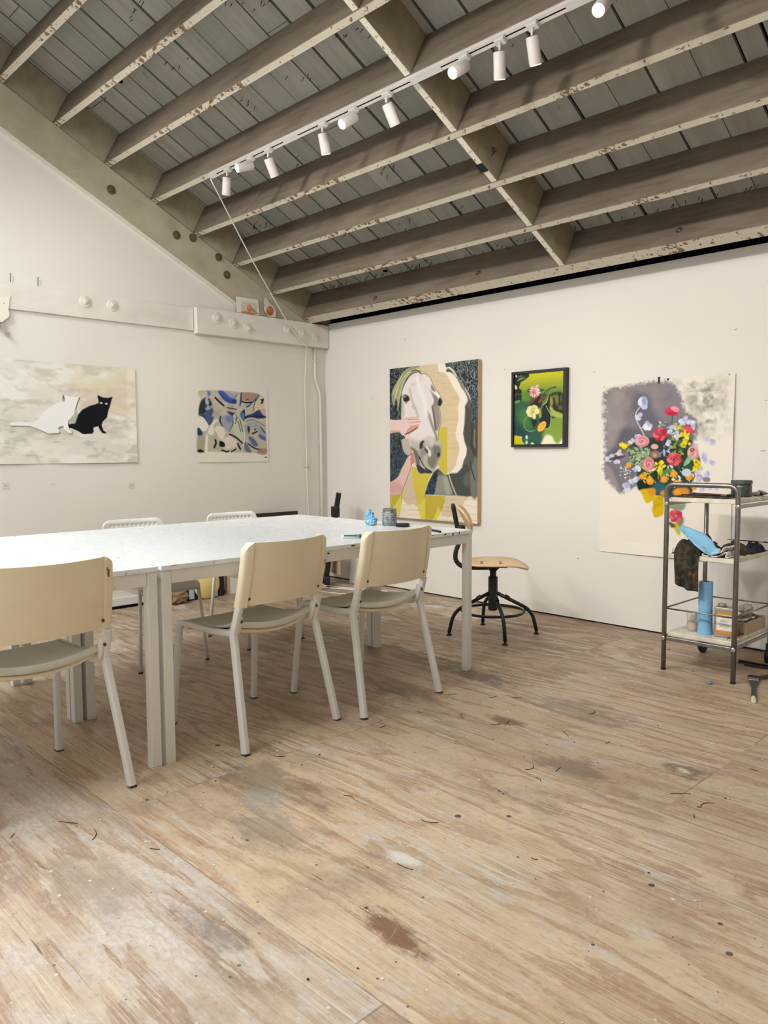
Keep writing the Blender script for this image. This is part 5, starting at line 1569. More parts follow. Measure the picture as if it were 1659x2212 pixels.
ART = {
'horse': ((922,1215), 4.2, [
('q',((-29,-104),(1001,-12),(1010,1281),(-38,1357)),'EAE0CC',1,1),
('k',((-29,-33),(376,-13),(376,69),(339,66),(249,291),(169,580),(286,628),(286,698),(234,750),(169,788),(88,889),(-36,960)),'20282C','6C7A7A','12181C',26,9,1),
('n',((-33,518),(137,521),(286,628),(286,698),(169,788),(-36,960)),'2C4254',9,7,5,0.35,0.75,0.6,8),
('p',((517,-6),(583,-22),(604,24),(607,68),(654,76),(684,91),(724,134),(759,193),(793,230),(819,270),(824,301),(796,338),(802,387),(811,431),(788,491),(780,539),(795,606),(818,654),(812,703),(784,747),(773,795),(726,836),(697,850),(656,846),(609,857),(548,839),(487,721),(426,163)),'EEE6D6',2,1),
('q',((339,-25),(514,-20),(525,8),(536,63),(601,74),(643,124),(684,192),(724,234),(750,280),(745,305),(725,335),(734,393),(737,437),(720,489),(708,533),(720,587),(743,632),(749,667),(726,720),(715,778),(668,828),(609,856),(548,821),(530,766),(487,721),(300,155)),'D8C4A0',3,1),
('n',((339,-7),(601,74),(750,280),(720,489),(749,667),(668,828),(548,821),(426,163)),'CDB68E',10,120,9,0.5,0.75,0.6,6),
('q',((536,490),(620,492),(623,586),(624,852),(600,857),(548,811),(524,766),(524,585)),'CDBB3E',2,1),
('k',((598,5),(925,-10),(928,495),(862,445),(850,285),(804,204),(713,107),(666,42),(607,33),(607,19)),'2A3234','8C989A','161C1E',26,9,2),
('n',((855,255),(927,237),(928,473),(867,445)),'2C4660',20,8,6,0.2,0.7,0.6,20),
('q',((610,35),(637,31),(678,47),(724,112),(776,176),(838,241),(852,285),(861,363),(867,445),(928,482),(929,590),(923,1012),(494,1014),(530,857),(542,812),(600,857),(656,847),(697,851),(726,837),(774,795),(787,747),(813,703),(819,654),(797,606),(781,539),(790,491),(812,431),(803,387),(797,339),(826,301),(820,270),(794,230),(760,193),(725,134),(685,91),(655,76),(613,69)),'565A56',3,1),
('p',((805,361),(856,363),(862,450),(917,486),(916,720),(840,633),(823,633),(794,535)),'4A4A44',10,1),
('p',((625,34),(678,49),(730,117),(787,186),(838,249),(844,284),(799,230),(747,166),(695,92),(660,61)),'8C8C7C',4,1),
('s',((613,44),(643,40),(678,65),(713,107)),14,'D8D2C0',3,1),
('s',((804,213),(838,258),(850,293)),8,'C8CCC8',3,1),
('p',((530,866),(597,861),(656,900),(680,1003),(506,1009),(512,931)),'8C9086',14,1),
('p',((585,874),(633,882),(657,990),(609,992)),'A2A496',14,1),
('p',((644,855),(755,835),(795,773),(852,808),(853,1001),(721,1006)),'454A46',10,1),
('s',((644,860),(668,918),(715,1006)),12,'B4B6AA',4,1),
('s',((633,873),(662,940),(698,1007)),9,'3A3E3A',4,1),
('p',((852,834),(913,720),(918,1007),(864,1005)),'70746A',12,1),
('s',((852,755),(869,821),(897,890)),9,'2A2C28',3,1),
('s',((867,471),(868,558),(863,633),(896,703)),14,'36362F',5,1),
('s',((895,515),(890,580),(896,642)),10,'8A8878',5,1),
('p',((796,861),(841,834),(836,940),(790,914)),'5E625A',14,1),
('k',((481,833),(542,802),(531,857),(491,1015),(388,1016),(425,924),(469,858)),'1C242E','50667A','10161C',26,9,3),
('p',((131,1013),(228,844),(247,806),(312,861),(311,1101),(266,1098),(207,1106),(161,1079),(134,1037)),'D2BFA0',3,1),
('q',((247,787),(299,805),(356,851),(388,848),(475,835),(425,915),(388,1014),(381,1051),(350,1089),(311,1102),(286,1003),(254,886)),'D2BE44',3,1),
('q',((388,1017),(612,1021),(603,1064),(579,1120),(543,1172),(509,1218),(356,1218),(337,1179),(311,1102),(356,1087)),'BFAC3A',3,1),
('p',((311,1103),(353,1087),(388,1039),(395,1139),(388,1216),(353,1217),(330,1165)),'DACC50',3,1),
('q',((537,1104),(558,1146),(512,1218),(475,1218)),'DCCE58',3,1),
('p',((-36,1026),(133,1014),(129,1104),(115,1172),(86,1222),(-37,1234)),'BFAE46',3,1),
('q',((131,1022),(126,1128),(86,1222),(4,1227),(39,1132)),'DCCE58',3,1),
('p',((612,1021),(816,1016),(791,1065),(779,1106),(780,1173),(669,1178),(609,1178),(561,1162),(603,1083)),'D3C3A6',3,1),
('n',((-36,1024),(920,1007),(921,1208),(-37,1259)),'B9A05E',6,110,12,0.56,0.75,0.5,4),
('p',((136,579),(215,571),(245,623),(251,674),(208,706),(162,676),(143,627)),'BFB3A6',4,1),
('s',((351,69),(395,70),(438,96),(469,143),(493,185),(536,228),(560,265),(572,293),(557,319),(542,341),(551,377),(560,422),(557,453),(542,494),(530,534),(530,575),(542,603),(562,635),(563,675),(548,716)),9,'3E3A34',3,1),
('p',((351,69),(395,70),(438,96),(469,143),(493,185),(536,228),(560,265),(572,293),(557,319),(542,341),(551,377),(560,422),(557,453),(542,494),(530,534),(530,575),(542,603),(562,635),(563,675),(548,716),(530,766),(506,803),(481,831),(444,847),(388,847),(356,851),(324,838),(299,805),(286,768),(280,721),(267,670),(228,623),(215,580),(228,551),(189,504),(137,417),(133,356),(143,286),(137,210),(171,137),(230,76),(281,55),(326,53)),'E6DEDC',3,1),
('p',((215,580),(338,591),(426,565),(536,585),(560,635),(563,675),(548,716),(530,766),(481,828),(388,846),(324,838),(289,777),(270,670)),'BDB8AE',30,1),
('p',((338,656),(426,638),(524,639),(557,675),(536,734),(506,798),(450,831),(388,804),(350,749)),'96948A',26,1),
('p',((481,630),(548,635),(557,675),(536,734),(506,721),(475,675)),'76746E',18,1),
('p',((426,721),(500,698),(518,766),(463,813),(419,776)),'7C7A70',18,1),
('p',((375,716),(426,698),(419,767),(475,822),(413,813),(375,767)),'B4B2A2',14,1),
('p',((235,637),(286,656),(325,698),(337,758),(337,786),(299,782),(280,721)),'6E6C64',14,1),
('p',((299,782),(337,786),(388,814),(469,835),(444,848),(388,847),(350,851),(318,833)),'3C3A38',5,1),
('s',((331,716),(356,763),(394,804),(463,836)),13,'2E2824',3,1),
('s',((337,744),(356,777),(388,804)),7,'C8B890',2,1),
('p',((338,610),(363,589),(388,592),(376,610),(363,647),(344,656),(332,638)),'38343A',5,1),
('p',((363,619),(394,647),(426,670),(413,689),(388,661)),'54504C',6,1),
('p',((413,627),(435,657),(455,675),(457,698),(449,717),(429,703),(426,666),(404,647)),'E4D8CC',4,1),
('p',((525,689),(545,680),(551,703),(536,721),(524,712)),'2C2A2E',5,1),
('p',((419,556),(481,575),(469,634),(432,611)),'CFC9C4',14,1),
('s',((438,391),(463,460),(500,529),(518,584)),24,'8C867C',10,1),
('s',((230,178),(249,263),(294,339),(319,405)),20,'B6ADA8',10,0.8),
('s',((256,143),(338,121),(345,80)),16,'CFC4C0',8,0.8),
('s',((313,101),(338,185),(388,279),(395,389)),40,'EFEAEA',14,0.9),
('p',((450,201),(487,230),(524,254),(542,305),(536,327),(469,333),(487,284),(469,238)),'8A8178',10,1),
('p',((469,333),(536,327),(548,377),(557,431),(536,502),(500,511),(475,392)),'9A9086',10,1),
('s',((469,324),(487,393),(506,502)),14,'5C544E',6,1),
('p',((463,156),(487,185),(506,213),(481,207),(457,183)),'7E766E',8,1),
('p',((487,212),(536,233),(557,270),(524,254)),'F0ECE8',5,1),
('p',((551,260),(571,293),(557,321),(539,325),(529,304),(536,273)),'1E1E26',4,1),
('e',187,251,37,2,0,27,'22222A',4),
('e',177,236,8,0,0,6,'9AA4B0',2),
('s',((141,234),(171,219),(210,233),(226,262)),9,'58504C',4,1),
('s',((177,287),(203,275)),10,'8A7A66',4,1),
('p',((138,238),(164,287),(170,381),(140,403),(135,332)),'CFC4B4',8,1),
('s',((255,310),(274,338)),10,'C0B4A0',5,1),
('s',((426,363),(432,418)),14,'C4B8AE',8,1),
('p',((-46,416),(70,418),(137,415),(190,401),(255,401),(313,405),(338,422),(352,436),(338,452),(328,465),(312,486),(255,519),(216,532),(238,542),(243,570),(222,569),(170,551),(130,535),(103,514),(9,523),(-47,527)),'E8CFC8',3,1),
('s',((203,420),(268,419),(325,423)),6,'C87878',2,1),
('s',((216,443),(280,443),(344,437)),6,'C87878',2,1),
('s',((235,472),(287,469),(328,461)),6,'C87878',2,1),
('s',((170,409),(248,403),(313,406)),6,'DC9A98',3,1),
('p',((222,481),(312,469),(319,483),(235,528),(176,536)),'D89A98',6,1),
('s',((170,536),(222,523),(312,486)),9,'5C2A28',3,1),
('p',((-33,503),(103,502),(143,531),(103,516),(-33,527)),'D8A8A0',6,1),
('p',((254,664),(266,672),(275,712),(278,759),(247,780),(231,825),(195,892),(134,1014),(-50,1024),(-49,961),(88,885),(129,822),(162,778),(202,721),(241,698)),'E0BDB2',3,1),
('p',((248,688),(270,693),(278,759),(241,778),(234,740)),'CE8478',6,1),
('p',((-49,965),(68,923),(135,950),(128,1008),(-50,1019)),'D8A49E',20,1),
('s',((247,780),(231,825),(195,892),(134,1014)),6,'7A4A40',3,1),
('p',((356,67),(348,32),(329,8),(301,1),(224,6),(158,36),(85,108),(34,176),(24,242),(47,300),(71,244),(88,283),(91,350),(114,266),(131,210),(178,101),(249,55),(301,46),(332,56)),'A6A888',4,1),
('s',((339,29),(256,21),(185,54),(105,133),(58,234)),12,'D4D68C',4,1),
('s',((301,13),(224,25),(152,75),(71,169),(37,243)),9,'7C8068',4,1),
('s',((326,42),(262,35),(197,74),(145,145),(105,246)),10,'C6C890',4,1),
('s',((345,57),(301,33),(249,36)),12,'565448',4,1),
('s',((249,50),(184,101),(138,192)),8,'6E705A',4,1),
('s',((138,70),(78,150),(44,205)),9,'D0D094',4,1),
('s',((105,171),(98,265),(91,331)),8,'9EA080',4,1),
('s',((58,196),(37,281)),6,'888A6C',4,1)]),
'garden': ((402,492), 3, [
('q',((-34,-40),(428,-31),(437,526),(-29,524)),'3F6E44',2,1),
('g',((-34,-40),(428,-43),(431,152),(-33,143)),'D6CE0A','6A8E30',196,-5,198,133,4),
('g',((232,140),(431,135),(437,526),(230,525)),'6E9440','8AA23A',232,180,371,498,30),
('p',((-32,196),(129,193),(233,209),(269,353),(236,424),(230,525),(62,524),(-30,464)),'2C5644',20,1),
('p',((34,273),(101,246),(137,321),(131,379),(67,365)),'3F7A3A',40,1),
('p',((-31,330),(67,362),(117,422),(54,450),(-30,434)),'17403E',30,1),
('p',((57,131),(114,128),(129,175),(101,191),(58,177)),'5E8C26',20,1),
('q',((-34,-40),(119,-16),(123,21),(88,42),(53,54),(36,97),(61,113),(58,189),(-32,196)),'101E1C',3,1),
('p',((21,46),(49,25),(92,31),(64,35)),'6E9A5A',3,1),
('p',((24,23),(49,7),(88,22),(56,17)),'48724A',3,1),
('e',12,8,5,0,0,11,'F2E6E0',2),
('p',((-6,68),(21,87),(14,105),(0,92)),'E0CCA8',3,1),
('p',((-5,189),(44,180),(40,197),(-3,201)),'5E9650',4,1),
('s',((0,154),(22,134)),3,'8A9A8C',1,1),
('s',((32,141),(54,139)),3,'7E8E80',1,1),
('p',((290,155),(395,150),(401,293),(361,277),(311,264),(291,240)),'22261A',8,1),
('e',305,201,14,1,1,31,'A08A3A',8),
('e',350,192,13,1,1,34,'6E7E2C',10),
('e',377,247,17,1,0,14,'6E5A30',10),
('e',383,188,6,1,0,23,'5E6A2C',8),
('e',330,169,10,0,0,7,'8A8A3A',8),
('p',((291,237),(308,238),(335,268),(398,293),(398,315),(335,307),(298,292)),'A8B850',8,1),
('p',((302,300),(342,313),(302,317)),'1E3820',6,1),
('p',((163,171),(208,151),(286,161),(294,255),(305,306),(296,371),(269,385),(228,370),(210,317),(227,266),(192,242),(129,222),(164,194)),'10201E',8,1),
('q',((123,308),(144,321),(172,310),(193,334),(190,351),(163,379),(145,332)),'14241E',4,1),
('s',((109,296),(86,331),(85,366),(107,393),(138,402),(173,396)),4,'8EB86A',1,1),
('s',((265,231),(281,260),(302,292),(305,320),(298,366),(283,385),(256,390)),4,'B4C47E',1,1),
('s',((212,159),(252,142),(292,116),(342,107)),9,'343428',3,1),
('s',((225,169),(266,131),(286,124)),12,'4A5A28',3,1),
('p',((107,116),(128,103),(170,102),(252,122),(163,137),(114,131)),'28481E',6,1),
('p',((289,124),(283,172),(267,205),(243,227),(223,254),(229,212),(253,182),(273,143)),'5C8036',4,1),
('s',((277,183),(267,205),(243,221)),3,'D4DEB0',1,1),
('p',((119,214),(143,185),(177,169),(188,175),(164,194)),'7A3420',5,1),
('p',((198,202),(215,180),(256,159),(253,176),(219,206)),'7E4228',5,1),
('p',((203,280),(209,242),(223,252),(227,303),(210,309)),'A0A040',5,1),
('e',189,134,1,-7,26,6,'E8B0A4',2),
('e',185,142,5,-5,21,15,'F0CABE',2),
('e',178,148,7,-3,12,21,'D88C8C',2),
('e',169,150,8,0,1,22,'EEBCB0',2),
('e',160,147,7,4,-11,20,'E8B0A4',2),
('e',152,141,6,6,-20,13,'F0CABE',2),
('e',148,132,2,7,-26,4,'D88C8C',2),
('e',148,123,-2,6,-27,-6,'EEBCB0',2),
('e',151,114,-5,5,-21,-15,'E8B0A4',2),
('e',158,108,-7,3,-12,-20,'F0CABE',2),
('e',167,107,-8,-1,-1,-23,'D88C8C',2),
('e',176,109,-7,-3,11,-20,'EEBCB0',2),
('e',184,115,-5,-5,20,-13,'E8B0A4',2),
('e',188,124,-2,-7,26,-4,'F0CABE',2),
('e',163,131,17,1,0,17,'C87884',6),
('e',197,116,10,-5,3,4,'F2DCCC',2),
('e',205,137,10,-4,2,5,'F2DCCC',2),
('e',190,89,10,-4,3,4,'F2DCCC',2),
('e',136,245,27,-7,9,19,'E4DC90',3),
('e',171,238,26,9,-7,16,'E0D88A',3),
('e',123,265,24,1,0,17,'ECE4A4',3),
('e',161,258,24,1,0,23,'D2C874',3),
('e',189,265,19,3,-4,19,'F0E8B0',3),
('e',130,288,21,11,-8,11,'EAE2A0',3),
('e',165,295,15,-1,5,23,'ECE6A6',3),
('e',147,277,14,1,1,15,'CFC46A',3),
('e',187,273,12,1,0,13,'E2DA94',3),
('e',159,269,7,0,1,6,'9A7A3A',4),
('e',231,370,22,13,-27,32,'F4D06A',2),
('e',231,370,18,10,-23,28,'F2A818',3),
('e',225,381,11,6,-9,12,'F8C030',4),
('e',221,378,7,0,0,8,'F0A010',4),
('p',((-6,432),(54,439),(72,474),(90,495),(-5,497)),'C6C20A',3,1),
('e',59,442,6,0,0,6,'C8E8A8',4),
('e',106,442,10,1,0,13,'B6E8D4',5),
('e',106,479,10,0,1,13,'A8E0C8',5),
('p',((143,484),(157,481),(174,496),(146,496)),'DCF0E4',3,1),
('p',((233,499),(243,462),(263,433),(290,431),(314,440),(331,469),(348,500)),'E8EAC8',12,1),
('p',((341,500),(371,484),(400,456),(401,501)),'EEF2C0',14,1)]),
'bouquet': ((850,1095), 3.4, [
('q',((-138,-155),(1023,-56),(1063,1186),(-112,1326)),'ECE5DA',1,1),
('n',((490,25),(808,33),(822,320),(688,369),(619,276),(549,168),(493,152)),'989088',12,12,31,0.36,0.66,0.85,60),
('n',((545,28),(776,44),(802,281),(654,316),(590,196)),'7E7872',22,22,33,0.5,0.7,0.7,40),
('q',((17,65),(60,35),(200,30),(333,18),(448,19),(505,59),(534,120),(542,181),(577,215),(619,250),(643,290),(628,329),(616,381),(589,414),(488,501),(348,640),(259,657),(214,686),(145,710),(121,675),(73,648),(36,598),(27,547),(30,504),(37,460),(27,359),(36,216)),'88828A',8,1),
('p',((29,65),(200,40),(304,40),(240,154),(175,291),(100,432),(44,417),(32,216)),'978E90',40,1),
('n',((21,58),(448,22),(520,100),(409,161),(249,223),(138,375),(37,446)),'A89C98',8,11,35,0.45,0.75,0.6,20),
('n',((21,58),(448,22),(520,100),(409,161),(249,223),(138,375),(37,446)),'766E74',10,7,39,0.55,0.8,0.5,20),
('p',((246,71),(335,110),(367,214),(454,271),(592,249),(627,316),(595,381),(457,406),(311,336),(250,265),(210,166)),'6C6A78',30,1),
('p',((159,291),(311,322),(371,406),(268,405),(116,475),(37,475),(99,403)),'66646F',26,1),
('p',((46,504),(210,503),(258,615),(198,680),(145,703),(79,575)),'7A767E',16,1),
('p',((31,547),(71,547),(120,639),(137,703),(73,648)),'9A908E',14,1),
('n',((-12,13),(476,17),(476,41),(333,31),(200,44),(61,53),(22,86),(37,446),(5,453)),'9C948E',18,18,41,0.55,0.7,0.6,3),
('e',17,63,3,4,-7,2,'8A848A',7),
('e',26,60,-4,4,-5,-5,'8A848A',7),
('e',31,59,8,7,-4,3,'D8D2CA',7),
('e',39,44,-9,6,-4,-4,'C8C2BE',7),
('e',68,43,-6,1,-2,-4,'C8C2BE',7),
('e',78,42,6,4,-2,3,'8A848A',7),
('e',93,41,5,2,-2,4,'C8C2BE',7),
('e',93,38,10,4,-3,6,'8A848A',7),
('e',112,40,6,3,-1,3,'8A848A',7),
('e',130,33,3,8,-5,1,'D8D2CA',7),
('e',133,35,-5,0,-1,-6,'D8D2CA',7),
('e',151,24,-4,4,-4,-4,'D8D2CA',7),
('e',164,33,-5,0,-1,-7,'C8C2BE',7),
('e',167,32,-2,5,-5,-1,'837E86',7),
('e',189,24,3,6,-7,2,'837E86',7),
('e',194,24,-9,6,-4,-5,'C8C2BE',7),
('e',208,27,-5,3,-2,-4,'9A9294',7),
('e',220,24,-6,4,-2,-3,'C8C2BE',7),
('e',241,27,2,8,-4,1,'8A848A',7),
('e',242,33,3,6,-4,1,'837E86',7),
('e',262,19,-10,1,-1,-4,'8A848A',7),
('e',276,20,5,0,0,3,'D8D2CA',7),
('e',274,17,5,5,-4,3,'9A9294',7),
('e',293,18,-6,7,-5,-4,'9A9294',7),
('e',298,19,-3,8,-6,-2,'C8C2BE',7),
('e',322,22,1,6,-5,0,'837E86',7),
('e',326,10,7,4,-2,3,'8A848A',7),
('e',350,24,-1,5,-5,-1,'837E86',7),
('e',354,12,8,2,-1,7,'837E86',7),
('e',371,20,-1,7,-5,-1,'9A9294',7),
('e',380,25,-5,0,-1,-5,'837E86',7),
('e',383,13,1,5,-3,0,'C8C2BE',7),
('e',402,21,4,3,-4,3,'9A9294',7),
('e',413,16,-10,3,-2,-5,'C8C2BE',7),
('e',417,20,-2,7,-5,-2,'C8C2BE',7),
('e',429,11,4,8,-3,1,'8A848A',7),
('e',447,19,5,2,-1,6,'9A9294',7),
('e',454,25,-7,-1,0,-4,'C8C2BE',7),
('e',472,26,5,4,-2,3,'D8D2CA',7),
('e',471,32,2,5,-6,2,'8A848A',7),
('e',489,45,6,5,-2,3,'8A848A',7),
('e',491,52,5,1,-1,4,'837E86',7),
('e',498,63,-1,4,-4,-1,'9A9294',7),
('e',505,62,-6,0,-1,-4,'D8D2CA',7),
('e',519,86,-10,0,-1,-6,'9A9294',7),
('e',512,86,-1,5,-5,-2,'C8C2BE',7),
('e',530,106,1,6,-3,0,'9A9294',7),
('e',530,110,7,2,0,3,'C8C2BE',7),
('e',527,117,-2,4,-3,-2,'9A9294',7),
('e',529,133,-1,5,-4,-2,'837E86',7),
('e',544,145,6,2,-1,5,'9A9294',7),
('e',541,151,0,6,-6,0,'837E86',7),
('e',539,155,10,1,0,3,'D8D2CA',7),
('e',549,174,0,4,-3,-1,'8A848A',7),
('e',555,187,0,9,-4,0,'837E86',7),
('e',552,199,-6,1,-1,-4,'9A9294',7),
('e',567,209,9,0,0,3,'D8D2CA',7),
('e',580,208,-7,1,-2,-6,'C8C2BE',7),
('e',590,219,4,2,-2,3,'D8D2CA',7),
('e',589,232,-9,1,-1,-3,'9A9294',7),
('e',595,231,1,9,-5,1,'8A848A',7),
('e',616,253,4,3,-2,4,'837E86',7),
('e',627,258,1,9,-6,0,'9A9294',7),
('e',623,273,-1,6,-4,-1,'D8D2CA',7),
('e',643,285,-4,3,-3,-3,'D8D2CA',7),
('e',651,285,3,6,-6,3,'837E86',7),
('e',635,307,-1,4,-5,-1,'837E86',7),
('e',631,314,2,5,-3,1,'9A9294',7),
('e',625,323,3,5,-4,3,'8A848A',7),
('e',633,335,-8,2,-1,-5,'837E86',7),
('e',623,343,10,1,0,5,'C8C2BE',7),
('e',631,344,6,2,-2,5,'837E86',7),
('e',628,360,0,5,-5,-1,'9A9294',7),
('e',626,373,7,5,-2,4,'8A848A',7),
('e',205,686,5,0,0,4,'D8D2CA',7),
('e',205,689,4,5,-6,4,'9A9294',7),
('e',198,695,5,1,-1,6,'D8D2CA',7),
('e',174,694,-2,10,-6,0,'9A9294',7),
('e',171,695,9,1,-1,6,'D8D2CA',7),
('e',146,710,-10,4,-2,-4,'D8D2CA',7),
('e',135,701,7,8,-2,2,'837E86',7),
('e',131,687,10,2,-1,5,'8A848A',7),
('e',118,679,2,9,-5,1,'9A9294',7),
('e',102,677,7,1,-2,7,'D8D2CA',7),
('e',92,667,2,6,-5,1,'9A9294',7),
('e',87,665,10,5,-4,6,'C8C2BE',7),
('e',64,644,4,0,0,4,'837E86',7),
('e',64,631,-8,1,0,-6,'D8D2CA',7),
('e',50,629,-6,2,-2,-6,'C8C2BE',7),
('e',45,619,-4,7,-4,-2,'837E86',7),
('e',41,613,-1,9,-6,-1,'837E86',7),
('e',40,603,5,1,-2,6,'9A9294',7),
('e',33,588,-5,6,-3,-2,'C8C2BE',7),
('e',32,583,2,8,-3,0,'9A9294',7),
('e',31,570,8,4,-2,3,'837E86',7),
('e',17,554,-8,1,-1,-5,'837E86',7),
('e',37,533,-3,4,-5,-4,'9A9294',7),
('e',25,524,-11,3,-2,-4,'9A9294',7),
('e',39,499,10,3,-2,6,'C8C2BE',7),
('e',30,492,-11,0,0,-5,'8A848A',7),
('e',27,484,-4,4,-2,-2,'8A848A',7),
('e',44,457,1,7,-5,0,'8A848A',7),
('e',30,455,-5,4,-6,-6,'8A848A',7),
('e',41,433,0,7,-5,0,'D8D2CA',7),
('e',34,424,3,9,-4,1,'D8D2CA',7),
('e',24,410,-1,5,-6,-2,'8A848A',7),
('e',29,402,2,5,-3,1,'837E86',7),
('e',31,397,3,4,-4,2,'D8D2CA',7),
('e',37,373,-5,0,-1,-5,'C8C2BE',7),
('e',30,362,-3,8,-6,-2,'8A848A',7),
('e',23,349,4,4,-2,2,'D8D2CA',7),
('e',22,342,-5,3,-2,-3,'D8D2CA',7),
('e',20,328,9,4,-2,5,'C8C2BE',7),
('e',34,317,8,4,-2,4,'C8C2BE',7),
('e',23,302,3,5,-5,2,'8A848A',7),
('e',39,292,7,6,-4,4,'8A848A',7),
('e',32,280,-6,1,-1,-5,'9A9294',7),
('e',29,262,-7,3,-2,-3,'D8D2CA',7),
('e',28,261,-9,3,-3,-6,'8A848A',7),
('e',38,237,-1,9,-4,0,'9A9294',7),
('e',34,242,6,1,-2,6,'D8D2CA',7),
('e',28,213,-4,6,-5,-3,'837E86',7),
('e',36,198,11,4,-3,6,'9A9294',7),
('e',25,196,-11,2,-2,-6,'8A848A',7),
('e',40,183,6,0,0,5,'C8C2BE',7),
('e',33,174,-3,4,-6,-5,'837E86',7),
('e',30,156,7,6,-4,3,'C8C2BE',7),
('e',27,143,1,5,-6,1,'D8D2CA',7),
('e',26,134,9,4,-2,4,'837E86',7),
('e',16,116,-7,3,-4,-6,'837E86',7),
('e',16,109,6,4,-5,5,'C8C2BE',7),
('e',25,107,7,5,-3,3,'D8D2CA',7),
('e',28,96,-6,4,-5,-5,'8A848A',7),
('e',18,84,-4,7,-6,-4,'837E86',7),
('p',((208,404),(341,357),(456,352),(588,368),(630,434),(659,500),(641,567),(615,633),(604,701),(451,727),(318,655),(266,629),(249,545),(210,503)),'33403A',10,1),
('p',((204,432),(253,412),(313,416),(343,433),(355,474),(315,502),(301,544),(256,545),(227,580),(218,531),(198,503)),'4E6454',16,0.8),
('e',289,503,-14,7,-4,-6,'8FA886',2),
('e',310,445,1,7,-3,0,'A8B890',2),
('e',232,480,4,12,-3,1,'C2CC98',2),
('e',223,519,10,4,-3,5,'B2C49A',2),
('e',286,430,-5,5,-5,-5,'C2CC98',2),
('e',337,435,-1,9,-4,0,'C2CC98',2),
('e',295,440,11,13,-5,3,'3E5244',2),
('e',248,435,-8,4,-2,-3,'587060',2),
('e',283,486,-13,7,-2,-2,'A8B890',2),
('e',266,453,9,8,-4,4,'8FA886',2),
('e',336,527,5,10,-4,2,'3E5244',2),
('e',280,416,8,3,-1,3,'C2CC98',2),
('e',232,513,-9,7,-3,-4,'587060',2),
('e',211,504,4,15,-7,2,'8FA886',2),
('e',340,440,6,11,-4,2,'6F8A70',2),
('e',333,480,-9,6,-3,-4,'6F8A70',2),
('e',289,501,11,2,-1,4,'8FA886',2),
('e',286,525,-7,4,-4,-6,'A8B890',2),
('e',263,465,-7,5,-5,-6,'8FA886',2),
('e',244,440,-7,15,-5,-2,'6F8A70',2),
('e',311,428,8,9,-2,2,'3E5244',2),
('e',264,534,-16,2,-1,-7,'9CB08C',2),
('e',297,453,10,3,-1,4,'6F8A70',2),
('e',318,478,8,5,-4,6,'A8B890',2),
('e',268,476,-10,8,-3,-4,'B2C49A',2),
('e',311,497,-2,14,-7,-1,'A8B890',2),
('e',296,514,-10,1,-2,-7,'587060',2),
('e',245,436,9,13,-5,3,'587060',2),
('e',235,449,6,11,-6,3,'A8B890',2),
('e',292,503,-15,6,-2,-4,'6F8A70',2),
('e',299,531,14,9,-3,4,'6F8A70',2),
('e',250,517,9,5,-2,2,'3E5244',2),
('e',312,484,-9,10,-4,-3,'587060',2),
('e',197,434,-9,8,-4,-4,'C2CC98',2),
('e',222,501,18,2,-1,7,'6F8A70',2),
('e',214,453,3,8,-4,1,'8FA886',2),
('e',248,494,8,0,0,3,'A8B890',2),
('e',255,448,-12,1,-1,-3,'A8B890',2),
('e',277,451,-11,1,-1,-5,'587060',2),
('e',317,465,2,15,-6,0,'A8B890',2),
('e',218,461,-4,11,-4,-2,'6F8A70',2),
('e',248,521,4,6,-2,2,'6F8A70',2),
('e',326,482,7,9,-6,4,'9CB08C',2),
('e',339,460,-11,12,-5,-5,'587060',2),
('e',239,445,0,7,-8,0,'587060',2),
('e',237,472,7,6,-4,4,'9CB08C',2),
('e',199,431,9,8,-4,4,'587060',2),
('e',265,420,7,9,-6,4,'587060',2),
('e',286,471,14,1,0,6,'B2C49A',2),
('e',213,449,2,13,-6,0,'8FA886',2),
('e',249,504,-2,12,-2,-1,'587060',2),
('e',296,428,-11,9,-2,-3,'3E5244',2),
('e',259,484,-13,6,-3,-6,'9CB08C',2),
('e',320,472,2,13,-6,0,'587060',2),
('e',308,451,-4,6,-7,-3,'587060',2),
('e',265,452,-9,1,-1,-6,'9CB08C',2),
('e',275,466,9,9,-2,1,'C2CC98',2),
('e',206,422,-18,1,-1,-4,'3E5244',2),
('e',344,498,-3,7,-7,-2,'C2CC98',2),
('e',317,429,15,7,-4,6,'9CB08C',2),
('e',286,464,-1,9,-6,-1,'8FA886',2),
('e',294,504,-7,7,-4,-4,'B2C49A',2),
('e',325,431,1,11,-4,1,'9CB08C',2),
('e',334,460,-1,7,-6,-2,'6F8A70',2),
('e',296,450,12,12,-4,3,'C2CC98',2),
('e',277,445,-13,8,-3,-4,'6F8A70',2),
('e',324,469,-6,9,-3,-2,'8FA886',2),
('e',207,495,7,5,-2,2,'9CB08C',2),
('e',326,472,-2,10,-7,-1,'8FA886',2),
('e',253,516,-12,12,-3,-3,'C2CC98',2),
('e',208,524,6,11,-4,2,'3E5244',2),
('e',229,455,6,12,-4,1,'3E5244',2),
('e',302,458,0,10,-6,-1,'A8B890',2),
('e',284,483,15,2,-1,5,'B2C49A',2),
('e',222,438,12,0,0,7,'A8B890',2),
('e',266,521,2,13,-5,0,'9CB08C',2),
('e',224,493,7,3,-4,6,'9CB08C',2),
('e',232,448,9,1,0,4,'C2CC98',2),
('e',328,456,-8,12,-4,-2,'8FA886',2),
('e',296,471,10,13,-3,2,'A8B890',2),
('e',296,502,-2,8,-3,-1,'8FA886',2),
('e',293,488,15,9,-3,5,'587060',2),
('e',248,423,15,9,-3,4,'C2CC98',2),
('e',225,420,14,0,0,6,'587060',2),
('e',204,508,-12,2,-1,-3,'A8B890',2),
('e',301,443,16,3,0,3,'9CB08C',2),
('e',230,421,-10,5,-2,-2,'587060',2),
('e',262,491,14,8,-4,6,'C2CC98',2),
('e',271,463,-11,7,-2,-2,'A8B890',2),
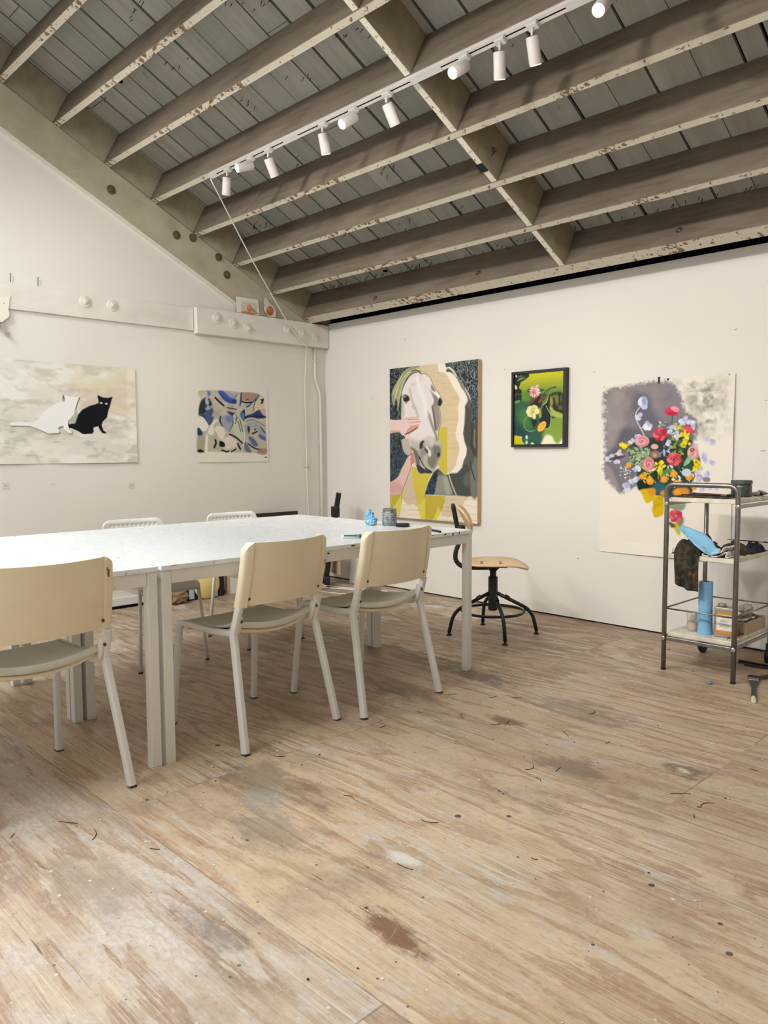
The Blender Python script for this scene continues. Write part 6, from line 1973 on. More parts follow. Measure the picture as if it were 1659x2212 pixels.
('e',208,533,-3,8,-2,-1,'C2CC98',2),
('e',260,458,-7,8,-5,-5,'6F8A70',2),
('e',330,452,-1,11,-6,-1,'C2CC98',2),
('e',215,473,9,12,-3,2,'3E5244',2),
('e',213,425,-11,0,-1,-3,'3E5244',2),
('e',294,448,-10,7,-3,-3,'C2CC98',2),
('e',328,520,-6,5,-5,-5,'3E5244',2),
('e',279,521,3,14,-7,2,'8FA886',2),
('e',317,493,12,12,-5,4,'3E5244',2),
('e',316,461,8,3,-1,2,'6F8A70',2),
('e',269,454,8,0,-1,5,'8FA886',2),
('e',201,430,8,7,-5,5,'8FA886',2),
('e',259,458,-7,8,-2,-1,'6F8A70',2),
('e',209,478,-7,6,-5,-4,'9CB08C',2),
('e',260,466,1,10,-5,1,'C2CC98',2),
('e',260,468,-16,1,-1,-8,'9CB08C',2),
('e',283,428,13,9,-3,3,'8FA886',2),
('e',195,524,4,9,-6,2,'A8B890',2),
('e',226,448,-7,6,-4,-4,'A8B890',2),
('e',312,459,-6,13,-7,-3,'8FA886',2),
('e',254,432,15,5,-2,5,'8FA886',2),
('e',444,318,0,7,-6,1,'5C6E60',2),
('e',451,301,6,2,0,2,'93A48C',2),
('e',467,308,-4,10,-2,0,'93A48C',2),
('e',456,298,-9,0,0,-4,'C8CCB0',2),
('e',491,333,-8,6,-3,-3,'DCE0D8',2),
('e',439,305,7,8,-3,3,'5C6E60',2),
('e',401,319,6,8,-4,3,'C8CCB0',2),
('e',502,281,-5,9,-1,-1,'93A48C',2),
('e',507,331,1,10,-5,1,'DCE0D8',2),
('e',407,266,3,7,-4,1,'C8CCB0',2),
('e',398,288,-6,1,-2,-4,'DCE0D8',2),
('e',467,289,4,4,-3,3,'5C6E60',2),
('e',409,280,-11,3,-2,-4,'93A48C',2),
('e',417,308,-2,10,-3,-1,'93A48C',2),
('e',469,310,3,8,-3,0,'DCE0D8',2),
('e',459,331,6,4,-2,2,'5C6E60',2),
('e',400,265,3,9,-4,1,'DCE0D8',2),
('e',434,265,11,3,0,3,'93A48C',2),
('e',454,325,-6,11,-3,-1,'C8CCB0',2),
('e',502,277,-9,5,-2,-4,'C8CCB0',2),
('e',398,311,-2,5,-3,-1,'5C6E60',2),
('e',410,318,-6,8,-4,-3,'DCE0D8',2),
('e',503,336,4,9,-5,2,'93A48C',2),
('e',489,274,6,6,-1,2,'93A48C',2),
('e',504,297,5,2,-2,4,'5C6E60',2),
('e',398,287,-6,5,-4,-3,'C8CCB0',2),
('e',479,282,-4,4,-2,-2,'5C6E60',2),
('e',420,284,-2,6,-6,-1,'93A48C',2),
('e',431,284,9,8,-2,3,'93A48C',2),
('e',509,281,-2,10,-3,0,'93A48C',2),
('e',518,379,17,5,-2,8,'8A9A48',2),
('e',510,447,-7,5,-4,-6,'24382C',2),
('e',467,420,19,3,-1,8,'3E5A44',2),
('e',494,465,-14,1,-1,-6,'3E5A44',2),
('e',541,450,4,12,-3,1,'8A9A48',2),
('e',562,407,-6,13,-8,-3,'B4B460',2),
('e',468,362,-17,4,-2,-5,'56744E',2),
('e',514,467,10,13,-7,5,'8A9A48',2),
('e',490,449,2,9,-5,2,'56744E',2),
('e',499,410,-9,8,-5,-5,'3E5A44',2),
('e',558,369,-14,5,-1,-3,'56744E',2),
('e',488,361,3,17,-8,1,'B4B460',2),
('e',522,368,11,7,-3,6,'3E5A44',2),
('e',518,389,15,7,-2,4,'8A9A48',2),
('e',531,465,15,5,-1,3,'3E5A44',2),
('e',514,392,-18,2,0,-5,'56744E',2),
('e',495,421,11,4,-2,5,'56744E',2),
('e',526,436,6,5,-5,5,'56744E',2),
('e',554,386,11,1,-1,7,'8A9A48',2),
('e',513,397,8,3,-2,4,'56744E',2),
('e',481,457,-14,3,-1,-4,'B4B460',2),
('e',585,466,-5,10,-4,-2,'3E5A44',2),
('e',471,382,9,12,-3,2,'B4B460',2),
('e',535,449,10,0,0,5,'56744E',2),
('e',536,421,4,7,-6,3,'3E5A44',2),
('e',484,464,-8,8,-3,-3,'8A9A48',2),
('e',499,449,-9,12,-5,-3,'8A9A48',2),
('e',540,454,17,7,-3,7,'B4B460',2),
('e',472,439,-8,12,-3,-1,'3E5A44',2),
('e',542,432,14,6,-1,3,'56744E',2),
('e',555,426,-8,11,-3,-3,'3E5A44',2),
('e',555,424,-4,7,-6,-3,'24382C',2),
('e',577,438,8,3,-3,6,'24382C',2),
('e',558,388,0,11,-2,0,'24382C',2),
('e',577,410,6,9,-3,3,'24382C',2),
('e',541,409,3,10,-8,2,'56744E',2),
('e',530,402,-6,9,-7,-4,'8A9A48',2),
('e',521,422,-3,17,-4,-1,'24382C',2),
('e',529,462,3,10,-4,1,'8A9A48',2),
('e',564,450,3,11,-4,1,'24382C',2),
('e',570,416,-13,1,-1,-7,'3E5A44',2),
('e',480,443,-11,5,-2,-4,'24382C',2),
('e',537,366,-12,13,-4,-4,'24382C',2),
('e',497,404,8,9,-2,2,'3E5A44',2),
('e',509,467,11,7,-2,3,'3E5A44',2),
('e',583,445,3,17,-6,1,'3E5A44',2),
('e',473,405,-9,15,-5,-3,'3E5A44',2),
('e',505,399,-7,6,-3,-4,'8A9A48',2),
('e',479,417,4,9,-8,3,'B4B460',2),
('e',479,392,11,8,-5,6,'3E5A44',2),
('e',531,459,6,10,-6,3,'8A9A48',2),
('e',566,417,6,8,-2,2,'56744E',2),
('e',535,446,-10,10,-3,-3,'8A9A48',2),
('e',497,410,-5,16,-6,-2,'8A9A48',2),
('e',523,462,16,7,-2,5,'8A9A48',2),
('e',485,369,-11,7,-4,-5,'8A9A48',2),
('e',525,392,-2,17,-7,-1,'3E5A44',2),
('e',534,382,-4,8,-6,-2,'56744E',2),
('e',527,454,18,3,-1,4,'24382C',2),
('e',501,416,8,9,-4,3,'8A9A48',2),
('e',404,470,5,7,-5,3,'8CA0CC',2),
('e',460,447,7,11,-7,3,'24303C',2),
('e',449,434,15,8,-3,5,'6E86B8',2),
('e',428,393,18,2,-1,7,'3C4660',2),
('e',433,432,-9,4,-2,-4,'8CA0CC',2),
('e',408,460,-7,14,-5,-2,'8CA0CC',2),
('e',465,410,4,9,-3,1,'B0B8D0',2),
('e',436,411,-7,6,-4,-5,'B0B8D0',2),
('e',425,449,9,4,-2,3,'6E86B8',2),
('e',390,393,-16,6,-1,-3,'24303C',2),
('e',464,431,-5,10,-4,-1,'B0B8D0',2),
('e',458,443,14,9,-4,6,'B0B8D0',2),
('e',442,429,12,8,-5,7,'3C4660',2),
('e',433,465,3,10,-5,1,'6E86B8',2),
('e',413,452,-12,4,-2,-4,'6E86B8',2),
('e',445,410,-13,2,-1,-5,'24303C',2),
('e',410,435,-8,7,-5,-5,'3C4660',2),
('e',462,467,-16,7,-2,-4,'B0B8D0',2),
('e',448,429,-7,8,-4,-3,'3C4660',2),
('e',460,397,8,15,-8,3,'8CA0CC',2),
('e',395,442,11,7,-2,3,'3C4660',2),
('e',434,450,2,19,-8,1,'B0B8D0',2),
('e',458,466,15,7,-3,7,'24303C',2),
('e',386,397,11,11,-5,5,'24303C',2),
('e',546,635,8,4,-3,6,'D8D8A0',2),
('e',519,581,14,5,-1,3,'1E2E26',2),
('e',535,622,7,9,-2,1,'E8E8D0',2),
('e',455,568,4,6,-3,3,'2E4A36',2),
('e',563,542,11,2,0,3,'2E4A36',2),
('e',534,585,-3,9,-2,-1,'1E2E26',2),
('e',547,645,-3,11,-7,-2,'2E4A36',2),
('e',454,575,10,2,-1,2,'D8D8A0',2),
('e',503,554,-12,6,-3,-4,'2E4A36',2),
('e',530,532,-4,15,-6,-1,'2E4A36',2),
('e',601,564,5,9,-6,3,'E8E8D0',2),
('e',534,630,-4,11,-4,-1,'4E7048',2),
('e',515,580,4,5,-4,2,'2E4A36',2),
('e',508,601,11,5,-1,3,'D8D8A0',2),
('e',497,597,12,3,-1,6,'2E4A36',2),
('e',456,605,2,9,-6,2,'2E4A36',2),
('e',496,613,-11,5,-4,-7,'E8E8D0',2),
('e',593,602,-14,0,0,-3,'D8D8A0',2),
('e',593,538,-10,2,-1,-3,'1E2E26',2),
('e',610,574,14,6,-3,6,'4E7048',2),
('e',586,593,9,0,0,2,'D8D8A0',2),
('e',564,566,0,7,-2,-1,'E8E8D0',2),
('e',462,575,6,5,-2,2,'D8D8A0',2),
('e',532,598,7,9,-5,4,'E8E8D0',2),
('e',503,603,6,4,-4,5,'2E4A36',2),
('e',447,587,-7,5,-5,-5,'1E2E26',2),
('e',481,584,6,2,-1,2,'4E7048',2),
('e',566,542,-15,4,-2,-5,'E8E8D0',2),
('e',593,621,5,7,-2,2,'1E2E26',2),
('e',512,557,1,16,-7,1,'1E2E26',2),
('e',482,535,11,9,-4,5,'E8E8D0',2),
('e',560,539,2,11,-5,1,'2E4A36',2),
('e',461,538,1,9,-4,1,'E8E8D0',2),
('e',593,617,6,10,-3,1,'D8D8A0',2),
('e',489,555,14,6,-2,4,'D8D8A0',2),
('e',442,601,8,2,0,1,'1E2E26',2),
('e',484,575,10,7,-2,3,'4E7048',2),
('e',606,541,1,12,-6,1,'E8E8D0',2),
('e',599,603,-3,12,-2,-1,'4E7048',2),
('e',586,605,2,13,-5,1,'E8E8D0',2),
('e',537,629,8,4,-2,5,'E8E8D0',2),
('e',583,573,-6,13,-6,-3,'E8E8D0',2),
('e',465,583,-4,11,-3,-1,'2E4A36',2),
('e',595,637,5,5,-4,3,'4E7048',2),
('e',470,577,9,13,-2,2,'1E2E26',2),
('e',461,558,2,12,-8,2,'D8D8A0',2),
('e',488,587,-11,2,-1,-3,'D8D8A0',2),
('e',453,650,1,10,-5,0,'4E7048',2),
('e',561,568,-11,7,-3,-4,'E8E8D0',2),
('e',563,547,-2,9,-7,-1,'4E7048',2),
('e',584,607,0,8,-8,0,'D8D8A0',2),
('e',537,615,3,14,-4,1,'D8D8A0',2),
('e',546,648,8,2,-2,5,'4E7048',2),
('e',582,606,11,0,0,6,'4E7048',2),
('e',568,609,-6,4,-1,-2,'2E4A36',2),
('e',452,581,9,13,-6,4,'2E4A36',2),
('e',580,591,-7,10,-4,-3,'1E2E26',2),
('e',616,586,6,9,-5,3,'E8E8D0',2),
('e',581,598,4,3,-4,6,'4E7048',2),
('e',608,560,2,9,-6,2,'4E7048',2),
('e',453,589,11,12,-3,3,'D8D8A0',2),
('e',506,528,4,5,-2,2,'1E2E26',2),
('e',485,640,-5,13,-7,-3,'2E4A36',2),
('e',527,542,-5,10,-3,-1,'4E7048',2),
('e',596,539,5,7,-2,2,'4E7048',2),
('e',610,532,14,5,-1,4,'2E4A36',2),
('e',592,590,10,0,0,3,'2E4A36',2),
('e',497,585,7,14,-6,3,'4E7048',2),
('e',616,631,8,0,0,4,'E8E8D0',2),
('e',529,617,-12,11,-2,-1,'E8E8D0',2),
('e',330,577,0,6,-3,0,'3C4A2C',2),
('e',406,603,-6,8,-3,-2,'2C4030',2),
('e',292,599,5,8,-6,3,'3C4A2C',2),
('e',328,565,1,9,-3,0,'3C4A2C',2),
('e',298,540,-14,0,0,-5,'E0CC28',2),
('e',364,604,10,1,0,2,'2C4030',2),
('e',363,622,-5,9,-2,-1,'2C4030',2),
('e',423,576,-2,7,-6,-1,'3C4A2C',2),
('e',438,577,-6,3,-1,-3,'C8B830',2),
('e',341,638,9,2,-1,6,'2C4030',2),
('e',337,602,-9,10,-4,-3,'C8B830',2),
('e',354,617,5,11,-4,1,'3C4A2C',2),
('e',334,575,7,12,-4,3,'C8B830',2),
('e',296,617,-7,11,-4,-2,'3C4A2C',2),
('e',309,641,3,8,-4,2,'C8B830',2),
('e',342,555,1,7,-3,0,'E0CC28',2),
('e',318,628,8,12,-1,1,'3C4A2C',2),
('e',303,586,-5,12,-3,-1,'2C4030',2),
('e',376,583,3,11,-4,1,'3C4A2C',2),
('e',427,631,11,3,-1,4,'2C4030',2),
('e',420,585,-9,8,-3,-3,'E0CC28',2),
('e',437,623,-6,9,-5,-3,'C8B830',2),
('e',327,640,5,5,-3,3,'E0CC28',2),
('e',443,595,8,9,-2,2,'3C4A2C',2),
('e',397,610,8,1,-1,3,'E0CC28',2),
('e',337,574,8,7,-4,3,'2C4030',2),
('e',300,542,-10,5,-3,-4,'C8B830',2),
('e',459,583,6,7,-3,2,'E0CC28',2),
('e',402,557,-3,12,-6,-1,'2C4030',2),
('e',388,542,4,5,-4,3,'E0CC28',2),
('e',398,595,7,2,-1,2,'C8B830',2),
('e',420,553,-8,7,-4,-4,'E0CC28',2),
('e',305,588,-2,7,-5,-1,'2C4030',2),
('e',443,584,-1,9,-2,-1,'2C4030',2),
('e',395,629,-4,10,-4,-1,'2C4030',2),
('e',359,559,3,11,-4,1,'C8B830',2),
('e',460,593,-8,5,-2,-3,'3C4A2C',2),
('e',345,569,11,4,-2,4,'3C4A2C',2),
('e',415,632,10,7,-3,5,'C8B830',2),
('e',429,587,-14,1,0,-3,'3C4A2C',2),
('e',347,573,-3,5,-4,-3,'C8B830',2),
('e',377,537,-9,10,-4,-4,'3C4A2C',2),
('e',348,556,9,3,-2,6,'2C4030',2),
('e',405,636,-8,3,-1,-2,'3C4A2C',2),
('e',391,553,11,1,0,6,'2C4030',2),
('e',364,551,1,13,-5,0,'E0CC28',2),
('e',374,579,-1,6,-6,-1,'2C4030',2),
('e',381,616,-9,6,-3,-4,'E0CC28',2),
('e',303,543,-1,13,-6,-1,'C8B830',2),
('e',329,581,6,2,-1,3,'E0CC28',2),
('p',((266,629),(377,626),(463,631),(602,634),(610,700),(563,716),(422,721),(319,697),(267,678)),'254848',8,1),
('p',((273,628),(333,634),(348,675),(274,685)),'1A2C20',8,1),
('p',((377,647),(435,638),(436,700),(371,695)),'2E6470',12,1),
('p',((282,684),(348,675),(378,688),(372,737),(350,759),(321,763),(298,719)),'D8B818',6,1),
('p',((334,676),(378,674),(379,716),(342,717)),'E0952A',8,1),
('p',((364,730),(408,715),(437,734),(439,823),(411,846),(382,851),(362,807),(369,765)),'D9B412',5,1),
('n',((364,730),(437,720),(440,844),(382,847)),'A88A14',40,40,3,0.5,0.8,0.5,4),
('e',535,690,38,-2,0,24,'E8A030',8),
('e',569,688,28,0,1,25,'E09028',8),
('e',436,700,21,-1,0,16,'D89038',8),
('p',((466,774),(571,756),(568,790),(538,805),(467,788)),'8A9A78',10,1),
('p',((518,860),(566,844),(561,891),(526,907)),'7C8C68',10,1),
('p',((491,889),(533,886),(548,947),(531,948),(513,922)),'C8BC30',6,1),
('p',((469,870),(519,894),(491,910)),'6A5A2C',6,1),
('s',((277,159),(248,189),(240,230),(265,279),(300,339)),6,'D4D6D8',1,1),
('s',((273,297),(303,287)),4,'D4D6D8',1,1),
('e',277,131,21,8,-10,27,'E2E4F0',2),
('e',299,132,20,-2,7,32,'A8B4DE',3),
('e',298,165,21,0,1,17,'C4C8E8',2),
('e',295,132,8,0,1,21,'8C9CD2',4),
('e',269,215,-12,13,-12,-9,'C4C4E0',2),
('e',254,230,13,14,-11,8,'E8E8F2',2),
('e',259,237,-19,3,-4,-14,'AEB0DC',2),
('e',254,230,16,12,-9,11,'D8D8EC',2),
('e',268,228,8,0,0,5,'AEB0DC',2),
('e',335,284,-20,0,-1,-15,'C4C4E0',2),
('e',328,297,16,11,-9,11,'E8E8F2',2),
('e',319,271,7,18,-15,5,'AEB0DC',2),
('e',307,286,-11,16,-14,-8,'D8D8EC',2),
('e',321,284,8,1,0,6,'AEB0DC',2),
('e',310,294,16,1,1,18,'EEEEF4',2),
('e',258,363,-4,14,-12,-4,'C4C4E0',2),
('e',263,363,12,9,-8,8,'E8E8F2',2),
('e',248,349,4,15,-12,3,'AEB0DC',2),
('e',268,346,15,7,-5,10,'D8D8EC',2),
('e',259,352,7,0,1,5,'AEB0DC',2),
('e',225,371,11,11,-9,8,'C4C4E0',2),
('e',208,385,16,5,-3,11,'E8E8F2',2),
('e',210,386,-16,1,-1,-11,'AEB0DC',2),
('e',207,384,-14,7,-6,-10,'D8D8EC',2),
('e',215,376,6,0,0,4,'AEB0DC',2),
('e',76,474,-12,16,-13,-8,'C4C4E0',2),
('e',68,489,4,18,-16,3,'E8E8F2',2),
('e',69,488,15,13,-11,10,'AEB0DC',2),
('e',54,488,18,9,-8,13,'D8D8EC',2),
('e',61,476,9,0,0,6,'AEB0DC',2),
('e',134,444,-1,14,-13,-1,'C4C4E0',2),
('e',137,464,11,11,-9,8,'E8E8F2',2),
('e',147,462,15,5,-4,11,'AEB0DC',2),
('e',128,457,17,4,-2,12,'D8D8EC',2),
('e',139,453,7,0,1,5,'AEB0DC',2),
('e',107,511,10,9,-8,7,'C4C4E0',2),
('e',118,502,10,10,-8,7,'E8E8F2',2),
('e',124,504,-15,3,-3,-10,'AEB0DC',2),
('e',127,508,11,8,-8,7,'D8D8EC',2),
('e',117,512,6,0,0,4,'AEB0DC',2),
('e',269,553,2,17,-15,1,'C4C4E0',2),
('e',266,550,3,17,-14,2,'E8E8F2',2),
('e',243,556,13,12,-10,9,'AEB0DC',2),
('e',257,546,8,16,-13,6,'D8D8EC',2),
('e',256,559,8,-1,1,5,'AEB0DC',2),
('e',561,248,-11,15,-12,-9,'C4C4E0',2),
('e',538,263,20,2,-1,14,'E8E8F2',2),
('e',550,271,5,18,-15,3,'AEB0DC',2),
('e',542,267,-5,18,-15,-4,'D8D8EC',2),
('e',551,257,8,1,0,6,'AEB0DC',2),
('e',605,279,2,16,-13,1,'C4C4E0',2),
('e',602,271,-17,2,-2,-12,'E8E8F2',2),
('e',588,267,-9,14,-11,-7,'AEB0DC',2),
('e',583,271,-17,0,-1,-13,'D8D8EC',2),
('e',593,278,6,1,0,5,'AEB0DC',2),
('e',615,295,2,10,-8,0,'C4C4E0',2),
('e',606,302,-11,2,-2,-8,'E8E8F2',2),
('e',606,299,-3,10,-8,-2,'AEB0DC',2),
('e',611,309,-5,9,-8,-4,'D8D8EC',2),
('e',613,302,5,0,0,3,'AEB0DC',2),
('e',478,296,-16,3,-3,-12,'C4C4E0',2),
('e',502,296,-17,0,-1,-12,'E8E8F2',2),
('e',501,292,16,3,-1,12,'AEB0DC',2),
('e',501,301,8,14,-11,6,'D8D8EC',2),
('e',490,296,6,0,0,4,'AEB0DC',2),
('e',513,331,-2,14,-11,-3,'C4C4E0',2),
('e',508,350,14,5,-3,10,'E8E8F2',2),
('e',509,350,13,6,-5,10,'AEB0DC',2),
('e',515,348,-10,10,-8,-8,'D8D8EC',2),
('e',508,340,6,0,0,4,'AEB0DC',2),
('e',512,367,10,6,-4,7,'C4C4E0',2),
('e',503,354,10,5,-4,8,'E8E8F2',2),
('e',513,353,-5,10,-8,-4,'AEB0DC',2),
('e',515,354,-8,9,-7,-5,'D8D8EC',2),
('e',509,360,4,0,0,3,'AEB0DC',2),
('e',462,383,11,10,-8,7,'C4C4E0',2),
('e',455,398,5,13,-11,4,'E8E8F2',2),
('e',456,399,-14,4,-4,-10,'AEB0DC',2),
('e',454,397,-12,8,-7,-9,'D8D8EC',2),
('e',464,393,6,0,0,4,'AEB0DC',2),
('e',179,659,22,4,-4,16,'C4C4E0',2),
('e',195,684,-5,21,-18,-3,'E8E8F2',2),
('e',194,654,17,14,-12,13,'AEB0DC',2),
('e',191,685,9,19,-17,7,'D8D8EC',2),
('e',190,669,10,0,1,7,'AEB0DC',2),
('e',217,633,4,14,-12,3,'C4C4E0',2),
('e',238,624,-5,14,-12,-3,'E8E8F2',2),
('e',226,640,8,13,-11,6,'AEB0DC',2),
('e',216,629,14,7,-6,11,'D8D8EC',2),
('e',228,629,6,0,0,5,'AEB0DC',2),
('e',250,624,14,3,-2,10,'C4C4E0',2),
('e',252,610,-13,6,-5,-9,'E8E8F2',2),
('e',266,612,-4,13,-11,-2,'AEB0DC',2),
('e',250,625,-2,13,-10,-2,'D8D8EC',2),
('e',258,618,5,0,0,4,'AEB0DC',2),
('e',462,323,9,6,-5,7,'C4C4E0',2),
('e',461,323,1,11,-8,0,'E8E8F2',2),
('e',472,333,3,11,-8,1,'AEB0DC',2),
('e',474,319,-5,9,-9,-4,'D8D8EC',2),
('e',469,325,5,1,1,4,'AEB0DC',2),
('s',((93,489),(97,460),(132,450)),5,'D4D6D8',1,1),
('e',117,482,60,-12,2,11,'5A4450',6),
('e',692,375,7,6,-4,5,'C0BCDA',4),
('e',690,365,-1,8,-6,-2,'DAD6E6',4),
('e',693,375,1,9,-7,1,'B0AEDA',4),
('e',690,373,-4,8,-7,-3,'CEC8E0',4),
('e',695,369,4,0,0,3,'B0AEDA',4),
('e',735,386,6,12,-9,4,'C0BCDA',4),
('e',719,390,-3,13,-11,-2,'DAD6E6',4),
('e',723,384,10,9,-7,7,'B0AEDA',4),
('e',729,402,-13,4,-3,-10,'CEC8E0',4),
('e',728,393,6,0,1,3,'B0AEDA',4),
('e',632,412,-7,11,-8,-5,'C0BCDA',4),
('e',626,414,1,13,-10,0,'DAD6E6',4),
('e',617,407,10,9,-7,8,'B0AEDA',4),
('e',631,413,-13,2,-2,-10,'CEC8E0',4),
('e',626,405,6,0,0,3,'B0AEDA',4),
('e',685,470,14,6,-5,10,'C0BCDA',4),
('e',674,457,6,13,-11,4,'DAD6E6',4),
('e',679,477,-11,10,-8,-8,'B0AEDA',4),
('e',685,466,12,9,-6,9,'CEC8E0',4),
('e',675,467,6,0,0,5,'B0AEDA',4),
('e',680,492,4,11,-9,3,'C0BCDA',4),
('e',691,500,-3,12,-9,-3,'DAD6E6',4),
('e',689,495,-6,10,-8,-5,'B0AEDA',4),
('e',688,507,3,12,-9,1,'CEC8E0',4),
('e',682,500,5,0,0,4,'B0AEDA',4),
('e',722,507,12,6,-4,9,'C0BCDA',4),
('e',733,521,-12,1,0,-10,'DAD6E6',4),
('e',734,512,-6,11,-9,-5,'B0AEDA',4),
('e',734,520,-7,10,-8,-6,'CEC8E0',4),
('e',725,516,6,0,0,4,'B0AEDA',4),
('e',664,546,-11,9,-7,-9,'C0BCDA',4),
('e',651,537,3,13,-11,2,'DAD6E6',4),
('e',646,539,-13,3,-2,-10,'B0AEDA',4),
('e',643,547,14,3,-2,10,'CEC8E0',4),
('e',654,546,5,0,0,5,'B0AEDA',4),
('e',657,597,-19,3,-3,-14,'C0BCDA',4),
('e',644,573,-19,4,-3,-14,'DAD6E6',4),
('e',657,597,18,6,-5,14,'B0AEDA',4),
('e',642,574,5,18,-14,3,'CEC8E0',4),
('e',648,586,8,0,0,6,'B0AEDA',4),
('e',697,588,12,9,-7,8,'C0BCDA',4),
('e',708,575,-11,9,-7,-9,'DAD6E6',4),
('e',706,575,3,14,-11,2,'B0AEDA',4),
('e',697,586,5,14,-11,4,'CEC8E0',4),
('e',708,585,6,0,0,4,'B0AEDA',4),
('e',646,622,7,11,-10,6,'C0BCDA',4),
('e',646,621,-15,2,-2,-10,'DAD6E6',4),
('e',658,610,13,5,-4,9,'B0AEDA',4),
('e',650,610,-11,8,-6,-9,'CEC8E0',4),
('e',656,619,5,0,0,4,'B0AEDA',4),
('e',675,673,-13,6,-4,-10,'C0BCDA',4),
('e',689,661,14,2,-2,10,'DAD6E6',4),
('e',673,658,5,13,-10,4,'B0AEDA',4),
('e',670,667,-2,14,-11,-1,'CEC8E0',4),
('e',680,665,6,0,0,4,'B0AEDA',4),
('e',722,650,-5,11,-9,-3,'C0BCDA',4),
('e',723,651,9,9,-7,7,'DAD6E6',4),
('e',719,649,4,11,-9,3,'B0AEDA',4),
('e',720,665,-10,7,-6,-7,'CEC8E0',4),
('e',716,657,5,0,0,4,'B0AEDA',4),
('e',755,659,8,7,-5,6,'C0BCDA',4),
('e',768,657,0,11,-8,1,'DAD6E6',4),
('e',758,656,-10,0,0,-9,'B0AEDA',4),
('e',759,669,-1,11,-8,-1,'CEC8E0',4),
('e',762,662,4,0,0,3,'B0AEDA',4),
('p',((678,599),(718,601),(715,624),(682,622)),'8A8480',3,1),
('e',427,344,24,7,-5,18,'D8384E',2),
('e',413,355,10,22,-18,7,'E4566A',2),
('e',393,354,-12,20,-18,-10,'C22A40',2),
('e',381,340,-25,3,-4,-19,'EA6E7E',2),
('e',387,324,-19,-16,13,-13,'D8384E',2),
('e',406,319,1,-23,20,2,'E4566A',2),
('e',424,327,20,-12,11,16,'C22A40',2),
('e',404,338,17,0,1,14,'B02438',4),
('e',404,338,10,0,1,8,'4A1420',2),
('e',414,338,2,0,0,2,'E4D8D4',1),
('e',410,345,2,0,0,1,'E4D8D4',1),
('e',401,345,1,0,0,2,'E4D8D4',1),
('e',395,339,2,0,0,1,'E4D8D4',1),
('e',398,331,2,0,0,2,'E4D8D4',1),
('e',407,330,2,0,0,2,'E4D8D4',1),
('e',413,336,2,0,0,1,'E4D8D4',1),
('e',520,496,23,7,-5,18,'E0525E',2),
('e',507,508,9,22,-18,7,'E86A74',2),
('e',487,507,-12,21,-17,-9,'D2424E',2),
('e',475,494,-24,3,-3,-19,'EE7C84',2),
('e',481,478,-18,-15,13,-13,'E0525E',2),
('e',499,472,2,-23,20,2,'E86A74',2),
('e',517,480,19,-13,11,16,'D2424E',2),
('e',498,491,17,0,1,14,'B02438',4),
('e',498,491,9,0,0,8,'4A1420',2),
('e',507,491,2,0,0,2,'E4D8D4',1),
('e',503,498,2,0,0,2,'E4D8D4',1),
('e',495,498,1,0,0,2,'E4D8D4',1),
('e',489,492,2,0,0,2,'E4D8D4',1),
('e',492,485,2,0,0,2,'E4D8D4',1),
('e',501,483,1,0,0,2,'E4D8D4',1),
('e',507,489,2,0,0,2,'E4D8D4',1),
('e',538,841,23,5,-5,18,'DC4A5C',2),
('e',525,853,9,22,-18,8,'E4606E',2),
('e',505,853,-12,21,-17,-8,'C43A4C',2),
('e',493,840,-24,5,-3,-18,'E8707C',2),
('e',499,824,-18,-15,13,-14,'DC4A5C',2),
('e',517,817,1,-23,20,1,'E4606E',2),
('e',535,825,19,-14,11,15,'C43A4C',2),
('e',516,836,17,-1,0,15,'B02438',4),
('e',516,836,9,0,0,8,'7A7078',2),
('e',525,836,2,0,0,2,'E4D8D4',1),
('e',521,843,2,0,0,2,'E4D8D4',1),
('e',512,844,2,0,0,2,'E4D8D4',1),
('e',507,838,2,0,0,2,'E4D8D4',1),
('e',510,831,2,-1,0,1,'E4D8D4',1),
('e',518,828,2,0,0,2,'E4D8D4',1),
('e',525,834,2,0,0,1,'E4D8D4',1),
('e',473,191,41,2,1,19,'E04A60',2),
('e',501,192,22,1,0,16,'EE90A0',2),
('e',459,204,28,1,1,16,'D63C54',2),
('e',481,215,35,1,0,12,'C42A44',2),
('e',488,182,21,0,1,10,'F0A0AE',2),
('e',577,318,34,13,-9,23,'D83848',2),
('e',583,311,26,10,-5,16,'E4505C',4),
('s',((481,225),(479,272)),7,'4C5A44',2,1),
('e',286,377,49,1,1,36,'DE9CA4',2),
('s',((325,378),(316,396),(293,406),(267,402)),6,'C87884',2,1),
('s',((276,400),(258,389),(253,373),(264,358)),6,'ECBCC0',2,1),
('s',((264,364),(280,357),(299,359),(311,370)),6,'C87884',2,1),
('s',((304,369),(308,379),(301,389),(288,393)),6,'ECBCC0',2,1),
('s',((290,388),(280,387),(272,382),(271,374)),6,'C87884',2,1),
('s',((276,376),(279,372),(285,370),(292,371)),6,'ECBCC0',2,1),
('e',286,377,10,0,0,7,'C87884',3),
('e',334,523,39,0,1,47,'DC8C94',2),
('s',((365,523),(359,547),(340,560),(319,556)),6,'C06A78',2,1),
('s',((326,553),(311,540),(307,518),(316,499)),6,'EAB0B4',2,1),
('s',((316,507),(329,497),(344,500),(354,513)),6,'C06A78',2,1),
('s',((348,511),(351,525),(346,538),(335,544)),6,'EAB0B4',2,1),
('s',((337,537),(329,537),(322,529),(322,519)),6,'C06A78',2,1),
('s',((326,522),(328,516),(333,513),(338,515)),6,'EAB0B4',2,1),
('e',334,523,8,0,0,9,'C06A78',3),
('e',614,454,35,0,1,44,'E0A4A6',2),
('s',((642,454),(636,477),(620,489),(601,484)),6,'CC8288',2,1),
('s',((607,482),(594,469),(590,449),(598,432)),6,'EEC4C2',2,1),
('s',((598,439),(609,430),(623,433),(632,445)),6,'CC8288',2,1),
('s',((627,444),(629,456),(625,468),(615,473)),6,'EEC4C2',2,1),
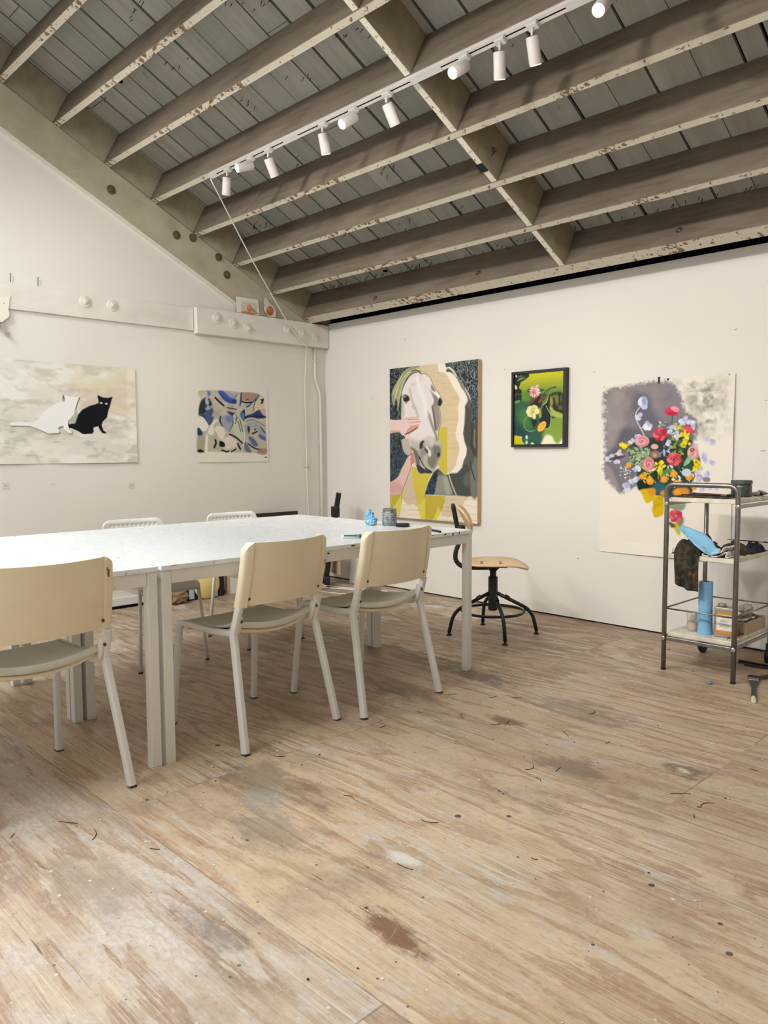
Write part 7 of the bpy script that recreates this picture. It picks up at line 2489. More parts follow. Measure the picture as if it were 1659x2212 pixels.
('s',((617,468),(610,467),(604,460),(603,450)),6,'CC8288',2,1),
('s',((607,453),(609,448),(613,445),(618,447)),6,'EEC4C2',2,1),
('e',614,454,7,0,0,9,'CC8288',3),
('s',((597,434),(613,428),(617,441),(600,444)),7,'5A3A34',2,1),
('e',371,413,24,0,1,16,'E2B0AE',2),
('e',376,461,32,0,1,24,'9A7060',4),
('e',373,467,14,0,0,13,'C89A84',3),
('p',((338,564),(382,543),(375,560)),'F0E8D4',2,1),
('e',155,404,4,9,-9,4,'D2B818',1),
('e',141,434,5,9,-5,2,'EAD820',1),
('e',168,395,12,1,0,6,'EAD820',1),
('e',163,414,7,11,-6,3,'EAD820',1),
('e',157,413,0,10,-9,-1,'EAD820',1),
('e',154,391,7,10,-7,5,'D2B818',1),
('e',196,391,5,9,-5,3,'D2B818',1),
('e',175,398,2,10,-8,0,'D2B818',1),
('e',191,401,9,4,-3,5,'EAD820',1),
('e',192,399,7,2,-1,4,'D2B818',1),
('e',178,409,8,8,-5,4,'D2B818',1),
('e',154,400,-9,9,-7,-5,'F2E438',1),
('e',173,412,12,1,0,7,'D2B818',1),
('e',171,423,-5,5,-5,-4,'D2B818',1),
('e',140,399,2,12,-9,1,'EAD820',1),
('e',173,407,10,9,-6,6,'F2E438',1),
('e',417,546,-2,6,-8,-3,'D2B818',1),
('e',383,516,7,6,-5,5,'EAD820',1),
('e',424,512,-9,6,-5,-7,'D2B818',1),
('e',404,547,-1,12,-7,0,'F2E438',1),
('e',435,534,-11,7,-5,-6,'F2E438',1),
('e',423,534,-7,2,-2,-5,'D2B818',1),
('e',415,503,-10,4,-1,-5,'F2E438',1),
('e',417,522,-10,5,-3,-5,'F2E438',1),
('e',407,531,-2,6,-6,-2,'D2B818',1),
('e',405,513,-7,6,-4,-4,'D2B818',1),
('e',389,521,-3,4,-4,-3,'F2E438',1),
('e',411,520,-5,8,-6,-4,'EAD820',1),
('e',427,512,7,4,-3,5,'F2E438',1),
('e',420,508,-5,6,-6,-5,'F2E438',1),
('e',404,546,-4,4,-4,-5,'D2B818',1),
('e',404,555,-7,0,-1,-7,'F2E438',1),
('e',421,524,5,3,-3,4,'D2B818',1),
('e',406,536,3,6,-7,4,'EAD820',1),
('e',410,543,6,1,-1,6,'F2E438',1),
('e',408,529,7,3,-3,6,'D2B818',1),
('e',376,552,-7,4,-3,-4,'EAD820',1),
('e',417,522,0,8,-5,0,'EAD820',1),
('e',410,547,-5,8,-5,-3,'F2E438',1),
('e',379,528,-8,5,-3,-4,'D2B818',1),
('e',421,564,3,6,-6,3,'F2E438',1),
('e',416,567,-8,2,-2,-5,'D2B818',1),
('e',422,568,3,10,-7,1,'D2B818',1),
('e',401,562,-4,9,-4,-3,'F2E438',1),
('e',402,572,-7,4,-3,-5,'F2E438',1),
('e',413,547,1,6,-5,1,'EAD820',1),
('e',398,564,9,6,-4,5,'F2E438',1),
('e',406,583,11,1,-1,4,'D2B818',1),
('e',398,560,-9,4,-3,-7,'F2E438',1),
('e',403,573,-9,2,-1,-4,'D2B818',1),
('e',417,576,6,9,-5,3,'D2B818',1),
('e',402,557,6,3,-4,6,'F2E438',1),
('e',578,345,-9,4,-4,-6,'EAD820',1),
('e',539,351,8,1,-1,5,'EAD820',1),
('e',579,358,-2,6,-6,-1,'F2E438',1),
('e',556,344,3,7,-5,2,'EAD820',1),
('e',539,335,-6,6,-4,-3,'F2E438',1),
('e',570,392,3,10,-4,1,'D2B818',1),
('e',529,352,0,10,-6,0,'EAD820',1),
('e',547,343,-4,8,-5,-2,'D2B818',1),
('e',580,346,9,3,-2,7,'EAD820',1),
('e',539,348,6,0,0,6,'D2B818',1),
('e',558,338,-7,7,-6,-5,'EAD820',1),
('e',577,367,-7,9,-6,-5,'F2E438',1),
('e',560,379,-9,3,-3,-7,'D2B818',1),
('e',556,373,-1,7,-8,-2,'EAD820',1),
('e',574,363,-8,6,-4,-5,'F2E438',1),
('e',561,334,2,11,-5,0,'EAD820',1),
('e',574,376,5,7,-5,3,'EAD820',1),
('e',581,365,5,9,-3,2,'F2E438',1),
('e',564,335,-1,6,-4,-1,'F2E438',1),
('e',581,342,-9,8,-4,-4,'EAD820',1),
('e',565,353,-8,2,-2,-5,'EAD820',1),
('e',565,359,3,12,-5,1,'F2E438',1),
('e',563,349,-7,8,-4,-3,'EAD820',1),
('e',540,346,-1,10,-9,-1,'EAD820',1),
('e',577,374,-5,1,-2,-7,'F2E438',1),
('e',561,321,0,7,-7,0,'EAD820',1),
('e',558,397,0,9,-6,-1,'D2B818',1),
('e',577,379,6,4,-2,4,'D2B818',1),
('e',564,398,-1,8,-6,-1,'EAD820',1),
('e',562,396,6,1,-1,4,'D2B818',1),
('e',540,409,3,9,-4,1,'D2B818',1),
('e',576,378,6,7,-3,2,'D2B818',1),
('e',558,391,9,8,-4,5,'EAD820',1),
('e',571,386,5,11,-6,3,'D2B818',1),
('e',546,397,-7,10,-5,-3,'F2E438',1),
('e',557,395,4,5,-4,3,'D2B818',1),
('e',566,394,6,9,-5,3,'F2E438',1),
('e',547,413,-5,5,-4,-5,'D2B818',1),
('e',559,418,-10,3,-1,-4,'EAD820',1),
('e',591,400,2,10,-7,2,'F2E438',1),
('e',652,527,-6,3,-3,-7,'EAD820',1),
('e',645,532,6,6,-4,3,'EAD820',1),
('e',645,505,4,4,-5,6,'EAD820',1),
('e',640,523,-9,2,-1,-6,'D2B818',1),
('e',643,536,-7,0,0,-4,'EAD820',1),
('e',650,530,4,7,-5,3,'D2B818',1),
('e',624,500,-2,12,-7,-1,'EAD820',1),
('e',649,531,-1,5,-8,-2,'D2B818',1),
('e',631,519,-8,7,-4,-5,'D2B818',1),
('e',635,524,8,7,-5,4,'EAD820',1),
('e',650,540,-2,7,-7,-2,'EAD820',1),
('e',661,521,-10,1,-1,-7,'F2E438',1),
('e',626,521,6,9,-4,2,'EAD820',1),
('e',651,512,1,6,-7,1,'EAD820',1),
('e',636,498,-8,8,-4,-3,'D2B818',1),
('e',655,527,-7,0,0,-8,'D2B818',1),
('e',630,538,7,8,-6,5,'D2B818',1),
('e',620,537,-7,7,-3,-3,'D2B818',1),
('e',646,546,6,9,-7,4,'D2B818',1),
('e',619,558,-10,6,-3,-5,'EAD820',1),
('e',623,557,-8,9,-4,-3,'EAD820',1),
('e',636,552,10,4,-2,3,'EAD820',1),
('e',619,558,-6,7,-5,-4,'EAD820',1),
('e',637,550,-6,8,-4,-3,'F2E438',1),
('e',617,556,-1,10,-6,-1,'EAD820',1),
('e',621,545,-10,4,-2,-4,'EAD820',1),
('e',514,302,8,8,-3,3,'D8D040',1),
('e',509,301,7,3,-2,6,'B0B03C',1),
('e',526,307,6,1,0,4,'D8D040',1),
('e',532,288,0,7,-8,0,'D8D040',1),
('e',536,297,-5,9,-4,-2,'B0B03C',1),
('e',514,291,9,3,-1,6,'B0B03C',1),
('e',545,308,10,4,-3,7,'B0B03C',1),
('e',524,301,8,7,-5,5,'D8D040',1),
('e',515,313,-7,1,-1,-4,'B0B03C',1),
('e',499,282,-9,2,-2,-7,'B0B03C',1),
('e',304,606,3,5,-7,3,'D2B818',1),
('e',311,598,13,0,0,8,'8A8A30',1),
('e',312,611,11,0,0,7,'E0D040',1),
('e',327,623,6,10,-5,3,'8A8A30',1),
('e',295,607,-10,1,-1,-8,'D2B818',1),
('e',308,631,8,10,-4,3,'D2B818',1),
('e',319,587,1,9,-5,0,'E0D040',1),
('e',344,617,-6,7,-4,-3,'E0D040',1),
('e',343,622,-9,4,-3,-7,'E0D040',1),
('e',349,606,-6,3,-4,-6,'D2B818',1),
('e',327,617,-6,7,-4,-3,'D2B818',1),
('e',310,582,9,3,-2,4,'D2B818',1),
('e',339,605,-6,6,-4,-4,'D2B818',1),
('e',340,564,-5,5,-4,-5,'E0D040',1),
('e',352,604,3,7,-5,1,'D2B818',1),
('e',310,587,-5,8,-5,-3,'E0D040',1),
('e',300,580,2,8,-8,2,'8A8A30',1),
('e',310,579,10,2,-2,8,'D2B818',1),
('e',189,542,4,0,0,3,'EEF0EC',1),
('e',181,551,4,0,0,3,'EEF0EC',1),
('e',143,548,4,0,0,3,'EEF0EC',1),
('e',148,548,3,0,0,3,'EEF0EC',1),
('e',207,604,3,0,0,3,'EEF0EC',1),
('e',182,590,3,0,0,3,'EEF0EC',1),
('e',205,581,3,0,0,3,'EEF0EC',1),
('e',214,535,3,0,0,3,'EEF0EC',1),
('e',176,607,4,0,1,3,'EEF0EC',1),
('e',147,544,4,0,0,3,'EEF0EC',1),
('e',193,573,3,0,0,3,'EEF0EC',1),
('e',175,541,3,-1,0,3,'EEF0EC',1),
('e',207,534,3,0,0,3,'EEF0EC',1),
('e',212,568,3,0,0,3,'EEF0EC',1),
('e',190,581,4,0,0,4,'EEF0EC',1),
('e',165,553,3,0,0,3,'EEF0EC',1),
('e',181,556,4,0,0,3,'EEF0EC',1),
('e',146,571,4,0,1,3,'EEF0EC',1),
('e',226,554,4,0,0,3,'EEF0EC',1),
('e',177,558,3,0,0,3,'EEF0EC',1),
('e',200,627,4,0,0,3,'EEF0EC',1),
('e',180,588,3,0,0,3,'EEF0EC',1),
('e',171,589,3,0,0,3,'EEF0EC',1),
('e',144,593,4,0,0,4,'EEF0EC',1),
('e',214,533,3,0,0,3,'EEF0EC',1),
('e',150,549,4,0,0,3,'EEF0EC',1),
('e',195,530,4,0,1,3,'EEF0EC',1),
('e',211,567,3,0,0,3,'EEF0EC',1),
('e',177,612,3,0,0,3,'EEF0EC',1),
('e',202,536,3,0,0,3,'EEF0EC',1),
('e',185,562,4,0,1,3,'EEF0EC',1),
('e',167,571,3,0,0,3,'EEF0EC',1),
('e',182,538,3,0,0,3,'EEF0EC',1),
('e',199,561,3,0,0,3,'EEF0EC',1),
('e',173,586,4,0,0,4,'EEF0EC',1),
('e',184,606,4,0,0,3,'EEF0EC',1),
('e',180,567,3,0,0,3,'EEF0EC',1),
('e',143,534,3,0,0,4,'EEF0EC',1),
('e',180,586,3,0,0,3,'EEF0EC',1),
('e',168,570,3,-1,0,3,'EEF0EC',1),
('e',435,590,3,0,1,3,'EEF0E0',1),
('e',542,605,3,-1,0,2,'EEF0E0',1),
('e',463,611,3,0,0,3,'EEF0E0',1),
('e',540,565,3,0,0,3,'EEF0E0',1),
('e',398,600,3,0,1,3,'EEF0E0',1),
('e',465,590,3,0,0,3,'EEF0E0',1),
('e',419,602,3,0,0,3,'EEF0E0',1),
('e',482,561,3,0,0,3,'EEF0E0',1),
('e',548,621,3,0,0,2,'EEF0E0',1),
('e',518,576,3,0,0,3,'EEF0E0',1),
('e',504,661,3,0,0,3,'EEF0E0',1),
('e',418,625,2,0,0,2,'EEF0E0',1),
('e',382,634,3,0,0,3,'EEF0E0',1),
('e',475,594,3,0,0,3,'EEF0E0',1),
('e',368,619,3,0,0,3,'EEF0E0',1),
('e',659,599,3,0,0,3,'EEF0E0',1),
('e',518,580,3,-1,1,2,'EEF0E0',1),
('e',415,593,3,0,1,3,'EEF0E0',1),
('e',497,582,22,0,0,22,'EA9A1E',3),
('e',494,578,14,0,0,13,'F4AE38',4),
('e',347,627,25,0,0,23,'EA9A1E',3),
('e',344,623,15,0,0,14,'F4AE38',4),
('e',438,614,22,0,0,22,'EA9A1E',3),
('e',435,610,13,0,0,13,'F4AE38',4),
('e',199,528,17,0,0,15,'EA9A1E',3),
('e',196,523,10,0,0,10,'F4AE38',4),
('e',594,594,23,0,0,23,'EA9A1E',3),
('e',591,590,14,0,0,14,'F4AE38',4),
('e',516,636,21,0,0,20,'EA9A1E',3),
('e',513,632,12,0,0,12,'F4AE38',4),
('e',626,660,17,0,0,16,'EA9A1E',3),
('e',624,656,9,0,0,10,'F4AE38',4),
('e',291,600,18,0,0,17,'EA9A1E',3),
('e',288,596,11,0,0,10,'F4AE38',4),
('p',((558,531),(571,494),(597,461),(603,481),(592,514)),'8CB88C',2,1),
('p',((551,521),(558,541),(600,567),(587,574),(558,541)),'2A4A34',3,1),
('p',((550,494),(606,527),(613,554),(587,571),(558,541)),'34543E',3,1),
('p',((558,531),(571,494),(597,461),(603,481),(592,514)),'90BC90',2,1),
('p',((423,591),(440,556),(489,545),(476,569)),'5C8C4C',2,1),
('e',576,571,29,-1,1,23,'C8D2E2',3),
('p',((368,571),(390,564),(398,612),(369,619)),'24382A',3,1),
('e',447,5,8,0,0,8,'2C2C2E',1),
('e',816,7,5,0,0,5,'9A9690',2),
('e',17,25,5,0,0,5,'A89C94',2),
('s',((4,200),(28,216)),2,'4A4440',1,1)]),
'beach': ((1462,690), 4.2, [
('q',((-782,-19),(1929,-157),(1900,919),(-827,813)),'DEDAD0',1,1),
('n',((-637,13),(1636,-132),(1607,842),(-677,771)),'E9E6DF',5,12,51,0.42,0.62,1,5),
('n',((-637,13),(1636,-132),(1607,842),(-677,771)),'C9C3B4',7,18,52,0.52,0.74,0.9,5),
('n',((-637,13),(1636,-132),(1607,842),(-677,771)),'BDBAB2',9,22,57,0.62,0.74,0.8,5),
('n',((919,17),(1494,-26),(1471,709),(1204,705)),'D8CCA8',4,7,53,0.45,0.7,0.7,40),
('n',((913,194),(1488,165),(1479,452),(1024,459)),'D2BDB4',5,9,54,0.45,0.7,0.6,40),
('s',((528,365),(545,331),(601,312),(667,315)),14,'B8B8AA',9,0.5),
('s',((617,175),(649,202),(683,194)),10,'B4B2A8',9,0.5),
('s',((554,116),(586,126),(608,119)),22,'B8B8B0',9,0.5),
('s',((704,90),(753,109),(788,101)),14,'BEBDB4',9,0.5),
('s',((1120,556),(1162,618),(1238,649),(1285,618)),18,'B8BCB2',9,0.5),
('s',((590,575),(626,512),(669,546)),26,'BFC2BA',9,0.5),
('s',((700,610),(738,651),(754,692)),18,'C0B8A4',9,0.5),
('s',((1202,395),(1280,387),(1398,416)),16,'C6B4AC',9,0.5),
('s',((1256,319),(1347,341),(1413,365)),12,'C4B4A8',9,0.5),
('s',((901,189),(973,197),(997,190)),22,'BCBCB0',9,0.5),
('s',((821,134),(855,168),(913,188)),10,'C4BCA8',9,0.5),
('s',((1080,264),(1131,238),(1156,255)),16,'CDB8B0',9,0.5),
('s',((501,632),(534,615),(566,626)),14,'C8BDB4',9,0.5),
('q',((938,224),(977,231),(1013,233),(1050,227),(1030,273),(1013,328),(1002,359),(964,402),(961,426),(968,461),(987,480),(984,490),(961,487),(935,462),(927,438),(891,451),(902,477),(895,488),(825,492),(790,477),(762,465),(706,443),(583,442),(568,431),(596,419),(724,416),(759,401),(783,365),(831,316),(879,288),(942,271),(945,247)),'4A4A38',4,1),
('q',((928,216),(967,223),(1003,225),(1040,219),(1020,265),(932,263),(935,239),(922,271)),'4A4A38',3,1),
('p',((965,394),(1011,315),(1028,351),(1013,411),(977,418)),'B4B8A4',8,1),
('q',((1174,206),(1214,222),(1253,223),(1288,212),(1275,250),(1263,288),(1249,325),(1241,363),(1208,395),(1198,420),(1209,457),(1231,470),(1228,480),(1202,478),(1181,451),(1172,429),(1137,439),(1139,467),(1129,482),(1060,487),(1024,465),(982,448),(952,440),(952,419),(1007,411),(1028,351),(1060,313),(1117,284),(1155,273),(1181,260),(1176,230)),'14141E',2,1),
('q',((933,217),(972,224),(1008,226),(1045,220),(1025,266),(1007,321),(997,352),(959,395),(955,419),(963,454),(982,473),(979,483),(956,480),(930,455),(922,431),(886,444),(897,470),(890,481),(820,485),(785,470),(757,458),(701,437),(578,435),(563,424),(591,412),(719,409),(754,394),(778,358),(826,310),(874,281),(937,264),(940,240)),'EEEDEA',2,1),
('e',1200,262,8,2,-2,5,'E8E8F0',1),
('e',1238,266,9,-1,1,5,'E8E8F0',1)]),
'wave': ((690,605), 3.6, [
('q',((-46,-40),(801,-92),(787,659),(-64,644)),'E6E0D2',1,1),
('p',((32,44),(241,27),(443,34),(612,43),(664,165),(669,316),(667,538),(538,531),(278,525),(101,520),(5,524),(15,328),(23,187),(49,119)),'BDB8A6',5,1),
('n',((32,44),(612,43),(667,538),(5,524)),'D8CFB8',8,8,61,0.45,0.7,0.8,5),
('n',((32,44),(612,43),(667,538),(5,524)),'8E928E',7,9,62,0.55,0.75,0.6,5),
('p',((49,119),(107,88),(149,132),(162,216),(146,284),(116,305),(78,268),(31,236),(25,195)),'2E3A44',8,1),
('n',((50,78),(151,73),(161,241),(88,268),(32,228)),'B8C2CC',30,30,63,0.5,0.7,0.9,6),
('p',((84,222),(138,183),(146,275),(111,305)),'4A5C86',10,1),
('p',((108,42),(137,45),(132,74),(112,79)),'5E78B4',6,1),
('p',((22,245),(69,252),(111,310),(100,339),(66,361),(15,320)),'E4DED0',4,1),
('p',((110,339),(176,258),(195,274),(154,326),(231,401),(252,367),(214,316),(174,325),(153,381),(114,381)),'E2DCCE',4,1),
('p',((184,325),(233,316),(262,366),(231,427),(192,384)),'E2DACC',4,1),
('p',((231,427),(312,392),(382,443),(371,478),(289,495),(240,461)),'DED2C4',5,1),
('p',((206,37),(241,29),(280,46),(319,78),(370,89),(379,123),(339,129),(288,122),(249,98),(220,66)),'4A62A8',6,1),
('p',((280,46),(340,47),(375,76),(340,82)),'9AA4C8',8,1),
('s',((230,57),(279,93),(318,125)),8,'24347C',3,1),
('p',((329,103),(370,97),(379,123),(339,129)),'2E4290',5,1),
('p',((422,43),(438,34),(434,86),(420,139),(407,148),(414,96)),'2C3E86',4,1),
('p',((438,43),(506,31),(596,48),(547,99),(484,93),(437,103)),'AE8E7E',6,1),
('p',((431,103),(473,110),(536,103),(525,117),(473,123),(436,116)),'1E1E2C',3,1),
('s',((473,102),(489,88),(505,100)),7,'1E1E26',2,1),
('p',((612,45),(596,70),(547,112),(493,153),(472,150),(525,117),(569,76),(596,44)),'33489A',4,1),
('p',((601,52),(655,63),(648,165),(550,204),(557,133)),'D6CAB2',6,1),
('s',((607,56),(557,120),(550,186)),7,'2A2A26',2,1),
('q',((611,87),(655,72),(643,117),(611,122),(633,99)),'1C1C1E',3,1),
('p',((460,228),(534,204),(610,171),(668,223),(668,236),(597,247),(518,236),(459,250)),'33426E',5,1),
('p',((610,167),(664,165),(668,218),(641,210)),'C8B4B4',8,1),
('s',((459,246),(544,226),(668,227)),7,'14182C',3,1),
('s',((475,272),(544,257),(661,307)),5,'3A3A3A',2,1),
('p',((286,195),(347,202),(419,195),(456,172),(460,233),(448,277),(439,233),(347,219),(336,236)),'28326A',4,1),
('p',((347,219),(439,207),(442,320),(435,408),(424,451),(373,400),(344,331)),'C6C8B4',5,1),
('p',((408,208),(450,207),(449,268),(418,243)),'4E7C94',6,1),
('s',((365,292),(376,252),(372,218)),8,'1C1C22',3,1),
('s',((376,252),(397,235)),6,'1C1C22',3,1),
('s',((361,253),(376,261)),5,'22263A',3,1),
('s',((391,269),(415,356)),7,'22263A',3,1),
('s',((407,252),(436,355)),8,'1C1C22',3,1),
('s',((180,89),(218,121),(257,149)),16,'1C1C22',3,1),
('s',((287,165),(378,175)),9,'22263A',3,1),
('s',((370,76),(386,54)),8,'1C1C22',3,1),
('s',((490,302),(499,346)),14,'1C1C22',3,1),
('s',((552,340),(569,327)),12,'1C1C22',3,1),
('s',((530,372),(579,353)),14,'1C1C22',3,1),
('s',((171,427),(176,452),(160,486)),18,'1C1C22',3,1),
('s',((382,456),(407,499)),16,'1C1C22',3,1),
('s',((229,508),(279,521),(294,514)),14,'1C1C22',3,1),
('s',((319,521),(366,499)),12,'1C1C22',3,1),
('s',((486,456),(560,495),(662,509)),13,'22263A',3,1),
('s',((307,379),(373,408),(429,451)),14,'1C1C22',3,1),
('s',((225,239),(220,273),(239,311)),16,'1C1C22',3,1),
('s',((336,219),(340,292),(303,353)),10,'1C1C22',3,1),
('p',((230,239),(276,225),(331,228),(335,288),(303,349),(253,324),(234,290)),'9EA2AC',8,1),
('p',((275,234),(331,232),(330,279),(284,276)),'7488B4',12,1),
('p',((211,435),(250,444),(259,478),(210,478)),'1A1A1E',5,1),
('p',((469,302),(533,270),(607,300),(660,361),(659,428),(610,406),(595,353),(542,319),(489,346),(498,407),(566,464),(539,478),(487,425),(473,364)),'A4A6A8',6,1),
('p',((607,304),(660,352),(660,370),(628,344)),'4A5C96',5,1),
('p',((595,375),(659,397),(659,428),(599,406)),'5468A0',6,1),
('p',((493,398),(540,407),(587,469),(534,469)),'5A6A92',8,1),
('p',((484,311),(505,319),(499,372),(483,346)),'283050',5,1),
('p',((455,438),(501,491),(516,526),(464,521),(444,478)),'6E7288',8,1),
('s',((447,320),(451,399),(439,478)),8,'E8E4DA',3,1),
('p',((12,337),(29,332),(56,369),(51,394),(13,391)),'1E4858',5,1),
('p',((13,403),(80,402),(78,470),(57,516),(10,516)),'A8A08C',6,1),
('p',((5,520),(24,499),(62,512),(62,525)),'26222C',3,1),
('p',((85,394),(104,394),(96,524),(72,524)),'E2DCCE',3,1),
('p',((586,509),(668,495),(667,540),(580,535)),'A88674',10,1),
('q',((645,567),(667,563),(678,572),(656,574)),'2E2E78',2,1)]),
'egg_card': ((216,130), 3, [
('q',((-57,-24),(326,-77),(321,180),(-63,223)),'E4E0D4',1,1),
('p',((56,41),(190,33),(189,94),(58,116)),'CDC8B4',6,1),
('p',((43,115),(112,113),(204,114),(188,125),(51,129)),'C07C3C',4,1),
('p',((143,74),(189,100),(196,112),(142,106)),'9C988C',4,1),
('e',122,84,25,-3,-1,30,'C88450',2),
('e',119,74,12,-1,-1,15,'DCA06C',5)]),
'egg_cutout': ((170,160), 3, [
('q',((-93,-35),(227,-79),(221,247),(-100,281)),'D6CCC0',1,1),
('e',63,110,36,-5,-1,40,'A8644C',2),
('e',57,98,18,-2,0,19,'BE7E62',6)]),
}
# ------------------------------------------------------------------ painted pictures (vertex colours computed from the strokes above, in millimetres)
def hexlin(h):
    return np.array([lin(int(h[i:i + 2], 16)) for i in (0, 2, 4)])
def vnoise(x, y, seed):
    """4-octave value noise"""
    r = np.random.RandomState(seed); T = r.rand(64, 64)
    out = np.zeros_like(x); amp = 0.5; tot = 0
    for o in range(4):
        xs, ys = x * 2 ** o + o * 7.3, y * 2 ** o + o * 3.1
        xi, yi = np.floor(xs).astype(int), np.floor(ys).astype(int)
        fx, fy = xs - xi, ys - yi; fx = fx * fx * (3 - 2 * fx); fy = fy * fy * (3 - 2 * fy)
        a, b = T[yi % 64, xi % 64], T[yi % 64, (xi + 1) % 64]; c, d = T[(yi + 1) % 64, xi % 64], T[(yi + 1) % 64, (xi + 1) % 64]
        out += amp * ((a * (1 - fx) + b * fx) * (1 - fy) + (c * (1 - fx) + d * fx) * fy); tot += amp; amp *= 0.55
    return out / tot
def crom(pts, closed, n=5):
    P = np.array(pts, float); m = len(P); out = []
    for i in range(m if closed else m - 1):
        g = (lambda k: P[k % m]) if closed else (lambda k: P[min(max(k, 0), m - 1)])
        p0, p1, p2, p3 = g(i - 1), g(i), g(i + 1), g(i + 2)
        for j in range(n):
            t = j / n
            out.append(0.5 * (2 * p1 + (p2 - p0) * t + (2 * p0 - 5 * p1 + 4 * p2 - p3) * t * t + (3 * p1 - p0 - 3 * p2 + p3) * t ** 3))
    if not closed:
        out.append(P[-1])
    return np.array(out)
class Picture:
    def __init__(s, size, res):
        s.w, s.h = size
        s.nx, s.ny = int(s.w / res), int(s.h / res)
        s.X, s.Y = np.meshgrid(np.linspace(0, s.w, s.nx + 1), np.linspace(0, s.h, s.ny + 1))
        s.I = np.ones((s.ny + 1, s.nx + 1, 3)) * 0.8
        s.px = res
    def win(s, x0, y0, x1, y1, m):
        a = int(max(0, (x0 - m) / s.w * s.nx)); b = int(min(s.nx, (x1 + m) / s.w * s.nx + 1)) + 1
        c = int(max(0, (y0 - m) / s.h * s.ny)); d = int(min(s.ny, (y1 + m) / s.h * s.ny + 1)) + 1
        return slice(max(c, 0), max(d, 0)), slice(max(a, 0), max(b, 0))
    def sd_poly(s, P, w):
        X, Y = s.X[w], s.Y[w]; d = np.full(X.shape, 1e9); ins = np.zeros(X.shape, bool); n = len(P)
        for i in range(n):
            a, b = P[i], P[(i + 1) % n]; e = b - a; L2 = max(e @ e, 1e-9)
            t = np.clip(((X - a[0]) * e[0] + (Y - a[1]) * e[1]) / L2, 0, 1)
            d = np.minimum(d, (X - a[0] - t * e[0]) ** 2 + (Y - a[1] - t * e[1]) ** 2)
            if a[1] != b[1]:
                c = (a[1] > Y) != (b[1] > Y)
                ins ^= c & (X < (b[0] - a[0]) * (Y - a[1]) / (b[1] - a[1]) + a[0])
        d = np.sqrt(d)
        return np.where(ins, -d, d)
    def blend(s, w, al, col):
        s.I[w] = s.I[w] * (1 - al[..., None]) + col * al[..., None]
    def region(s, P, soft):
        lo, hi = P.min(0), P.max(0); m = soft + s.px * 2
        w = s.win(lo[0], lo[1], hi[0], hi[1], m)
        if s.X[w].size == 0: return None, None
        sd = s.sd_poly(P, w); f = max(soft, s.px * 0.5)
        t = np.clip(0.5 - sd / (2 * f), 0, 1)
        return w, t * t * (3 - 2 * t)
    def draw(s, op):
        k = op[0]
        if k in 'pq':
            P = crom(op[1], True) if k == 'p' else np.array(op[1], float)
            w, al = s.region(P, op[3])
            if w: s.blend(w, al * op[4], hexlin(op[2]))
        elif k == 'g':
            w, al = s.region(np.array(op[1], float), op[8])
            if w:
                dx, dy = op[6] - op[4], op[7] - op[5]
                t = np.clip(((s.X[w] - op[4]) * dx + (s.Y[w] - op[5]) * dy) / (dx * dx + dy * dy), 0, 1)[..., None]
                s.blend(w, al, hexlin(op[2]) * (1 - t) + hexlin(op[3]) * t)
        elif k == 's':
            P = crom(op[1], False); W_ = op[2] * 0.5; lo, hi = P.min(0), P.max(0); m = W_ + op[4] + s.px
            w = s.win(lo[0], lo[1], hi[0], hi[1], m); X, Y = s.X[w], s.Y[w]
            if X.size == 0: return
            d = np.full(X.shape, 1e9)
            for a, b in zip(P, P[1:]):
                e = b - a; t = np.clip(((X - a[0]) * e[0] + (Y - a[1]) * e[1]) / max(e @ e, 1e-9), 0, 1)
                d = np.minimum(d, np.hypot(X - a[0] - t * e[0], Y - a[1] - t * e[1]))
            t = np.clip(0.5 - (d - W_) / (2 * max(op[4], s.px * 0.5)), 0, 1)
            s.blend(w, t * op[5], hexlin(op[3]))
        elif k == 'e':
            _, cx, cy, ax, ay, bx, by, h, soft = op[:9]; al_ = op[9] if len(op) > 9 else 1
            ex, ey = math.hypot(ax, bx), math.hypot(ay, by)
            w = s.win(cx - ex, cy - ey, cx + ex, cy + ey, soft + s.px * 2); X, Y = s.X[w] - cx, s.Y[w] - cy
            D = ax * by - ay * bx
            if X.size == 0 or abs(D) < 1e-6: return
            u, v = (X * by - Y * bx) / D, (Y * ax - X * ay) / D
            r = np.hypot(u, v); sc = max(1.0, math.sqrt(abs(D)))
            t = np.clip(0.5 - (r - 1) * sc / (2 * max(soft, s.px * 0.5)), 0, 1)
            s.blend(w, t * al_, hexlin(h))
        elif k == 'n':
            _, pts, h, fx, fy, seed, lo, hi, a, soft = op
            w, al = s.region(np.array(pts, float), soft)
            if w:
                q = vnoise(s.X[w] / 1000 * fx, s.Y[w] / 1000 * fy, seed)
                s.blend(w, al * np.clip((q - lo) / (hi - lo), 0, 1) * a, hexlin(h))
        elif k == 'k':
            _, pts, h1, h2, h3, fx, fy, seed = op
            w, al = s.region(np.array(pts, float), 2)
            if w:
                x, y = s.X[w] / 1000, s.Y[w] / 1000
                q = vnoise(x * fx + 0.8 * vnoise(x * 20, y * 20, seed + 9), y * fy, seed)
                r = np.abs(np.modf(q * 7)[0] - 0.5) * 2
                c = hexlin(h1) + (hexlin(h2) - hexlin(h1)) * np.clip((r - 0.55) / 0.35, 0, 1)[..., None]
                z = np.clip((0.25 - r) / 0.2, 0, 1)[..., None]
                s.blend(w, al, c * (1 - z) + hexlin(h3) * z)
def picture_mat(name, rough, spec):
    m = bpy.data.materials.new(name); k = NT(m)
    at = k.n('ShaderNodeVertexColor', layer_name='paint')
    k.l(at.outputs[0], k.b.inputs['Base Color'])
    k.b.inputs['Roughness'].default_value = rough; k.b.inputs['Specular IOR Level'].default_value = spec
    k.bump(k.noise(k.coord(), 700, 2), 0.08, 0.001)
    return m
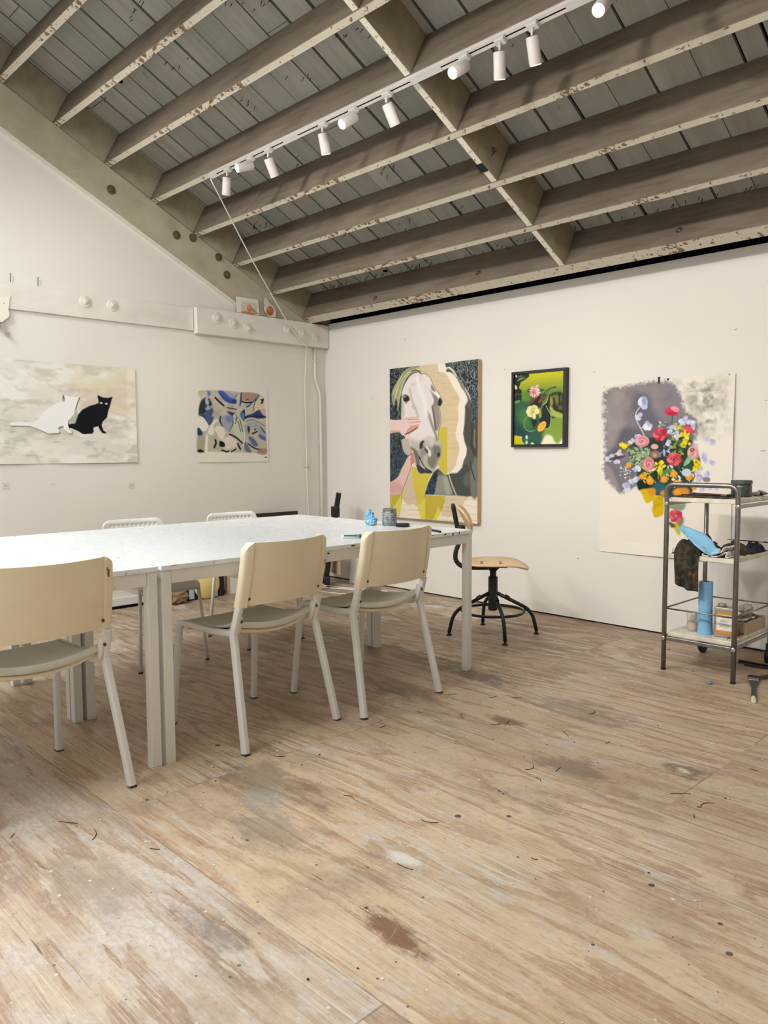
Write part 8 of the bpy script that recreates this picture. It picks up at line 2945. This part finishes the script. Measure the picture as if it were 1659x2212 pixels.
M_OIL = picture_mat('oil_painting', 0.45, 0.3); M_PAPERART = picture_mat('painted_paper', 0.75, 0.15)
def picture(name, key, fn, m, parent=None, mask=None, loc=None):
    """fn(x_mm, y_mm) -> point; y measured down from the top"""
    size, res, ops = ART[key]
    p = Picture(size, res)
    for op in ops: p.draw(op)
    nx, ny = p.nx, p.ny
    vs = [fn(x, y) for y in np.linspace(0, p.h, ny + 1) for x in np.linspace(0, p.w, nx + 1)]
    keep = np.ones((ny, nx), bool)
    if mask is not None:
        cx = (np.arange(nx) + 0.5) / nx * p.w; cy = (np.arange(ny) + 0.5) / ny * p.h
        keep = mask(*np.meshgrid(cx, cy))
    fs = [(j * (nx + 1) + i, (j + 1) * (nx + 1) + i, (j + 1) * (nx + 1) + i + 1, j * (nx + 1) + i + 1) for j in range(ny) for i in range(nx) if keep[j, i]]
    me = bpy.data.meshes.new(name); me.from_pydata(vs, [], fs); me.materials.append(m)
    ca = me.color_attributes.new('paint', 'FLOAT_COLOR', 'POINT')
    ca.data.foreach_set('color', np.concatenate([p.I.reshape(-1, 3), np.ones((p.I.shape[0] * p.I.shape[1], 1))], 1).astype(np.float32).ravel())
    if mask is not None:
        bm = bmesh.new(); bm.from_mesh(me); bmesh.ops.delete(bm, geom=[v for v in bm.verts if not v.link_faces], context='VERTS'); bm.to_mesh(me); bm.free()
    for q in me.polygons: q.use_smooth = True
    o = bpy.data.objects.new(name, me); COL.objects.link(o)
    if parent: o.parent = parent
    if loc is not None: o.location = loc
    return o
# big canvas on the right wall
hp = thing('horse_painting', 'large unframed canvas of a white horse held by two hands on the right wall', 'painting', (0.868, -0.003, 0.605))
obj('stretcher', B(0.0, 0.922, -0.0405, 0.0, 0.0, 1.215), M_STRETCH, hp, bevel=0.002)
picture('canvas_face', 'horse', lambda x, y: (0.0005 + x / 1000 * 0.999, -0.0415, 1.2145 - y / 1000 * 0.999), M_OIL, hp)
# framed picture
fp = thing('framed_painting', 'small black framed painting of flowers on bright green on the right wall', 'painting', (2.083, -0.002, 1.172))
FWD, FHT, fb = 0.450, 0.530, 0.019
M_FRAME = mat('black_frame', rgb(30, 24, 26), 0.45, var=0.1)
for a in ((0, FWD, 0, fb), (0, FWD, FHT - fb, FHT), (0, fb, fb + 0.0002, FHT - fb - 0.0002), (FWD - fb - 0.006, FWD, fb + 0.0002, FHT - fb - 0.0002)):
    obj('frame_rail', B(a[0], a[1], -0.032, 0.0, a[2], a[3]), M_FRAME, fp, bevel=0.001)
obj('backing', B(fb, FWD - fb, -0.018, -0.001, fb, FHT - fb), M_FRAME, fp)
picture('canvas_face', 'garden', lambda x, y: (0.022 + x / 1000, -0.022, 0.512 - y / 1000), M_OIL, fp)
# bouquet on loose paper, edges lifting a little
def bq(x, y):
    u, v = x / 850, y / 1095
    xx = 2.782 + x / 1000 + 0.045 * (v ** 2.2) * (1 - u) + 0.012 * v * u
    zz = 1.578 - y / 1000 * (1.0 - 0.004 * u) + 0.010 * u * (1 - v) - 0.006 * (1 - u) * (1 - v) + 0.022 * u * v
    yy = -0.004 - 0.012 * max(0, u - 0.9) / 0.1 * (0.5 + 0.5 * math.sin(v * 5)) - 0.010 * max(0, v - 0.93) / 0.07 * abs(math.sin(3 * u))
    return (xx, yy, zz)
def bqr(x, y):
    # paper bows outward at the lower left: keep picture content straight, only the sheet edge moves
    return bq(x, y)
o = picture('bouquet_painting', 'bouquet', lambda x, y: (2.78 + x / 1000, bq(x, y)[1], 1.58 - y / 1000 + 0.004 * x / 850), M_PAPERART)
tag(o, 'unfinished painting of a colourful bouquet on loose paper pinned to the right wall', 'painting')
obj('binder_mark', B(-0.006, 0.006, -0.001, 0.0, -0.02, 0.02), M_BLACKP, o, loc=(3.17, -0.0068, 1.575))
# beach picture with two cats, on the left wall (continues past the left edge)
def bc(x, y):
    y_ = -3.30 + x / 1000
    lift = 0.010 * max(0, (y - 600) / 90) * abs(math.sin(x * 0.004)) + 0.006 * max(0, (x - 1400) / 62)
    return (0.004 + lift, y_, 1.765 - y / 1000)
o = picture('cat_picture', 'beach', bc, M_PAPERART)
tag(o, 'wide sand coloured picture with a black cat and a white cat, left wall', 'painting')
# blue watercolour
o = picture('watercolour', 'wave', lambda x, y: (0.004 + 0.004 * abs(math.sin(x * 0.006)) * y / 605, -1.335 + x / 1000, 1.672 - y / 1000), M_PAPERART)
tag(o, 'blue and grey abstract watercolour on white paper on the left wall', 'painting')
# egg cards standing on the ledger beam, leaning on the rafter
g1 = picture('egg_card', 'egg_card', lambda x, y: (0.036 + y * 0.00012, -0.962 + x / 1000, 2.2725 + (130 - y) / 1000), M_PAPERART)
solid(g1, 0.002, 0); tag(g1, 'small square card with a painted brown egg standing on the ledger beam', 'card', 'egg cards')
OUTL = np.array([(28, 0), (50, 20), (75, 50), (110, 72), (128, 110), (120, 140), (118, 158), (40, 158), (34, 140), (8, 120), (2, 90), (12, 70), (6, 40)], float)
def inside(X, Y):
    P = crom(OUTL, True); ins = np.zeros(X.shape, bool)
    for i in range(len(P)):
        a, b = P[i], P[(i + 1) % len(P)]
        if a[1] != b[1]:
            ins ^= ((a[1] > Y) != (b[1] > Y)) & (X < (b[0] - a[0]) * (Y - a[1]) / (b[1] - a[1]) + a[0])
    return ins
g2 = picture('egg_card', 'egg_cutout', lambda x, y: (0.038 + y * 0.0001, -0.70 + x / 1000, 2.2725 + (160 - y) / 1000), M_PAPERART, None, inside)
solid(g2, 0.002, 0); tag(g2, 'small cut out card with a darker brown egg, half behind the white cord', 'card', 'egg cards')
# paper cat silhouette at the left edge
cat = thing('paper_cat', 'white paper cat cutout with grey tail at the left edge on the ledger board', 'cutout', (0.026, -2.76, 1.91))
catp = [(-0.14, 0.255), (-0.10, 0.250), (-0.04, 0.246), (0.000, 0.244), (0.030, 0.252), (0.060, 0.264), (0.054, 0.24), (0.050, 0.20), (0.044, 0.175), (0.050, 0.15), (0.044, 0.125), (0.020, 0.105), (0.0, 0.085), (-0.03, 0.06), (-0.09, 0.05), (-0.16, 0.08), (-0.17, 0.16)]
bm = bmesh.new()
fr = [bm.verts.new((0.002, y, z)) for y, z in catp]; bk = [bm.verts.new((0, y, z)) for y, z in catp]
bm.faces.new(fr); bm.faces.new(list(reversed(bk)))
for i in range(len(fr)): bm.faces.new((fr[i], bk[i], bk[(i + 1) % len(fr)], fr[(i + 1) % len(fr)]))
bmesh.ops.recalc_face_normals(bm, faces=bm.faces)
bd = obj('body', bm, M_PAPER, cat)
bm = bmesh.new(); sweep(bm, smooth_path([(0.001, -0.005, 0.086), (0.001, 0.010, 0.05), (0.001, 0.022, 0.022), (0.001, 0.044, 0.008)], 6), rect(0.024, 0.002), fixed_side=(0, 1, 0), scale=None)
obj('tail', bm, mat('grey_tail', rgb(176, 168, 164), 0.7, var=0.25, vscale=40), cat)
bm = bmesh.new(); box(bm, 0.0021, 0.0025, 0.014, 0.024, 0.208, 0.213); box(bm, 0.0021, 0.0025, -0.026, -0.016, 0.213, 0.218)
obj('eyes', bm, mat('pencil_grey', rgb(150, 148, 146), 0.8), bd)
# ------------------------------------------------------------------ light
wd = bpy.data.worlds.new('world'); SC.world = wd; wd.use_nodes = True
nt = wd.node_tree; nt.nodes.clear()
wo = nt.nodes.new('ShaderNodeOutputWorld'); bg = nt.nodes.new('ShaderNodeBackground')
bg.inputs[0].default_value = (0.75, 0.88, 1.0, 1); bg.inputs[1].default_value = 0.6
nt.links.new(bg.outputs[0], wo.inputs[0])
def area(name, loc, d, sx, sy, e, col):
    l = bpy.data.lights.new(name, 'AREA'); l.shape = 'RECTANGLE'; l.size = sx; l.size_y = sy; l.energy = e; l.color = col
    o = bpy.data.objects.new(name, l); COL.objects.link(o); o.matrix_world = align(d, loc); return o
# area light over the assumed, unseen skylight, added for cool light from above
sk = FS((SX0 + SX1) / 2, (S0 + S1) / 2, 0.12)
area('assumed_skylight_light', sk, (0, -ST * -1 * -1, -CT), SX1 - SX0 - 0.1, S1 - S0 - 0.1, E_SKYFILL, (0.84, 0.93, 1.0))
for i, (p, d, on) in enumerate(SPOTS):
    l = bpy.data.lights.new('spot_bulb', 'SPOT'); l.energy = E_SPOT; l.color = (1.0, 0.92, 0.82); l.spot_size = math.radians(80); l.spot_blend = 0.8; l.shadow_soft_size = 0.02
    o = bpy.data.objects.new('spot_bulb', l); COL.objects.link(o); o.matrix_world = align(d, p + d * 0.008)
area('window_fill', ((WX0 + WX1) / 2, YN - 0.14, (WZ0 + WZ1) / 2), (0, 1, 0), WX1 - WX0, WZ1 - WZ0, E_WIN, (0.92, 0.97, 1.0))  # area light of the added window, fills the right wall
def washer(p, q, e, col=(1.0, 0.965, 0.91), ang=75):  # added spot without a fixture, fills a wall with light
    s = bpy.data.lights.new('wall_fill_spot', 'SPOT'); s.energy = e; s.color = col; s.spot_size = math.radians(ang); s.spot_blend = 1.0; s.shadow_soft_size = 0.12
    o = bpy.data.objects.new('wall_fill_spot', s); COL.objects.link(o); o.matrix_world = align(Vector(q) - Vector(p), p)
# unseen spots added to brighten the right and left walls
for x_ in (0.9, 2.4, 3.9, 5.4):
    washer((x_, -4.2, 3.05), (x_, 0.0, 1.45), E_FILL)
for y_ in (-1.2, -2.6, -4.0):
    washer((3.6, y_ - 0.9, 3.2 if y_ < -2 else 2.75), (0.0, y_, 1.5), E_FILL * 0.42)
# unseen area lights added overhead to brighten the tables and floor
for x_, y_ in ((0.9, -4.2), (2.5, -4.2), (2.5, -6.4), (3.9, -4.7)):
    area('ceiling_fill', (x_, y_, 3.55), (0, 0, -1), 1.2, 0.25, E_CEIL, (1.0, 0.985, 0.96))
SC.view_settings.view_transform = 'Standard'; SC.view_settings.look = 'None'
SC.view_settings.gamma = 1.0; SC.view_settings.use_curve_mapping = False
SC.view_settings.exposure = EXPO
SC.cycles.use_denoising = True
SC.cycles.use_adaptive_sampling = True; SC.cycles.adaptive_threshold = 0.05; SC.cycles.adaptive_min_samples = 16
SC.cycles.max_bounces = 6; SC.cycles.diffuse_bounces = 4; SC.cycles.glossy_bounces = 3; SC.cycles.transmission_bounces = 4
SC.cycles.sample_clamp_indirect = 6.0
SC.cycles.caustics_reflective = False; SC.cycles.caustics_refractive = False
